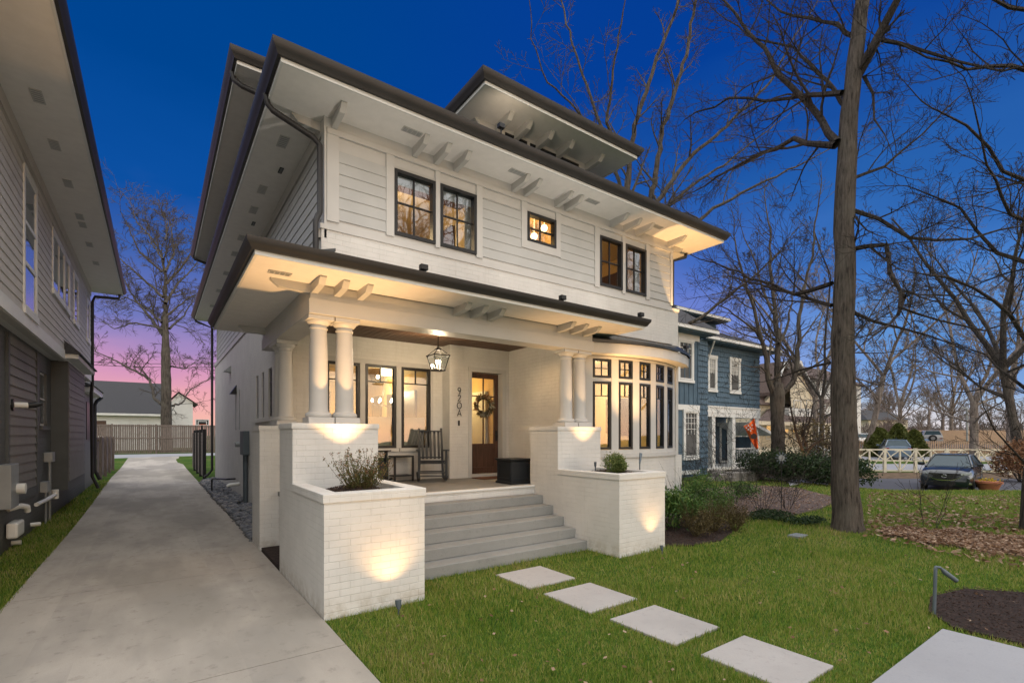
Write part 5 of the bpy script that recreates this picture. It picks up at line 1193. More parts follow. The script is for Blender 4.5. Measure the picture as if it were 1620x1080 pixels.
# blue neighbour
def build_blue():
    r = thing('house', 'blue shingle sided house with white trim and a small front porch', 'house', (24, 13, 0))
    y0 = 13.1; X = lambda u, y=y0: gy(u, 700, y).x; Z = lambda u, v, y=y0: gy(u, v, y).z
    F0 = Fr((0, y0, 0), (1, 0, 0), (0, -1, 0)); F1 = Fr((0, y0+.35, 0), (1, 0, 0), (0, -1, 0)); F2 = Fr((0, y0+.7, 0), (1, 0, 0), (0, -1, 0))
    xA, xB = X(1060), X(1105); zt = Z(1105, 532); zmid = Z(1105, 643); z2 = y0+.7
    q = MB(); q.fb(F0, xA, xB, -8, 0, -.1, zt); q.build('bay_wall', M['blue'], r)
    q = MB(); k = xA
    while k < xB: q.fb(F0, k, k+.04, .0, .025, zmid+.1, zt-.05); k += .33
    q.build('battens', M['blue'], r)
    MB().fb(F0, xA, xB+.04, .0, .05, zmid-.18, zmid+.05).build('belt_board', M['white'], r); MB().fb(F0, xA, xB+.05, 0, .04, .12, .30).build('base_board', M['white'], r); MB().fb(F0, xA, xB+.03, 0, .04, zt-.25, zt).build('frieze_board', M['white'], r)
    xC, xD = X(1119, y0+.35), X(1201, z2); zt2 = Z(1130, 545, z2)
    def shakes(nm, F, a0, a1, c0, c1, e=.25, hl=()):
        q = MB(); rr_ = random.Random(5); c = c0; 
        while c < c1:
            d = min(c+e, c1); a = a0 - rr_.uniform(0, .2)
            while a < a1:
                w = rr_.uniform(.13, .26); x0_, x1_ = max(a, a0), min(a+w-.012, a1)
                if x1_ - x0_ > .02 and not any(h[0] < (x0_+x1_)/2 < h[1] and c < h[3] and d > h[2] for h in hl):
                    j = rr_.uniform(-.012, .012); q.hull([F.p(x0_, .002, c+j), F.p(x1_, .002, c+j), F.p(x1_, .002, d), F.p(x0_, .002, d)], [F.p(x0_, .055, c+j), F.p(x1_, .055, c+j), F.p(x1_, .01, d), F.p(x0_, .01, d)])
                a += w
            c = d
        q.build(nm, M['blue'], r)
    q = MB(); q.fb(F1, xB, xC, -8, 0, -.1, zt2+.4); q.build('corner_wall', M['blue'], r); shakes('corner_shingles', F1, xB+.03, xC, .3, zt2+.1)
    zpo = Z(1150, 645, z2)          # porch frieze top
    q = MB(); q.fb(F2, xC, xD, -8, 0, zpo-.44, zt2); q.fb(F2, xC, xD, -9, -2.0, -.1, zpo-.4); q.build('upper_wall', M['blue'], r)
    W = [(1118.5, 1133, 563, 619), (1153, 1170, 567, 622)]; hl = []
    for u0, u1, v0, v1 in W: hl.append((X(u0, z2), X(u1, z2), Z((u0+u1)/2, v1, z2), Z((u0+u1)/2, v0, z2)))
    shakes('shingles', F2, xC, xD, zpo+.02, zt2, hl=hl)
    def hung(F, a, b, c, d, g=(3, 3), blind=.5):
        o = .11; w = window(r, F, a+o, b-o, c+o, d-o, M['white'], M['winnb'], H=(.5,), fw=.05, b0=.01, b1=.06, mw=.03)
        q = MB(); q.fb(F, a, a+o, .0, .07, c, d); q.fb(F, b-o, b, 0, .07, c, d); q.fb(F, a-.03, b+.03, 0, .085, d-o, d+.03); q.fb(F, a-.03, b+.03, 0, .09, c-.03, c+o*.8); q.build('casing', M['white'], w)
        q = MB(); q.fb(F, a+o, b-o, .006, .012, c+o, d-o); q.build('blind', M['winroom'], w)  # flat dim panel painted to stand in for the dark room inside
        q = MB(); mid = (c+d)/2
        if blind: q.fb(F, a+o+.04, b-o-.04, .014, .016, mid+.05, d-o-.04); q.build('shade', M['blind'], w); q = MB()
        for k in range(1, g[0]): x = a+o + (b-a-2*o)*k/g[0]; q.fb(F, x-.012, x+.012, .04, .05, mid, d-o)
        for k in range(1, g[1]): z = mid + (d-o-mid)*k/g[1]; q.fb(F, a+o, b-o, .0405, .0495, z-.012, z+.012)
        q.build('muntins', M['white'], w)
    for h in hl: hung(F2, *h)
    hung(F0, X(1071), X(1096), Z(1085, 604), Z(1085, 537), blind=0); hung(F0, X(1080), X(1104), Z(1090, 726), Z(1090, 648), g=(4, 4), blind=0)
    # eaves and low hip roofs
    def rfbox(a, b, y_, z, zr, nm='roof', dep=9.0):
        q = MB(); q.box(a, y_, z, b, y_+dep, z+.05); q.build('soffit', M['blue'], r); q = MB(); q.box(a-.06, y_-.1, z+.055, b+.1, y_-.001, z+.2); q.box(b+.001, y_-.001, z+.055, b+.1, y_+dep, z+.2); q.build('gutter', M['white'], r)
        q = MB(); hip(q, a-.1, y_-.12, b+.12, y_+dep, z+.2, zr); q.build(nm, M['shingle'], r)
    ov = .55
    rfbox(xA-.5, X(1133, y0-ov), y0-ov, zt, 1.4, dep=8); rfbox(X(1118, z2-ov), X(1234, z2-ov), z2-ov, zt2, 1.6, dep=8.5)
    q = MB(); ya = y0+2.2; q.fb(Fr((0, ya, 0), (1, 0, 0), (0, -1, 0)), X(1080, ya), X(1133, ya), -4, 0, zt, Z(1120, 512, ya)); q.build('dormer_wall', M['blue'], r)
    rfbox(X(1070, ya-.5), X(1152, ya-.5), ya-.5, Z(1130, 511, ya), 1.0, dep=5)
    pipe_path([(X(1130, z2-ov), z2-ov, zt2), (X(1120, z2), z2-.1, zt2-.5), (X(1118.5, z2), z2-.1, zt2-.8)], .05, 'downspout', M['white'], r)
    # porch
    zf = Z(1150, 738, z2); q = MB(); q.fb(F2, xC, xD, -.05, .06, zpo-.47, zpo); q.fb(F2, xC, xD, -.05, .09, zpo-.02, zpo+.06); q.fb(F2, xC, xD, .06, .075, zpo-.27, zpo-.23); q.build('porch_frieze', M['white'], r)
    MB().fb(F2, xC, xD, -2.0, .15, zf-.13, zf).build('porch_floor', M['white'], r); MB().fb(F2, xC, xD, -1.95, .08, -.1, zf-.1301).build('porch_base', M['stone_fd'], r)
    for u_ in (1128, 1160, 1197):
        x = X(u_, z2); MB().fb(F2, x-.14, x+.14, -.24, .04, zf, zpo-.47).build('porch_column', M['white'], r)
    MB().fb(F2, xC, xD, -1.99, -1.9, 0, zpo-.4).build('porch_back_wall', M['blue'], r); FP = Fr((0, z2+1.9, 0), (1, 0, 0), (0, -1, 0))
    for u0, u1 in ((1138, 1153), (1170, 1180), (1183, 1193)):
        a, b = X(u0, z2+1.9), X(u1, z2+1.9); window(r, FP, a, b, zf+.05 if u0 == 1138 else zf+.9, zf+2.25, M['white'], M['winnb'], H=(.5,), fw=.1, b0=.01, b1=.08)
    q = MB(); a, b = X(1163, z2), X(1195, z2); q.fb(F2, a, b, -.15, -.08, zf+.85, zf+.92); q.fb(F2, a, b, -.15, -.08, zf+.1, zf+.16); k = a
    while k < b: q.fb(F2, k, k+.03, -.135, -.105, zf+.16, zf+.85); k += .19
    q.build('porch_railing', M['white'], r)
    # side porch roof to the right
    q = MB(); a, b = X(1186, z2), X(1219, z2); zz = Z(1190, 672, z2); zq = Z(1214, 682, z2); q.hull([(a, z2-.2, zz), (b, z2-.2, zq-.25), (b, z2+3, zq-.25), (a, z2+3, zz)], [(a, z2-.2, zz+.15), (b, z2-.2, zq-.08), (b, z2+3, zq-.08), (a, z2+3, zz+.15)]); q.build('side_porch_roof', M['white'], r)
    MB().box(X(1203, z2), z2+.4, -.1, X(1209, z2), z2+2.6, zq-.3).build('side_porch_wall', M['blue'], r)
    return xC, xD, z2, zf
xC, xD, z2, zf = build_blue()
# stone edging and pots at the blue porch
q = MB(); rr_ = random.Random(2)
for k in range(26):
    p = dlp(1128 + k*2.9, 758 + rr_.uniform(-4, 3)); s = rr_.uniform(.16, .3); q.box(p[0]-s, p[1]-.12, -.1, p[0]+s, p[1]+.15, rr_.uniform(.15, .42))
tag(q.build('stone_edging', M['stone_fd'], bevel=.05), 'low rough stone edging in front of the blue house porch', 'stone edging')
# flag
fl = thing('flag', 'orange flag with white checks and a dark emblem hanging from the blue house porch', 'flag', tuple(at(1198, 700, 23)))
def flagm():
    D = 22.4; A = lambda u, v, d=0: at(u, v, D+d); n = 14; 
    top = [(1176, 674), (1180, 672), (1184, 670), (1188, 667), (1191, 664), (1194, 661.5)]; bot = [(1190, 700), (1192, 703), (1194, 707), (1196, 711), (1198, 710), (1200, 709)]
    q = MB(); V = []
    for j in range(n):
        t = j/(n-1)
        for i, (a, b) in enumerate(zip(top, bot)):
            u = a[0]+(b[0]-a[0])*t + math.sin(t*5+i)*.6; v = a[1]+(b[1]-a[1])*t; V.append(A(u, v, .12*math.sin(i*1.9+t*3)))
    m_ = len(top); q.add(V, [(j*m_+i, j*m_+i+1, (j+1)*m_+i+1, (j+1)*m_+i) for j in range(n-1) for i in range(m_-1)]); o = q.build('flag_cloth', M['orange'], fl, smooth=True)
    s = o.modifiers.new('thick', 'SOLIDIFY'); s.thickness = .01
    q = MB()
    for k, (u, v) in enumerate([(1184, 673), (1187, 676), (1184, 679), (1187.5, 681), (1190, 672), (1190.5, 678), (1181, 676)]): a = A(u, v, -.17); q.tube([a, A(u, v, -.155)], .04, 4)
    q.build('white_checks', M['flagw'], fl)
    q = MB(); q.tube([A(1192.5, 690, -.16), A(1192.5, 690, -.14)], .13, 14); q.tube([A(1193.5, 692, -.17), A(1193.5, 692, -.165)], .06, 10); q.build('emblem', M['flagb'], fl)
    q = MB(); q.tube([A(1194.5, 660, 0), A(1190, 656, .1), A(1172, 676, .5)][:2], .02, 6); q.tube([A(1196, 655, 0), A(1176, 675, .7)], .018, 6); q.build('flag_pole', M['white'], fl)
flagm()
# cream gabled house
def build_cream():
    yc = 27.; X = lambda u, y=yc: gy(u, 700, y).x; Z = lambda u, v, y=yc: gy(u, v, y).z
    r = thing('house', 'cream house with steep gables and a lit front porch beyond the blue house', 'house', (X(1250), yc, 0)); F = Fr((0, yc, 0), (1, 0, 0), (0, -1, 0))
    xa, xb = X(1196), X(1300); ze = Z(1240, 640)
    q = MB(); q.fb(F, xa, X(1290), -9, 0, -.2, ze); q.build('wall', M['cream'], r); q = MB(); siding(q, F, xa, X(1290), .2, ze, e=.2, t=.03); q.build('siding', M['cream'], r)
    ap = (X(1238), Z(1238, 571)); l_, r_2 = (X(1212), Z(1212, 618)), (X(1268), Z(1268, 640))
    q = MB(); q.fprism(Fr((0, yc-.3, 0), (1, 0, 0), (0, -1, 0)), [(X(1205), ze), (X(1290), ze), (X(1264), Z(1264, 571))][:3], -.4, 0); q.build('gable_wall', M['cream'], r)
    def gable(u0, v0, ua, va, u1, v1, y_, dep, nm='gable_roof'):
        q = MB(); P = [(X(u0, y_), Z(u0, v0, y_)), (X(ua, y_), Z(ua, va, y_)), (X(u1, y_), Z(u1, v1, y_))]; t = .35
        V = [(x, yy, z+dz) for yy in (y_, y_+dep) for dz in (0, -t) for x, z in P]
        q.add(V, [(0,1,4,3),(1,2,5,4),(6,7,1,0)[::-1],(7,8,2,1)[::-1],(3,4,10,9)[::-1],(4,5,11,10)[::-1],(0,3,9,6),(2,8,11,5)]); q.build(nm, M['brownroof'], r)
        q = MB(); s = .25; V = [(x, y_-.03, z+dz) for dz in (.02, -s) for x, z in P]; q.add(V + [(a, b-.12, c) for a, b, c in V], [(6,7,10,9)[::-1],(7,8,11,10)[::-1],(0,1,7,6)[::-1],(1,2,8,7)[::-1],(3,4,10,9),(4,5,11,10)]); q.build('bargeboard', M['white'], r)
    gable(1222, 620, 1242, 571, 1262, 612, yc-1.2, 8); gable(1246, 612, 1264, 570, 1293, 628, yc-2.0, 8)
    q = MB(); y2 = yc-1.7; q.add([(X(1250, y2), y2, ze-.5), (X(1289, y2), y2, ze-.5), (X(1289, y2), y2, Z(1289, 626, y2)), (X(1264, y2), y2, Z(1264, 575, y2)), (X(1250, y2), y2, Z(1250, 612, y2))], [(0,1,2,3,4)]); q.build('gable_face', M['cream'], r)
    q = MB(); hip(q, X(1190), yc-.6, X(1300), yc+10, ze-.2, 5.0); q.build('main_roof', M['brownroof'], r)
    a = Fr((0, y2, 0), (1, 0, 0), (0, -1, 0)); 
    for u0, u1, v0, v1 in ((1255, 1267, 632, 655), (1275, 1287, 632, 655)): window(r, a, X(u0, y2), X(u1, y2), Z(u0, v1, y2), Z(u0, v0, y2), M['white'], M['winnb'], H=(.5,), fw=.1, b0=.01, b1=.06)
    MB().fb(a, X(1248, y2), X(1290, y2), -1.2, 0, 2.5, ze-.45).build('bay_wall', M['white'], r)
    # porch with hip roof
    yp = yc-3.2; zp = Z(1280, 668, yp); q = MB(); q.add([(X(1198, yp), yp, zp), (X(1335, yp), yp, zp), (X(1300, yc), yc-.1, zp+1.5), (X(1215, yc), yc-.1, zp+1.5), (X(1335, yp), yc+3, zp)], [(0,1,2,3),(1,4,2)]); q.build('porch_roof', M['brownroof'], r)
    q = MB(); q.box(X(1198, yp), yp, zp-.35, X(1333, yp), yc, zp-.01); q.build('porch_beam', M['cream'], r)
    for u_ in (1202, 1243, 1277, 1312, 1330): x = X(u_, yp); MB().box(x-.13, yp+.1, .6, x+.13, yp+.36, zp-.35).build('porch_column', M['cream'], r)
    MB().box(X(1198, yp), yp, -.1, X(1333, yp), yc, .6).build('porch_floor', M['cream'], r)
    wl_ = emit_mat('blind_glow', (1, .62, .25), .35)  # window lamplight is put into the blinds as emission, no lamp behind
    for u0, u1 in ((1211, 1219), (1240, 1247), (1253, 1258), (1288, 1293)): window(r, F, X(u0), X(u1), 1.4, 3.1, M['white'], M['winnb'], H=(.5,), fw=.08, b0=.032, b1=.08); MB().fb(F, X(u0)+.08, X(u1)-.08, .031, .034, 2.2, 3.0).build('glowing_blind', wl_, r)
    # stair railing down to the walk
    return r
build_cream()
yq = 33.; r = thing('house', 'white house with a dark brown roof behind the big tree trunk', 'house', (gy(1330, 700, yq).x, yq, 0)); X = lambda u: gy(u, 700, yq).x; Z = lambda v: gy(1330, v, yq).z
q = MB(); q.box(X(1290), yq, 0, X(1362), yq+8, Z(606)); q.build('wall', M['white'], r)
q = MB(); q.add([(X(1283), yq-.5, Z(640)), (X(1318), yq-.5, Z(640)), (X(1312), yq+3, Z(590)), (X(1280), yq+3, Z(590))], [(0,1,2,3)]); q.add([(X(1282), yq-.6, Z(606)), (X(1366), yq-.6, Z(606)), (X(1350), yq+4, Z(578)), (X(1284), yq+4, Z(578)), (X(1366), yq+8, Z(606)), (X(1282), yq+8, Z(606))], [(0,1,2,3),(1,4,2),(4,5,3,2),(5,0,3)]); q.build('roof', M['brownroof'], r)
for u0 in (1322, 1342): window(r, Fr((0, yq, 0), (1, 0, 0), (0, -1, 0)), X(u0), X(u0+9), Z(650), Z(622), M['white'], M['winnb'], H=(.5,), fw=.12, b0=.01, b1=.06)
# white stair railing beside the hedge
def rail_stair():
    r = thing('stair_railing', 'white stair railing descending behind the dark hedge', 'railing', tuple(at(1290, 730, 25))[:2] + (0,)); q = MB()
    pa, pb = at(1291, 704, 25.5), at(1308, 713, 24.5); pc = at(1330, 713, 24)
    for A, B in ((pa, pb), (pb, pc)):
        q.tube([A, B], .05, 4); q.tube([A-Vector((0, 0, .75)), B-Vector((0, 0, .75))], .045, 4); n = int((B-A).length/.22)
        for k in range(n+1): p = A.lerp(B, k/n); q.tube([p, p-Vector((0, 0, .8))], .022, 4)
    for A in (pa, pb, pc): q.tube([A+Vector((0, 0, .1)), A-Vector((0, 0, 1.3))], .07, 4)
    q.build('railing', M['white'], r)
    r2 = MB(); d = at(1278, 722, 26.2); r2.tube([pa, d], .05, 4); r2.tube([pa-Vector((0, 0, .7)), d-Vector((0, 0, .3))], .045, 4)
    for k in range(6): p = pa.lerp(d, k/5); r2.tube([p, p-Vector((0, 0, .7))], .022, 4)
    r2.build('stair_rail', M['white'], r)
rail_stair()
# cream crossbuck fence along the street
def crossbuck():
    D0, D1 = 29.2, 27.9; A = DL(D0, 18.5); B = DL(D1, 30.0)
    a_, b_ = Vector((A[0], A[1], 0)), Vector((B[0], B[1], 0)); d = b_-a_; U = d.normalized(); F = Fr(a_, U, U.cross(Vector((0, 0, 1)))); L = d.length
    r = thing('crossbuck_fence', 'cream painted rail fence with crossed braces between the street and sidewalk', 'fence', (A[0], A[1], ground_z(*A)))
    z = ground_z(*A); n = 7; s = L/n; h = 1.42
    for k in range(n+1):
        MB().fb(F, k*s-.07, k*s+.07, -.07, .07, z-.1, z+h).build('post', M['fencec'], r)
        if k < n: MB().fb(F, k*s+s/2-.04, k*s+s/2+.04, -.04, .04, z+.05, z+h-.08).build('short_post', M['fencec'], r)
    for zz in (z+.12, z+.70, z+h-.08): MB().fb(F, 0, L, -.035, .035, zz-.04, zz+.04).build('rail', M['fencec'], r)
    for k in range(n*2):
        x0, x1 = k*s/2+.05, (k+1)*s/2-.05; q = MB()
        for (p0, p1) in (((x0, z+.16), (x1, z+.66)), ((x0, z+.66), (x1, z+.16))) if 0 else ((((x0, z+.16), (x1, z+h-.12)), ) if k % 2 else (((x0, z+h-.12), (x1, z+.16)),)):
            q.tube([F.p(p0[0], .045, p0[1]), F.p(p1[0], .045, p1[1])], .035, 4)
        q.tube([F.p(x0, -.045, z+.74 if k % 2 else z+h-.12), F.p(x1, -.045, z+h-.12 if k % 2 else z+.74)], .03, 4) if 0 else None
        q.tube([F.p(x0, .046, z+(.74 if k % 2 == 0 else h-.12)), F.p(x1, .046, z+(h-.12 if k % 2 == 0 else .74))], .03, 4)
        q.build('brace', M['fencec'], r)
crossbuck()
# tan picket fence further off
def pickets(label, D, L0, L1, h, mat, step=.22, w=.12, name='picket_fence', D2=None):
    A, B = DL(D, L0), DL(D2 or D, L1); a_, b_ = Vector((A[0], A[1], 0)), Vector((B[0], B[1], 0)); d = b_-a_; U = d.normalized(); F = Fr(a_, U, U.cross(Vector((0, 0, 1)))); L = d.length; z = ground_z(*A)
    r = thing(name, label, 'fence', (A[0], A[1], z)); q = MB(); a = 0
    while a < L: q.fb(F, a, a+w, -.02, .02, z+.05, z+h); a += step
    q.build('picket_panel', mat, r); MB().fb(F, 0, L, -.06, -.021, z+h-.25, z+h-.15).build('rail', mat, r); MB().fb(F, 0, L, -.06, -.021, z+.2, z+.3).build('rail', mat, r)
pickets('long low tan picket fence behind the parked blue car', 50, 31, 56, 1.35, M['fencet']); pickets('plain tan board fence at the back of the parking area', 78, 62, 105, 1.9, M['fencet'], .3, .29, 'board_fence')
# parked vehicles --------------------------------------------------
def car_paint(n, c): 
    m = Mat(n, c, .3, .0, .35); m.b.inputs['Coat Weight'].default_value = 1; m.b.inputs['Coat Roughness'].default_value = .05; return m.m
M['carglass'] = flat('car_glass', (.02, .045, .06), .22, 0, .35); M['tyre'] = flat('tyre_rubber', (.012, .012, .012), .8); M['rim'] = flat('alloy_rim', (.22, .22, .23), .3, .8); M['chrome'] = flat('chrome', (.6, .6, .62), .15, 1); M['lens'] = flat('headlight_lens', (.55, .58, .6), .08, .3, .9); M['red'] = flat('tail_lens', (.25, .01, .01), .15); M['plastic'] = flat('black_trim_plastic', (.01, .01, .011), .45); M['plate'] = flat('number_plate', (.55, .55, .5), .5)
def suv(label, loc, rz, paint, detail=True, L=4.4, W=.91, Hh=1.55, boxy=False, group=None, name='parked_car', spare=False):
    """local: nose at -y, wheels on z=0"""
    r = thing(name, label, 'car' if not spare else 'jeep', loc, group); r.rotation_euler = (0, 0, rz); B = lambda nm, q, m, p=r, **k: q.build(nm, m, p, local=True, **k)
    k_ = Hh/1.55; bz = 1.0*k_
    def ring(y, w, zt, zb, crown): return [(-w*.86, y, zb), (-w*.97, y, zb+.10), (-w, y, zb+.32), (-w*.985, y, zt-.16), (-w*.90, y, zt-.03), (-w*.55, y, zt+crown*.8), (0, y, zt+crown), (w*.55, y, zt+crown*.8), (w*.90, y, zt-.03), (w*.985, y, zt-.16), (w, y, zb+.32), (w*.97, y, zb+.10), (w*.86, y, zb)]
    S = [(-L/2, W*.80, .70, .30, .0), (-L/2+.06, W*.90, .80, .22, .02), (-L/2+.28, W*.97, .90, .20, .04), (-L/2+.9, W, .98*1, .20, .05), (-L/2+1.25, W, 1.02, .20, .03), (0, W, 1.03, .20, .02), (L/2-1.0, W, 1.06, .20, .02), (L/2-.25, W*.97, 1.05, .22, .01), (L/2-.04, W*.92, .98, .26, .0), (L/2, W*.86, .85, .34, .0)]
    if boxy: S = [(-L/2, W*.9, .95, .35, 0), (-L/2+.1, W, 1.05, .3, .02), (0, W, 1.1, .3, .01), (L/2-.03, W, 1.12, .3, 0), (L/2, W*.97, 1.08, .34, 0)]
    q = MB(); q.loft([ring(y, w, zt*(k_ if i else 1), zb, c) for i, (y, w, zt, zb, c) in enumerate(S)]); body = B('body', q, paint, smooth=38)
    # glasshouse
    def gr(y, w, z): return [(-w, y, z), (-w*.5, y-.03, z+.0), (0, y-.04, z), (w*.5, y-.03, z), (w, y, z)]
    yf0, yf1, yr1, yr0 = (-L/2+1.15, -L/2+1.95, L/2-.75, L/2-.22) if not boxy else (-.6, -.35, L/2-.15, L/2-.05)
    lo = [(-W*.88, yf0, bz), (W*.88, yf0, bz), (W*.90, yr0, bz+.05), (-W*.90, yr0, bz+.05)]; hi = [(-W*.66, yf1, Hh-.06), (W*.66, yf1, Hh-.06), (W*.66, yr1, Hh-.06), (-W*.66, yr1, Hh-.06)]
    q = MB(); q.hull(lo, hi); B('windows', q, M['carglass'])
    q = MB(); q.loft([[(sx*W*a, y_, z) for sx, y_ in ((-1, yf1-o), (1, yf1-o), (1, yr1+o), (-1, yr1+o))] for a, o, z in ((.69, .03, Hh-.075), (.67, .02, Hh-.02), (.52, -.12, Hh))]); B('roof', q, paint, smooth=60)
    for i in range(4): q = MB().tube([lo[i], hi[i]], .045 if not boxy else .05, 6); B('pillar', q, paint if not detail else paint)
    for sx in (-1, 1):
        q = MB(); m0 = Vector((sx*W*.895, -.1+L*.05, bz)); m1 = Vector((sx*W*.665, -.1+L*.05, Hh-.06)); q.tube([m0, m1], .035, 4); q.tube([(sx*W*.9, yf0, bz+.005), (sx*W*.905, yr0, bz+.055)], .022, 4); B('window_trim', q, M['plastic'])
        q = MB(); q.loft([[(sx*(W+.05), yf0+.28, bz+.02), (sx*(W+.22), yf0+.30, bz+.04), (sx*(W+.22), yf0+.30, bz+.16), (sx*(W+.05), yf0+.28, bz+.15)], [(sx*(W-.02), yf0+.42, bz+.02), (sx*(W+.20), yf0+.42, bz+.04), (sx*(W+.20), yf0+.42, bz+.16), (sx*(W-.02), yf0+.42, bz+.15)]]); B('mirror', q, paint, bevel=.02)
        for y in (-L/2+.86, L/2-.83):
            w = MB(); R0 = .35; xs = [sx*(W-.20), sx*(W-.19), sx*(W-.02), sx*(W+.0), sx*(W-.01)]
            prof = [(xs[0], .20), (xs[0], R0-.03), (xs[1], R0), (xs[2], R0), (xs[3], R0-.03), (xs[4], .23)]
            w.loft([[(x, y+rr*math.cos(2*math.pi*k/24), .35+rr*math.sin(2*math.pi*k/24)) for k in range(24)] for x, rr in prof]); wh = B('wheel', w, M['tyre'], smooth=40)
            w = MB(); w.loft([[(x, y+rr*math.cos(2*math.pi*k/20), .35+rr*math.sin(2*math.pi*k/20)) for k in range(20)] for x, rr in ((sx*(W-.03), .235), (sx*(W+.002), .235), (sx*(W-.012), .20), (sx*(W-.012), .03), (sx*(W+.0), .02))]); B('rim', w, M['rim'], wh, smooth=40)
            q = MB(); q.loft([[(sx*(W+.004), y+rr*math.cos(a), .35+rr*math.sin(a)) for a in np.linspace(-.1, 3.24, 16)] for rr in (.37, .43)], closed=False, cap=False); B('wheel_arch', q, M['plastic'])
    y = -L/2
    if detail:
        # grille: black shield with chrome wing below, headlamps, intake
        yf = lambda x: y - .004 + .10*(abs(x)/W)**2.2
        def strip(pts_t, pts_b, off=.0): 
            n = len(pts_t); V = [(x, yf(x)-off, z) for x, z in pts_t] + [(x, yf(x)-off, z) for x, z in pts_b] + [(x, yf(x)+.12, z) for x, z in pts_t] + [(x, yf(x)+.12, z) for x, z in pts_b]
            return MB().add(V, [(i, i+1, n+i+1, n+i)[::-1] for i in range(n-1)] + [(i, 2*n+i, 2*n+i+1, i+1)[::-1] for i in range(n-1)] + [(n+i, n+i+1, 3*n+i+1, 3*n+i)[::-1] for i in range(n-1)] + [(0, n, 3*n, 2*n), (n-1, 3*n-1, 4*n-1, 2*n-1)])
        X_ = np.linspace(-.56, .56, 15)
        B('grille', strip([(x, .77) for x in X_], [(x, .50 + .20*abs(x/.56)**3) for x in X_], .012), M['plastic'])
        X_ = np.linspace(-.62, .62, 17); B('grille_trim', strip([(x, .50 + .26*abs(x/.62)**3) for x in X_], [(x, .465 + .26*abs(x/.62)**3) for x in X_], .03), M['chrome'])
        for sx in (-1, 1):
            X_ = np.linspace(.52, .84, 8)*sx; B('headlight', strip([(x, .79 + .04*(abs(x)-.52)/.32) for x in X_], [(x, .71 + .03*(abs(x)-.52)/.32) for x in X_], .02), M['lens'])
            X_ = np.linspace(.46, .86, 8)*sx; B('fog_lamp_trim', strip([(x, .40) for x in X_], [(x, .33) for x in X_], .015), M['chrome'])
        X_ = np.linspace(-.62, .62, 12); B('lower_intake', strip([(x, .42) for x in X_], [(x, .27) for x in X_], .01), M['plastic'])
        q = MB(); c = (0, y-.03, .655); q.tube([(c[0]+.085*math.cos(a), c[1], c[2]+.062*math.sin(a)) for a in np.linspace(0, 6.2832, 22)], .007, 5, cap=False); q.tube([(-.075, c[1], .672), (-.03, c[1], .66), (0, c[1], .625), (.03, c[1], .66), (.075, c[1], .672)], .008, 5); B('emblem', q, M['chrome'])
        q = MB(); 
        for k in range(4): q.box(-.5, y-.0185, .55+.05*k, .5, y-.0165, .556+.05*k)
        B('grille_bars', q, M['rim'])
    yb_ = L/2
    q = MB(); q.box(-.26, yb_-.01, .72, .26, yb_+.012, .85); B('number_plate', q, M['plate'])
    for sx in (-1, 1): q = MB(); q.box(sx*W*.66 if sx > 0 else -W*.93, yb_-.14, .86, W*.93 if sx > 0 else -W*.66, yb_-.0, 1.0); B('tail_light', q, M['red'])
    if spare:
        q = MB(); q.tube([(0, yb_+.02, .95), (0, yb_+.22, .95)], .38, 20); s_ = B('spare_wheel', q, M['tyre'], bevel=.04); q = MB(); q.tube([(0, yb_+.221, .95), (0, yb_+.235, .95)], .2, 16); B('rim', q, M['rim'], s_)
    return r
def gpos(u, D): x, y = DL(D, (u-810)/780*D); return (x, y, ground_z(x, y) + .02)
suv('dark blue parked SUV facing the camera on the street at the right', gpos(1506, 22.3), -R_(84), car_paint('dark_blue_paint', (.010, .015, .021)), L=4.3, W=.88, Hh=1.54)
suv('silver blue SUV seen from behind, parked past the crossbuck fence', gpos(1414, 43), -YAW + R_(180-30), car_paint('steel_blue_paint', (.12, .17, .24)), False, 4.6, .93, 1.70)
suv('white and black off-road vehicle with a spare wheel on its back, parked far off', gpos(1470, 58), -YAW + R_(180-32), car_paint('white_paint_jeep', (.25, .25, .26)), False, 4.2, .93, 1.85, True, spare=True, name='parked_jeep')
suv('white car parked left of the cone shaped evergreens', gpos(1366, 60), -YAW + R_(95), car_paint('white_car_paint', (.6, .6, .6)), False, 4.7, .92, 1.5)
suv('blue car just behind the cone shaped evergreens', gpos(1432, 58), -YAW + R_(60), car_paint('mid_blue_paint', (.06, .12, .22)), False, 4.5, .92, 1.5)
suv('small pale car far off at the right edge', gpos(1612, 85), -YAW + R_(95), car_paint('pale_blue_paint', (.35, .42, .5)), False, 4.5, .92, 1.5)
# terracotta pot by the street
p = gpos(1564, 20.6); t_ = thing('flower_pot', 'wide terracotta pot with yellow flowers beside the parked dark car', 'flower pot', p)
q = MB(); q.lathe([(.26, 0), (.40, .36), (.45, .38), (.45, .46), (.38, .46)], (0, 0, 0), 24); q.build('pot', M['terr'], t_, local=True, smooth=40)
g = np.random.default_rng(3); c = g.normal(size=(160, 3))*np.array([.15, .15, .04]) + np.array([0, 0, .50]); npmesh('flowers', quads(c, .05, .07, g), 4, leaf_mat('yellow_flower', [(.1, (.3, .2, .02)), (.5, (.6, .45, .04)), (.9, (.10, .15, .03))]), t_)
p = gpos(1322, 21); t_ = thing('flower_pot', 'terracotta pot half hidden behind the large tree trunk', 'flower pot', p); q = MB(); q.lathe([(.2, 0), (.3, .5), (.34, .52), (.34, .6), (.28, .6)], (0, 0, 0), 20); q.build('pot', M['terr'], t_, local=True, smooth=40)
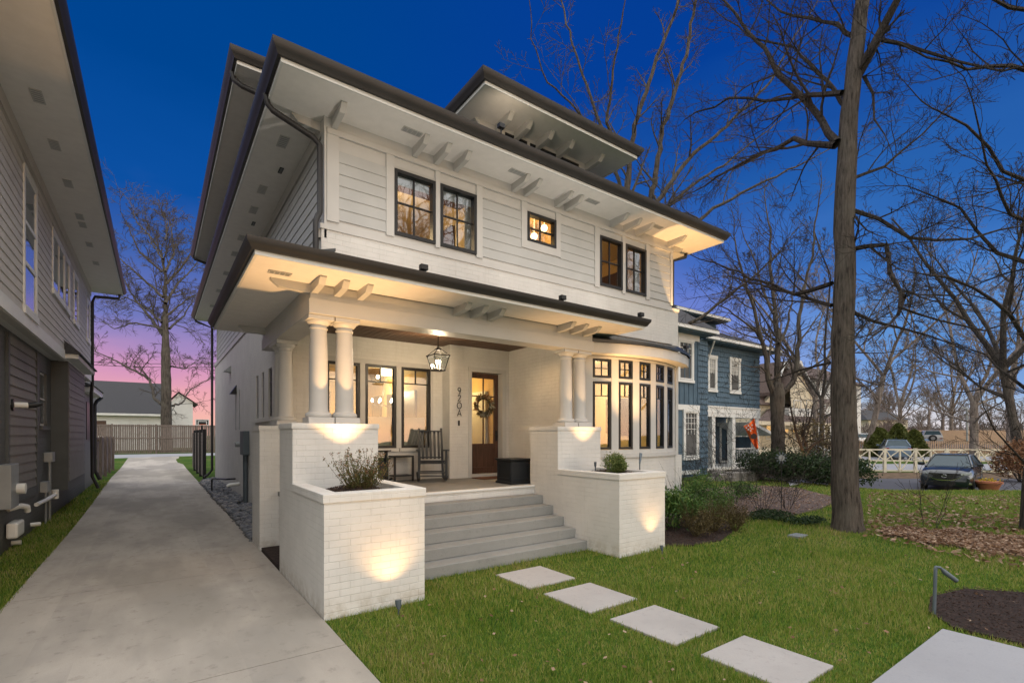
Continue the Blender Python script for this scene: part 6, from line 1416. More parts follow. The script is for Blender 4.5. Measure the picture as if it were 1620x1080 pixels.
# street lamp, far white building, treeline
p = gpos(1530, 75); t_ = thing('street_lamp', 'pale street lamp post standing at the far parking area', 'street lamp', p); q = MB(); q.tube([(0, 0, 0), (0, 0, 5.2)], .14, 8); q.build('pole', M['galv'], t_, local=True); q = MB(); q.tube([(0, 0, 5.2), (-.9*RT[0], -.9*RT[1], 5.3)], .10, 6); q.build('arm', M['galv'], t_, local=True)
def farblock(label, u0, u1, vt, D, mat, roofmat=None, pitch=0, dep=12):
    a, b = gpos(u0, D), gpos(u1, D); zt = at(u0, vt, D).z; r = thing('building', label, 'building', a); F = Fr((a[0], a[1], 0), (b[0]-a[0], b[1]-a[1], 0), (-FW[0], -FW[1], 0)); L = math.hypot(b[0]-a[0], b[1]-a[1])
    MB().fb(F, 0, L, -dep, 0, a[2]-1, zt).build('wall', mat, r)
    if roofmat: q = MB(); q.hull([F.p(-.6, .6, zt), F.p(L+.6, .6, zt), F.p(L+.6, -dep, zt), F.p(-.6, -dep, zt)], [F.p(1.5, -dep*.45, zt+pitch), F.p(L-1.5, -dep*.45, zt+pitch), F.p(L-1.5, -dep*.55, zt+pitch), F.p(1.5, -dep*.55, zt+pitch)]); q.build('roof', roofmat, r)
    for k in range(3): x = L*(.2+.28*k); MB().fb(F, x, x+1.2, .0, .03, a[2]+1.2, a[2]+2.6).build('window', M['dark'], r)
farblock('long white building behind bare trees left of the parked vehicles', 1374, 1436, 664, 110, M['cream'], M['shingle'], 2.5)
farblock('low pale building on the far horizon behind bare trees', 1440, 1500, 682, 160, M['white'], M['shingle'], 1.5)

# ------------------------------------------------------------------ planting on the right
def bush(label, u, D, rx, rz, n, leaf, mat, seed, cat='shrub', **k):
    x, y = DL(D, (u-810)/780*D); return shrub('shrub', label, cat, (x, y, ground_z(x, y)+.02), rx, rz, n, leaf, mat, seed=seed, **k)
bush('glossy dark green bush against the right brick planter', 1072, 9.6, .40, .50, 1500, .10, M['greenleaf'], 11, up=.5, wl=.3, stems=8)
bush('low bright green bush right of the glossy bush', 1092, 9.9, .42, .40, 3200, .05, M['greenleaf'], 12, up=.4, stems=6)
bush('taller rounded green bush in front of the blue house corner', 1118, 10.9, .55, .60, 4200, .05, M['greenleaf'], 13, up=.4, stems=6)
for k, (u, D, l) in enumerate(((1100, 8.9, 'brown green upright bush nearest the mulch edge'), (1128, 9.3, 'rusty brown low bush in the middle of the mulch bed'), (1162, 9.4, 'sparse brown bush at the right of the mulch bed'))):
    bush(l, u, D, .28, .30, 1300, .035, M['brownleaf'], 20+k, stems=60, up=.8, stemlen=.55, spread=.9, stemmat=M['brownleaf'])
bush('low grey green ground plant beyond the mulch bed', 1225, 10.6, .55, .12, 1500, .05, M['darkleaf'], 31, up=.2); bush('small leafy green plant in the bare bed', 1178, 14.2, .4, .3, 1200, .06, M['greenleaf'], 32, up=.5)
bush('low blue green ground plant in front of the thin trunk', 1262, 10.3, .5, .10, 1100, .05, M['darkleaf'], 33, up=.2)
def bare(label, u, D, h, n, seed, spread=.7, r=.007, rx=.5, mat=None):
    x, y = DL(D, (u-810)/780*D); q = thing('bare_shrub', label, 'bare shrub', (x, y, ground_z(x, y)), 'leafless shrubs in the bare bed'); rr_ = random.Random(seed); mb = MB()
    for _ in range(n):
        a = rr_.uniform(0, 6.283); d = Vector((math.cos(a)*spread*rr_.random(), math.sin(a)*spread*rr_.random(), 1)).normalized(); branch(mb, Vector((math.cos(a)*rx*.2, math.sin(a)*rx*.2, 0)), d, r, h*rr_.uniform(.6, 1.05), 2, rr_, up=.03, wig=.16, minr=.003, kids=4)
    mb.build('branches', mat or M['bark3'], q, local=True)
def branch(mb, p, d, r, L, lvl, rng, up=.05, wig=.2, minr=.004, kids=5, taper=.72, ang=(28, 62), segl=None, rad_out=None):
    n = max(3, min(9, int(L/(segl or max(.18, L/7))))); pts = [Vector(p)]; rs = [r]; d = Vector(d).normalized(); ds = [d]
    for i in range(n):
        d = (d + Vector((rng.gauss(0, wig), rng.gauss(0, wig), rng.gauss(0, wig)*.8 + up))).normalized(); pts.append(pts[-1] + d*L/n); ds.append(d); rs.append(max(minr, r*(1 - taper*(i+1)/n)))
    mb.tube(pts, rs, 7 if r > .09 else 5 if r > .03 else 3, cap=False)
    if lvl > 0:
        k_ = kids + (1 if rng.random() < .5 else 0)
        for j in range(k_):
            t = .22 + .76*(j+rng.random()*.8)/k_; f = t*n; i = min(n-1, int(f)); q = pts[i].lerp(pts[i+1], f-i); rr = rs[i]
            a = R_(rng.uniform(*ang)); ax = ds[i].orthogonal().normalized(); ax.rotate(Matrix.Rotation(rng.uniform(0, 6.283), 3, ds[i])); e = ds[i].copy(); e.rotate(Matrix.Rotation(a, 3, ax))
            l2 = L*rng.uniform(.35, .62)*(1.05 - .45*t); branch(mb, q, e, max(minr, rr*rng.uniform(.45, .68)), l2, lvl-1, rng, up, wig, minr, kids, taper, ang)
bare('reddish leafless shrub at the left corner of the blue house', 1080, 13.5, 1.7, 10, 1); bare('leafless shrub in front of the blue house porch columns', 1135, 14.0, 2.3, 12, 2); bare('tall leafless shrub reaching up toward the orange flag', 1158, 13.2, 3.0, 9, 3, .55)
bare('wide leafless shrub left of the garden ornament', 1205, 11.8, 1.7, 10, 4, .9); bare('leafless shrub at the right end of the bare bed', 1245, 12.2, 1.6, 10, 5, .9); bare('thin leafless sapling in the leaf litter between the lawns', 1470, 9.6, 1.4, 4, 6, .4); bare('low leafless shrub under the blue house corner window', 1106, 15.5, 1.5, 12, 7)
# yew hedge
for k, (u, D, rx, rz, l) in enumerate(((1225, 20, 1.2, .72, 'dark evergreen shrub at the left end of the hedge'), (1255, 19.5, 1.35, .78, 'dark evergreen shrub second from the left in the hedge'), (1288, 19.2, 1.35, .78, 'dark evergreen shrub third from the left in the hedge'), (1320, 19.5, 1.3, .75, 'dark evergreen shrub of the hedge just left of the big trunk'))):
    bush(l, u, D, rx, rz, 6500, .10, M['darkleaf'], 40+k, up=.3, lumps=9, group='evergreen shrubs forming the dark hedge')
bush('rusty leaved round bush at the right edge past the street', 1618, 25.0, 1.15, 1.35, 3400, .13, M['rustleaf'], 50, up=.2, stems=20, stemlen=3, stemr=.02)
bush('dark leafy shrub mass behind the cream house small tree', 1300, 24.5, 1.5, 2.2, 2500, .12, M['brownleaf'], 51, up=.2, stems=20, stemlen=4, stemr=.02)
def cone(label, u, D, rx, h, seed):
    x, y = DL(D, (u-810)/780*D); r = thing('evergreen_shrub', label, 'evergreen', (x, y, ground_z(x, y)), 'arborvitae shrubs by the parked cars'); g = np.random.default_rng(seed); n = 5000
    t = g.random(n)**.75; a = g.random(n)*6.283; rad = rx*np.sqrt(np.clip(1-t, 0, 1))*(.72+.32*g.random(n))*(1+.15*np.sin(a*5+t*9)); c = np.stack([rad*np.cos(a), rad*np.sin(a), t*h], 1)
    npmesh('foliage', quads(c, .10, .24, g, up=.8), 4, M['cedar'], r); MB().tube([(0, 0, 0), (0, 0, h*.7)], .08, 6).build('trunk', M['bark3'], r, local=True)
cone('broad evergreen left of the parked silver blue SUV', 1393, 46, 1.25, 2.7, 1); cone('broad evergreen touching the left side of the SUV roof', 1386, 48, 1.1, 2.8, 2); cone('evergreen cone rising above the roof of the SUV', 1421, 50, 1.25, 3.1, 3); cone('evergreen cone at the right of the SUV', 1446, 47, 1.2, 2.55, 4)
# garden ornament: metal flower on a stake
p = dlp(1236, 806); D_ = p[0]*FW[0]+p[1]*FW[1]; t_ = thing('garden_ornament', 'blue grey metal flower ornament on a thin stake in the bare bed', 'garden ornament', (p[0], p[1], ground_z(*p))); top = at(1236, 724, D_)
MB().tube([(p[0], p[1], -.1), (top.x+.01, top.y, top.z)], .010, 6).build('stake', M['dark'], t_)
F = Fr(top, (RT[0], RT[1], 0), (-FW[0], -FW[1], 0)); q = MB()
for k in range(10):
    a = 2*math.pi*k/10; q.fprism(F, [(.07*math.cos(a-.2), .07*math.sin(a-.2)), (.145*math.cos(a-.12), .145*math.sin(a-.12)), (.15*math.cos(a+.12), .15*math.sin(a+.12)), (.07*math.cos(a+.2), .07*math.sin(a+.2))], .0, .006)
q.build('petals', M['panelbox'], t_); q = MB(); q.tube([F.p(0, .005, 0), F.p(0, .02, 0)], .075, 16); q.build('centre', M['galv'], t_)
p = dlp(1262, 849); tag(MB().box(p[0]-.16, p[1]-.11, -.02, p[0]+.16, p[1]+.11, .045).build('utility_cover', M['galv'], bevel=.01), 'small pale utility cover set in the lawn right of the mulch bed', 'utility cover')
# ------------------------------------------------------------------ trees
def tree(label, base, trunk, limbs, bark, lvl=3, seed=1, minr=.005, kids=5, group=None, wig=.13, up=.05, fork=0, name='bare_tree', side=None, flare=True, sidelen=.45, gap=.75):
    """trunk: [(point, radius)], limbs: [([points], r0, r1)] world coordinates"""
    r = thing(name, label, 'tree', base, group); rng = random.Random(seed)
    q = MB(); P = [Vector(p) for p, _ in trunk]; Rr = [x for _, x in trunk]
    # smooth + subdivide the trunk with slight bark bulges
    pts = []; rs = []
    for i in range(len(P)-1):
        m_ = max(2, int((P[i+1]-P[i]).length/.35))
        for k in range(m_):
            t = k/m_; pts.append(P[i].lerp(P[i+1], t) + Vector((rng.gauss(0, .012), rng.gauss(0, .012), 0))); rs.append((Rr[i]+(Rr[i+1]-Rr[i])*t)*rng.uniform(.96, 1.04))
    pts.append(P[-1]); rs.append(Rr[-1])
    if flare: pts.insert(0, pts[0] - Vector((0, 0, .25))); rs.insert(0, rs[0]*1.3); rs[1] *= 1.12
    q.tube(pts, rs, 16); q.build('trunk', bark, r, smooth=80)
    c = MB()
    def along(pts, r0, r1, lv):
        pts = [Vector(p) for p in pts]; seg = [(b-a).length for a, b in zip(pts, pts[1:])]; L = sum(seg)
        fine = [pts[0]]; 
        for a, b in zip(pts, pts[1:]):
            m_ = max(1, int((b-a).length/.4))
            for k in range(1, m_+1): fine.append(a.lerp(b, k/m_) + Vector((rng.gauss(0, .03), rng.gauss(0, .03), rng.gauss(0, .03)))*min(1, r0*12))
        n = len(fine)-1; rr = [r0+(r1-r0)*(i/n)**.8 for i in range(n+1)]
        c.tube(fine, rr, 8 if r0 > .06 else 5, cap=False)
        s = .12*L; 
        while s < L:
            i = min(n-1, int(s/L*n)); d = (fine[i+1]-fine[i]).normalized(); a = R_(rng.uniform(30, 65)); ax = d.orthogonal().normalized(); ax.rotate(Matrix.Rotation(rng.uniform(0, 6.283), 3, d)); e = d.copy(); e.rotate(Matrix.Rotation(a, 3, ax)); e.z += .15
            branch(c, fine[i], e, max(minr, rr[i]*rng.uniform(.35, .6)), min(L, 6)*sidelen*rng.uniform(.6, 1.1)*(1.1-.5*s/L), lv-1, rng, up, wig, minr, kids)
            s += gap*rng.uniform(.5, 1.3)
        branch(c, fine[-1], (fine[-1]-fine[-2]), r1, L*.3+.4, lv-1, rng, up, wig, minr, kids)
    for l in limbs: along(*l[:3], lvl)
    c.build('crown', M['barkd'] if bark is M['bark'] else bark, r)
    return r
def pix(pl, D): return [at(u, v, d) for (u, v), d in zip(pl, D if isinstance(D, (list, tuple)) else [D]*len(pl))]
Z4 = lambda pl: [(800+x/1.976, y/1.976) for x, y in pl]; Z3 = lambda pl: [(1060+x/2.893, 400+y/2.893) for x, y in pl]
def lin(a, b, n): return [a+(b-a)*i/(n-1) for i in range(n)]
# the big near tree
D0 = 9.6; base = gz(1342, 838)
T = [(1342, 842, .31), (1339, 810, .275), (1335, 700, .245), (1333, 600, .225), (1333, 500, .205), (1337, 400, .195), (1336, 330, .20), (1340, 250, .185), (1345, 180, .17), (1352, 100, .15), (1362, 20, .14), (1372, -60, .12), (1380, -180, .08)]
limbs = []
def L_(pl, D, r0, r1): limbs.append((pix(pl, D), r0, r1))
L_(Z4([(1036, 445), (960, 340), (850, 230), (790, 130), (700, 30), (640, -60)]), lin(D0, 13.5, 6), .075, .02)
L_(Z4([(1052, 290), (950, 300), (880, 312), (700, 308), (600, 350), (560, 372)]), lin(D0, 13.5, 6), .06, .012)
L_(Z4([(1030, 455), (900, 440), (800, 480), (700, 530), (590, 600)]), lin(D0, 14, 5), .07, .015)
L_(Z4([(1095, 240), (1140, 170), (1185, 90), (1225, 0), (1270, -120)]), lin(D0, 9.0, 5), .11, .05)
L_(Z4([(1085, 657), (1160, 680), (1262, 745), (1350, 755), (1450, 742), (1640, 700)]), lin(D0, 8.8, 6), .045, .012)
L_(Z4([(1085, 778), (1130, 760), (1192, 772), (1200, 850), (1240, 930), (1222, 988)]), lin(D0, 8.4, 6), .05, .03)
L_(Z4([(1020, 885), (900, 920), (800, 880), (700, 840), (560, 790)]), lin(D0, 14, 5), .05, .012)
L_(Z3([(740, 240), (600, 200), (450, 155), (330, 130), (250, 90)]), lin(D0, 14, 5), .042, .012)
L_([(1406, 400), (1406, 431), (1426, 462), (1423, 486), (1450, 493), (1492, 507), (1560, 520), (1640, 500)], lin(8.6, 8.0, 8), .036, .012)
L_(Z3([(835, 270), (930, 310), (1050, 350), (1180, 380), (1300, 420)]), lin(D0, 8.5, 5), .04, .01)
L_(Z4([(1120, 240), (1150, 290), (1150, 370), (1190, 420)]), lin(D0, 9.0, 4), .035, .01)
L_(Z3([(735, 500), (600, 530), (520, 560), (430, 590)]), lin(D0, 11, 4), .028, .008)
L_(Z4([(1075, 350), (1000, 250), (900, 150), (760, 110), (660, 40)]), lin(D0, 13, 5), .05, .012)
L_(Z4([(1105, 120), (1000, 60), (860, 40), (780, -40)]), lin(D0, 12, 4), .05, .012)
L_(Z4([(1150, 120), (1300, 160), (1420, 190), (1560, 215), (1700, 190)]), lin(D0, 8.0, 5), .045, .012)
L_(Z4([(1080, 560), (1180, 520), (1300, 420), (1420, 300)]), lin(D0, 10.5, 4), .035, .01)
tree('largest bare tree, a tall straight trunk rising from the lawn right of the house', tuple(base), [(at(u, v, D0), r*.9) for u, v, r in T], limbs, M['bark'], lvl=3, seed=4, minr=.0032, kids=6, wig=.11, up=.03, sidelen=.42, gap=.5)
# pruned stubs and scars on the near trunk: knots
# tree just off the right edge whose limbs hang into view
limbs = []; D1 = 9.4
L_([(1640, 560), (1600, 500), (1545, 455), (1500, 440), (1440, 430)], lin(D1, 8.5, 5), .05, .012); L_([(1650, 300), (1590, 270), (1530, 200), (1470, 170)], lin(D1, 9, 4), .05, .012)
L_([(1660, 120), (1600, 105), (1530, 108), (1470, 90), (1420, 68)], lin(D1, 8.8, 5), .05, .012); L_([(1640, 420), (1580, 400), (1520, 330), (1450, 300)], lin(D1, 10, 4), .045, .012)
L_([(1655, 640), (1600, 600), (1560, 560), (1500, 540)], lin(D1, 11, 4), .04, .01)
L_([(1648, 760), (1610, 720), (1575, 680), (1555, 640)], lin(D1, 9, 4), .028, .008); L_([(1660, 20), (1600, 10), (1540, -20)], lin(D1, 9, 3), .05, .02)
L_([(1650, 360), (1600, 340), (1560, 260), (1540, 160)], lin(D1, 8, 4), .04, .01)
tree('rough barked tree at the very right edge, only its branches and root flare in view', tuple(gz(1658, 880)), [(at(1652, 895, D1), .42), (at(1652, 840, D1), .34), (at(1655, 700, D1), .28), (at(1658, 400, D1), .24), (at(1665, 50, D1), .19), (at(1670, -150, D1), .12)], limbs, M['bark'], lvl=3, seed=8, minr=.0032, kids=5, wig=.12, up=0, sidelen=.5, gap=.5)
# multi stemmed tree between the blue and cream houses
limbs = []; D2 = 26.
F2_ = lambda pl: [(1040+x/3.6, 460+y/3.6) for x, y in pl]
L_(F2_([(660, 580), (625, 500), (620, 380), (590, 270), (550, 100), (500, -50), (460, -200)]), lin(D2, 25, 7), 0.161, 0.042)
L_(F2_([(685, 560), (690, 400), (680, 200), (665, 50), (640, -150), (640, -350)]), lin(D2, 27, 6), 0.186, 0.048)
L_(F2_([(705, 590), (780, 500), (800, 330), (810, 150), (830, 0), (880, -200), (900, -380)]), lin(D2, 26, 7), 0.149, 0.042)
L_(F2_([(620, 330), (560, 230), (480, 160), (400, 110), (300, 60)]), lin(D2, 24, 5), 0.081, 0.018)
L_(F2_([(790, 480), (870, 440), (950, 390), (1020, 350)]), lin(D2, 25, 4), 0.081, 0.024)
L_(F2_([(690, 300), (740, 200), (760, 60), (800, -80)]), lin(D2, 28, 4), 0.087, 0.024)
L_(F2_([(650, 480), (590, 440), (510, 430)]), lin(D2, 25, 3), 0.062, 0.018)
L_(F2_([(660, 130), (600, 0), (560, -160), (480, -330)]), lin(D2, 28, 4), 0.081, 0.024)
tree('thick grey multi stemmed bare tree standing between the blue and cream houses', tuple(at(1230, 716, D2))[:2]+(0,), [(at(1230, 750, D2), .42), (at(1231, 700, D2), .33), (at(1230, 650, D2), .33), (at(1230, 620, D2), .36), (at(1231, 605, D2), .24)], limbs, M['bark2'], lvl=3, seed=12, minr=.008, kids=5, wig=.12, up=.04, sidelen=.5, gap=1.3)
# tree rising behind the white house
limbs = []; D3 = 24.
L_([(1010, 420), (992, 300), (1003, 200), (1040, 90), (1075, 0), (1110, -80)], lin(D3, 23, 6), 0.174, 0.048)
L_([(1012, 420), (1030, 315), (1050, 200), (1085, 90), (1100, 0), (1105, -100)], lin(D3, 25, 6), 0.167, 0.048)
L_([(1012, 430), (1040, 320), (1090, 250), (1150, 200), (1220, 130), (1260, 50)], lin(D3, 24, 6), 0.149, 0.036)
L_([(1000, 350), (955, 210), (925, 130), (900, 50), (880, -30)], lin(D3, 25, 5), 0.112, 0.030)
L_([(985, 250), (960, 195), (970, 110), (985, 20)], lin(D3, 22, 4), 0.093, 0.030)
L_([(960, 235), (900, 160), (865, 130), (840, 60), (838, 0)], lin(D3, 22, 5), 0.068, 0.018)
L_([(1015, 430), (1060, 390), (1130, 330), (1200, 290), (1290, 250)], lin(D3, 23, 5), 0.124, 0.030)
L_([(1050, 330), (1100, 290), (1160, 250), (1235, 190)], lin(D3, 26, 4), 0.093, 0.024)
L_([(1020, 440), (1074, 520), (1105, 505), (1150, 470), (1200, 430), (1226, 405)][1:], lin(21, 20, 5), 0.087, 0.030)
tree('very tall forked bare tree rising from behind the white house', tuple(at(1012, 735, D3))[:2]+(0,), [(at(1012, 745, D3), .55), (at(1012, 600, D3), .46), (at(1012, 430, D3), .40)], limbs, M['bark2'], lvl=3, seed=21, minr=.008, kids=5, wig=.11, up=.03, sidelen=.5, gap=1.3)
# tree at the end of the driveway
limbs = []; D4 = 44.
F4 = lambda pl: [(x/2.4, 450+y/2.4) for x, y in pl]; F1_ = lambda pl: [(x/2.16, y/2.16) for x, y in pl]
L_([(262, 545), (258, 520), (262, 480), (262, 440), (255, 400), (235, 370), (215, 350), (210, 330)], lin(D4, 53, 8), 0.216, 0.036)
L_([(262, 480), (280, 450), (300, 430), (320, 405)], lin(D4, 56, 4), 0.144, 0.036)
L_([(258, 530), (240, 505), (215, 475), (195, 440), (175, 425)], lin(D4, 52, 5), 0.158, 0.030)
L_([(256, 510), (230, 485), (200, 470), (178, 480)], lin(D4, 55, 4), 0.115, 0.030)
L_([(262, 430), (275, 400), (272, 370), (268, 345)], lin(D4, 55, 4), 0.115, 0.024); L_([(258, 410), (240, 385), (232, 350)], lin(D4, 54, 3), 0.094, 0.024)
L_(F4([(615, 455), (585, 430), (570, 360), (480, 310), (430, 285), (365, 255), (345, 210)]), lin(D4, 50, 7), 0.144, 0.030)
L_(F4([(655, 460), (690, 450), (720, 400), (770, 370), (810, 355)]), lin(D4, 52, 5), 0.094, 0.024); L_(F4([(650, 310), (700, 320), (735, 300), (790, 260)]), lin(D4, 55, 4), 0.072, 0.018)
L_([(268, 520), (290, 500), (305, 475), (318, 462)], lin(D4, 53, 4), 0.108, 0.024); L_([(262, 380), (265, 350), (250, 325)], lin(D4, 54, 3), 0.065, 0.018)
L_([(262, 450), (290, 420), (312, 385), (325, 350)], lin(D4, 46.4, 4), 0.117, 0.027); L_([(258, 470), (225, 440), (190, 410), (165, 395)], lin(D4, 45.8, 4), 0.126, 0.027)
L_([(256, 430), (222, 400), (203, 360), (192, 335)], lin(D4, 42.2, 4), 0.108, 0.027); L_([(262, 500), (300, 470), (330, 455)], lin(D4, 46.4, 3), 0.108, 0.027); L_([(258, 520), (215, 510), (180, 520), (158, 505)], lin(D4, 45.8, 4), 0.099, 0.027)
x_, y_ = at(264, 700, D4)[:2]
tree('bare tree with twisted limbs against the pink sky at the end of the driveway', (x_, y_, ground_z(x_, y_)), [(at(264, 722, D4), .47), (at(263, 680, D4), .41), (at(263, 600, D4), .38), (at(262, 560, D4), .34), (at(262, 535, D4), .26), (at(262, 500, D4), .19)], limbs, M['bark2'], lvl=3, seed=33, minr=.013, kids=6, wig=.2, up=.02, sidelen=.55, gap=1.1)
# generic bare trees on the right
def simple_tree(label, u, D, h, r0, seed, bark=None, lvl=4, minr=.02, group=None, lean=0, kids=5, up=.06, split=.3):
    x, y = DL(D, (u-810)/780*D); z = ground_z(x, y); rng = random.Random(seed); t = thing('bare_tree', label, 'tree', (x, y, z), group)
    p = Vector((x, y, z)); q = MB(); top = p + Vector((lean*RT[0], lean*RT[1], h*split)); r0 *= .72; minr *= .62
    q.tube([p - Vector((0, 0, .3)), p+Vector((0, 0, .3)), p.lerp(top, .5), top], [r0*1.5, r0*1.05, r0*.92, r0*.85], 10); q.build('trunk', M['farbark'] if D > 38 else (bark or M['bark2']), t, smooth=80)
    c = MB(); n = rng.choice((3, 4))
    for k in range(n):
        a = 2*math.pi*k/n + rng.uniform(-.5, .5); d = Vector((math.cos(a)*.55, math.sin(a)*.55, rng.uniform(.8, 1.4))); branch(c, top - Vector((0, 0, .2)), d, r0*rng.uniform(.55, .75), h*rng.uniform(.6, .75), lvl, rng, up, .12, minr, kids)
    for k in range(3):
        a = rng.uniform(0, 6.28); branch(c, p.lerp(top, rng.uniform(.6, .95)), Vector((math.cos(a), math.sin(a), .35)), r0*.35, h*.35, lvl-1, rng, up, .14, minr, kids)
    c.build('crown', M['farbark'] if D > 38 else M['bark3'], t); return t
simple_tree('bare tree with an orange tinged trunk beyond the crossbuck fence', 1541, 42, 15, .42, 1, minr=.018, split=.33)
simple_tree('leaning bare tree just right of the large trunk, beyond the street', 1372, 48, 19, .36, 2, M['bark'], lean=1.6, split=.42, minr=.018)
simple_tree('pale bare tree behind the evergreen cones', 1424, 70, 16, .4, 3, minr=.03)
simple_tree('bare tree near the far street lamp', 1505, 80, 17, .4, 5, minr=.035); simple_tree('wide bare tree at the far right over the tan fence', 1598, 60, 20, .5, 6, minr=.025)
simple_tree('leaning bare tree at the right edge over the rusty bush', 1618, 30, 16, .34, 7, M['bark'], lean=-1.2, split=.4, minr=.014)
simple_tree('tall bare tree behind the cream house', 1290, 44, 19, .34, 8, minr=.02); simple_tree('small bare tree behind the far white building', 1400, 120, 15, .35, 9, minr=.05, lvl=3)
simple_tree('slender bare tree left of the large trunk, above the cream roof', 1300, 34, 16, .22, 10, M['bark'], minr=.015)
# two street trees across the road, mirrored in the upper panes
for (x, y, sd_, lab) in ((11.2, -8, 61, 'bare street tree mirrored faintly in the left pair of upper windows'), (23, -6.4, 62, 'bare street tree mirrored faintly in the right pair of upper windows')):
    t_ = thing('bare_tree', lab, 'tree', (x, y, 0)); rg = random.Random(sd_); c = MB(); top = Vector((x, y, 4.5)); MB().tube([(x, y, -.2), (x, y, 2), top], [.32, .26, .22], 10).build('trunk', M['bark2'], t_)
    for k in range(5): a = 1.257*k; branch(c, top-Vector((0, 0, .1)), Vector((math.cos(a)*.6, math.sin(a)*.6, 1)), .15, 12, 3, rg, .05, .11, .02, 6)
    c.build('crown', M['bark2'], t_)
# far tree line, read as one mass
tl = MB(); rng = random.Random(77)
for k in range(34):
    D = rng.uniform(110, 240); u = rng.uniform(1350, 1660); x, y = DL(D, (u-810)/780*D); z = ground_z(x, y); h = rng.uniform(9, 16); p = Vector((x, y, z)); tl.tube([p, p+Vector((0, 0, h*.4))], .3, 4, cap=False)
    for j in range(4): branch(tl, p+Vector((0, 0, h*.35)), Vector((rng.uniform(-.6, .6), rng.uniform(-.6, .6), 1)), .12, h*.6, 2, rng, .04, .15, .04, 5)
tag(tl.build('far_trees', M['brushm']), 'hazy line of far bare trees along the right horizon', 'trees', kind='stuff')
tl = MB()
for k in range(45):
    D = rng.uniform(90, 150); u = rng.uniform(1360, 1660); x, y = DL(D, (u-810)/780*D); z = ground_z(x, y)
    for j in range(5): branch(tl, Vector((x, y, z)), Vector((rng.uniform(-.8, .8), rng.uniform(-.8, .8), 1)), .07, rng.uniform(3, 5), 2, rng, .02, .2, .03, 5)
tag(tl.build('brush', M['brushm']), 'tangle of bare brush along the far edge of the winter grass', 'brush', kind='stuff')
# small tree lit by a warm uplight in front of the cream house
limbs = []; D5 = 23.5
F5 = lambda pl: [(1180+x/4.32, 560+y/5.4) for x, y in pl]
F5 = lambda pl: [(1180+x/5.4, 560+y/5.4) for x, y in pl]
L_(F5([(500, 860), (470, 780), (430, 650), (400, 500), (380, 400)]), lin(D5, 23, 5), .09, .025); L_(F5([(505, 860), (515, 790), (490, 670), (540, 580), (580, 440), (640, 360)]), lin(D5, 24, 6), .09, .02); L_(F5([(510, 860), (560, 790), (640, 740), (740, 700)]), lin(D5, 23, 4), .08, .03); L_(F5([(480, 810), (500, 640), (520, 540), (500, 430)]), lin(D5, 24, 4), .06, .02)
x_, y_ = at(1273, 726, D5)[:2]
tree('small vase shaped bare tree warmly uplit in front of the cream house', (x_, y_, 0), [(at(1273, 742, D5), .15), (at(1273, 718, D5), .13)], limbs, M['bark'], lvl=3, seed=44, minr=.010, kids=4, wig=.16, up=.02, sidelen=.5, gap=.9)
q = at(1272, 735, 22.6); uplight((q.x, q.y, .02), (x_, y_, 2.5), 'small uplight under the vase shaped tree by the cream house', .12, 90, 70, .6)

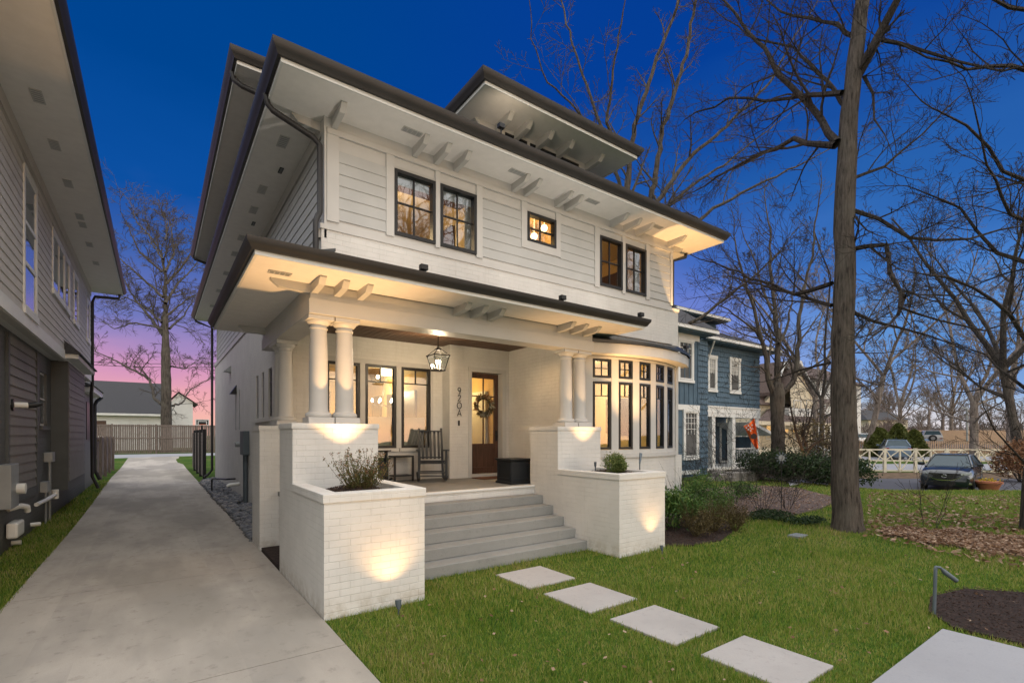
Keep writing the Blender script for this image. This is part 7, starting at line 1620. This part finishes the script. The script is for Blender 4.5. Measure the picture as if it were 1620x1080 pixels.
# ------------------------------------------------------------------ grass
def grass():
    g = np.random.default_rng(11); N = 520000
    D = 2.0*np.exp(g.random(N)*math.log(24/2.0)); Lr = (g.random(N)*2.4-1.2)*D*1.02
    x = D*FW[0] + Lr*RT[0]; y = D*FW[1] + Lr*RT[1]
    keep = np.ones(N, bool)
    def kill(m): nonlocal keep; keep &= ~m
    kill((x > -1.30 - .26*np.clip((y-11)/19, 0, 1)) & (x < 1.36)); kill(x < -1.93); kill((x > 1.33) & (x < 2.46) & (y > 5.05)); kill((x > 2.4) & (x < 5.65) & (y > 5.735)); kill((x > 5.63) & (x < 6.745) & (y > 5.055)); kill((x > 6.7) & (x < 9.95) & (y > 7.0)); kill((x > 1.3) & (x < 9.95) & (y > 7))
    for (a, b, c, d) in ((3.62, 4.66, 4.37, 5.38), (3.63, 3.66, 4.38, 4.41), (3.67, 2.66, 4.37, 3.42), (3.69, 1.68, 4.37, 2.42), (3.99, -2, 6.05, 1.41)): kill((x > a-.004) & (x < c+.004) & (y > b-.004) & (y < d+.004))
    kill((y < 1.2) & (x < 1.36)); kill((x < -1.3) & (y < 4))
    def inpoly(P):
        c = np.zeros(N, bool); n = len(P)
        for i in range(n):
            x1, y1 = P[i]; x2, y2 = P[(i+1) % n]; m = ((y1 > y) != (y2 > y)); 
            with np.errstate(divide='ignore', invalid='ignore'): xi = (x2-x1)*(y-y1)/((y2-y1) if y2 != y1 else 1e-9) + x1
            c ^= m & (x < xi)
        return c
    for P in (BED1, BED2, BED3, BED4, pth): kill(inpoly(P))
    kill((D > 20.2)); kill((x > 17.5) & (y > 12.9))
    x, y, D = x[keep], y[keep], D[keep]; n = len(x)
    z = np.array([ground_z(a, b) for a, b in zip(x, y)])
    s = .7 + .045*D; h = (.028 + .028*g.random(n))*(1 + .35*np.sin(x*1.7)*np.sin(y*2.1+1))*np.minimum(1.5, .85+.06*D); w = .0042*s*(1+.2*D/5)
    a = g.random(n)*6.283; lean = g.random(n)*.75; b = g.random(n)*6.283
    base = np.stack([x, y, z-.003], 1); wd = np.stack([np.cos(a)*w, np.sin(a)*w, 0*w], 1); tip = base + np.stack([np.cos(b)*lean*h, np.sin(b)*lean*h, h], 1)
    o = npmesh('grass', np.stack([base-wd, base+wd, tip], 1).reshape(-1, 3), 3, M['blade']); tag(o, 'short green lawn grass over the front yards', 'grass', kind='stuff')
    # a scatter of fallen leaves on the lawn
    m = 420; D = 3*np.exp(g.random(m)*math.log(6)); Lr = (g.random(m)*1.3-.25)*D; x = D*FW[0]+Lr*RT[0]; y = D*FW[1]+Lr*RT[1]; k = ~(((x < 1.4)) | ((x < 6.8) & (y > 5)) | ((x < 10.5) & (y > 4.9)) | ((x > 3.6) & (x < 4.4) & (y < 5.4)) | (x < 6.1) & (y < 1.45)); x, y = x[k], y[k]
    c = np.stack([x, y, np.array([ground_z(a, b) for a, b in zip(x, y)])+.045], 1); o = npmesh('fallen_leaves', quads(c, .028, .042, g, flat=.8), 4, M['deadleaf']); tag(o, 'scattered pale fallen leaves lying on the lawn', 'fallen leaves', kind='stuff')
grass()
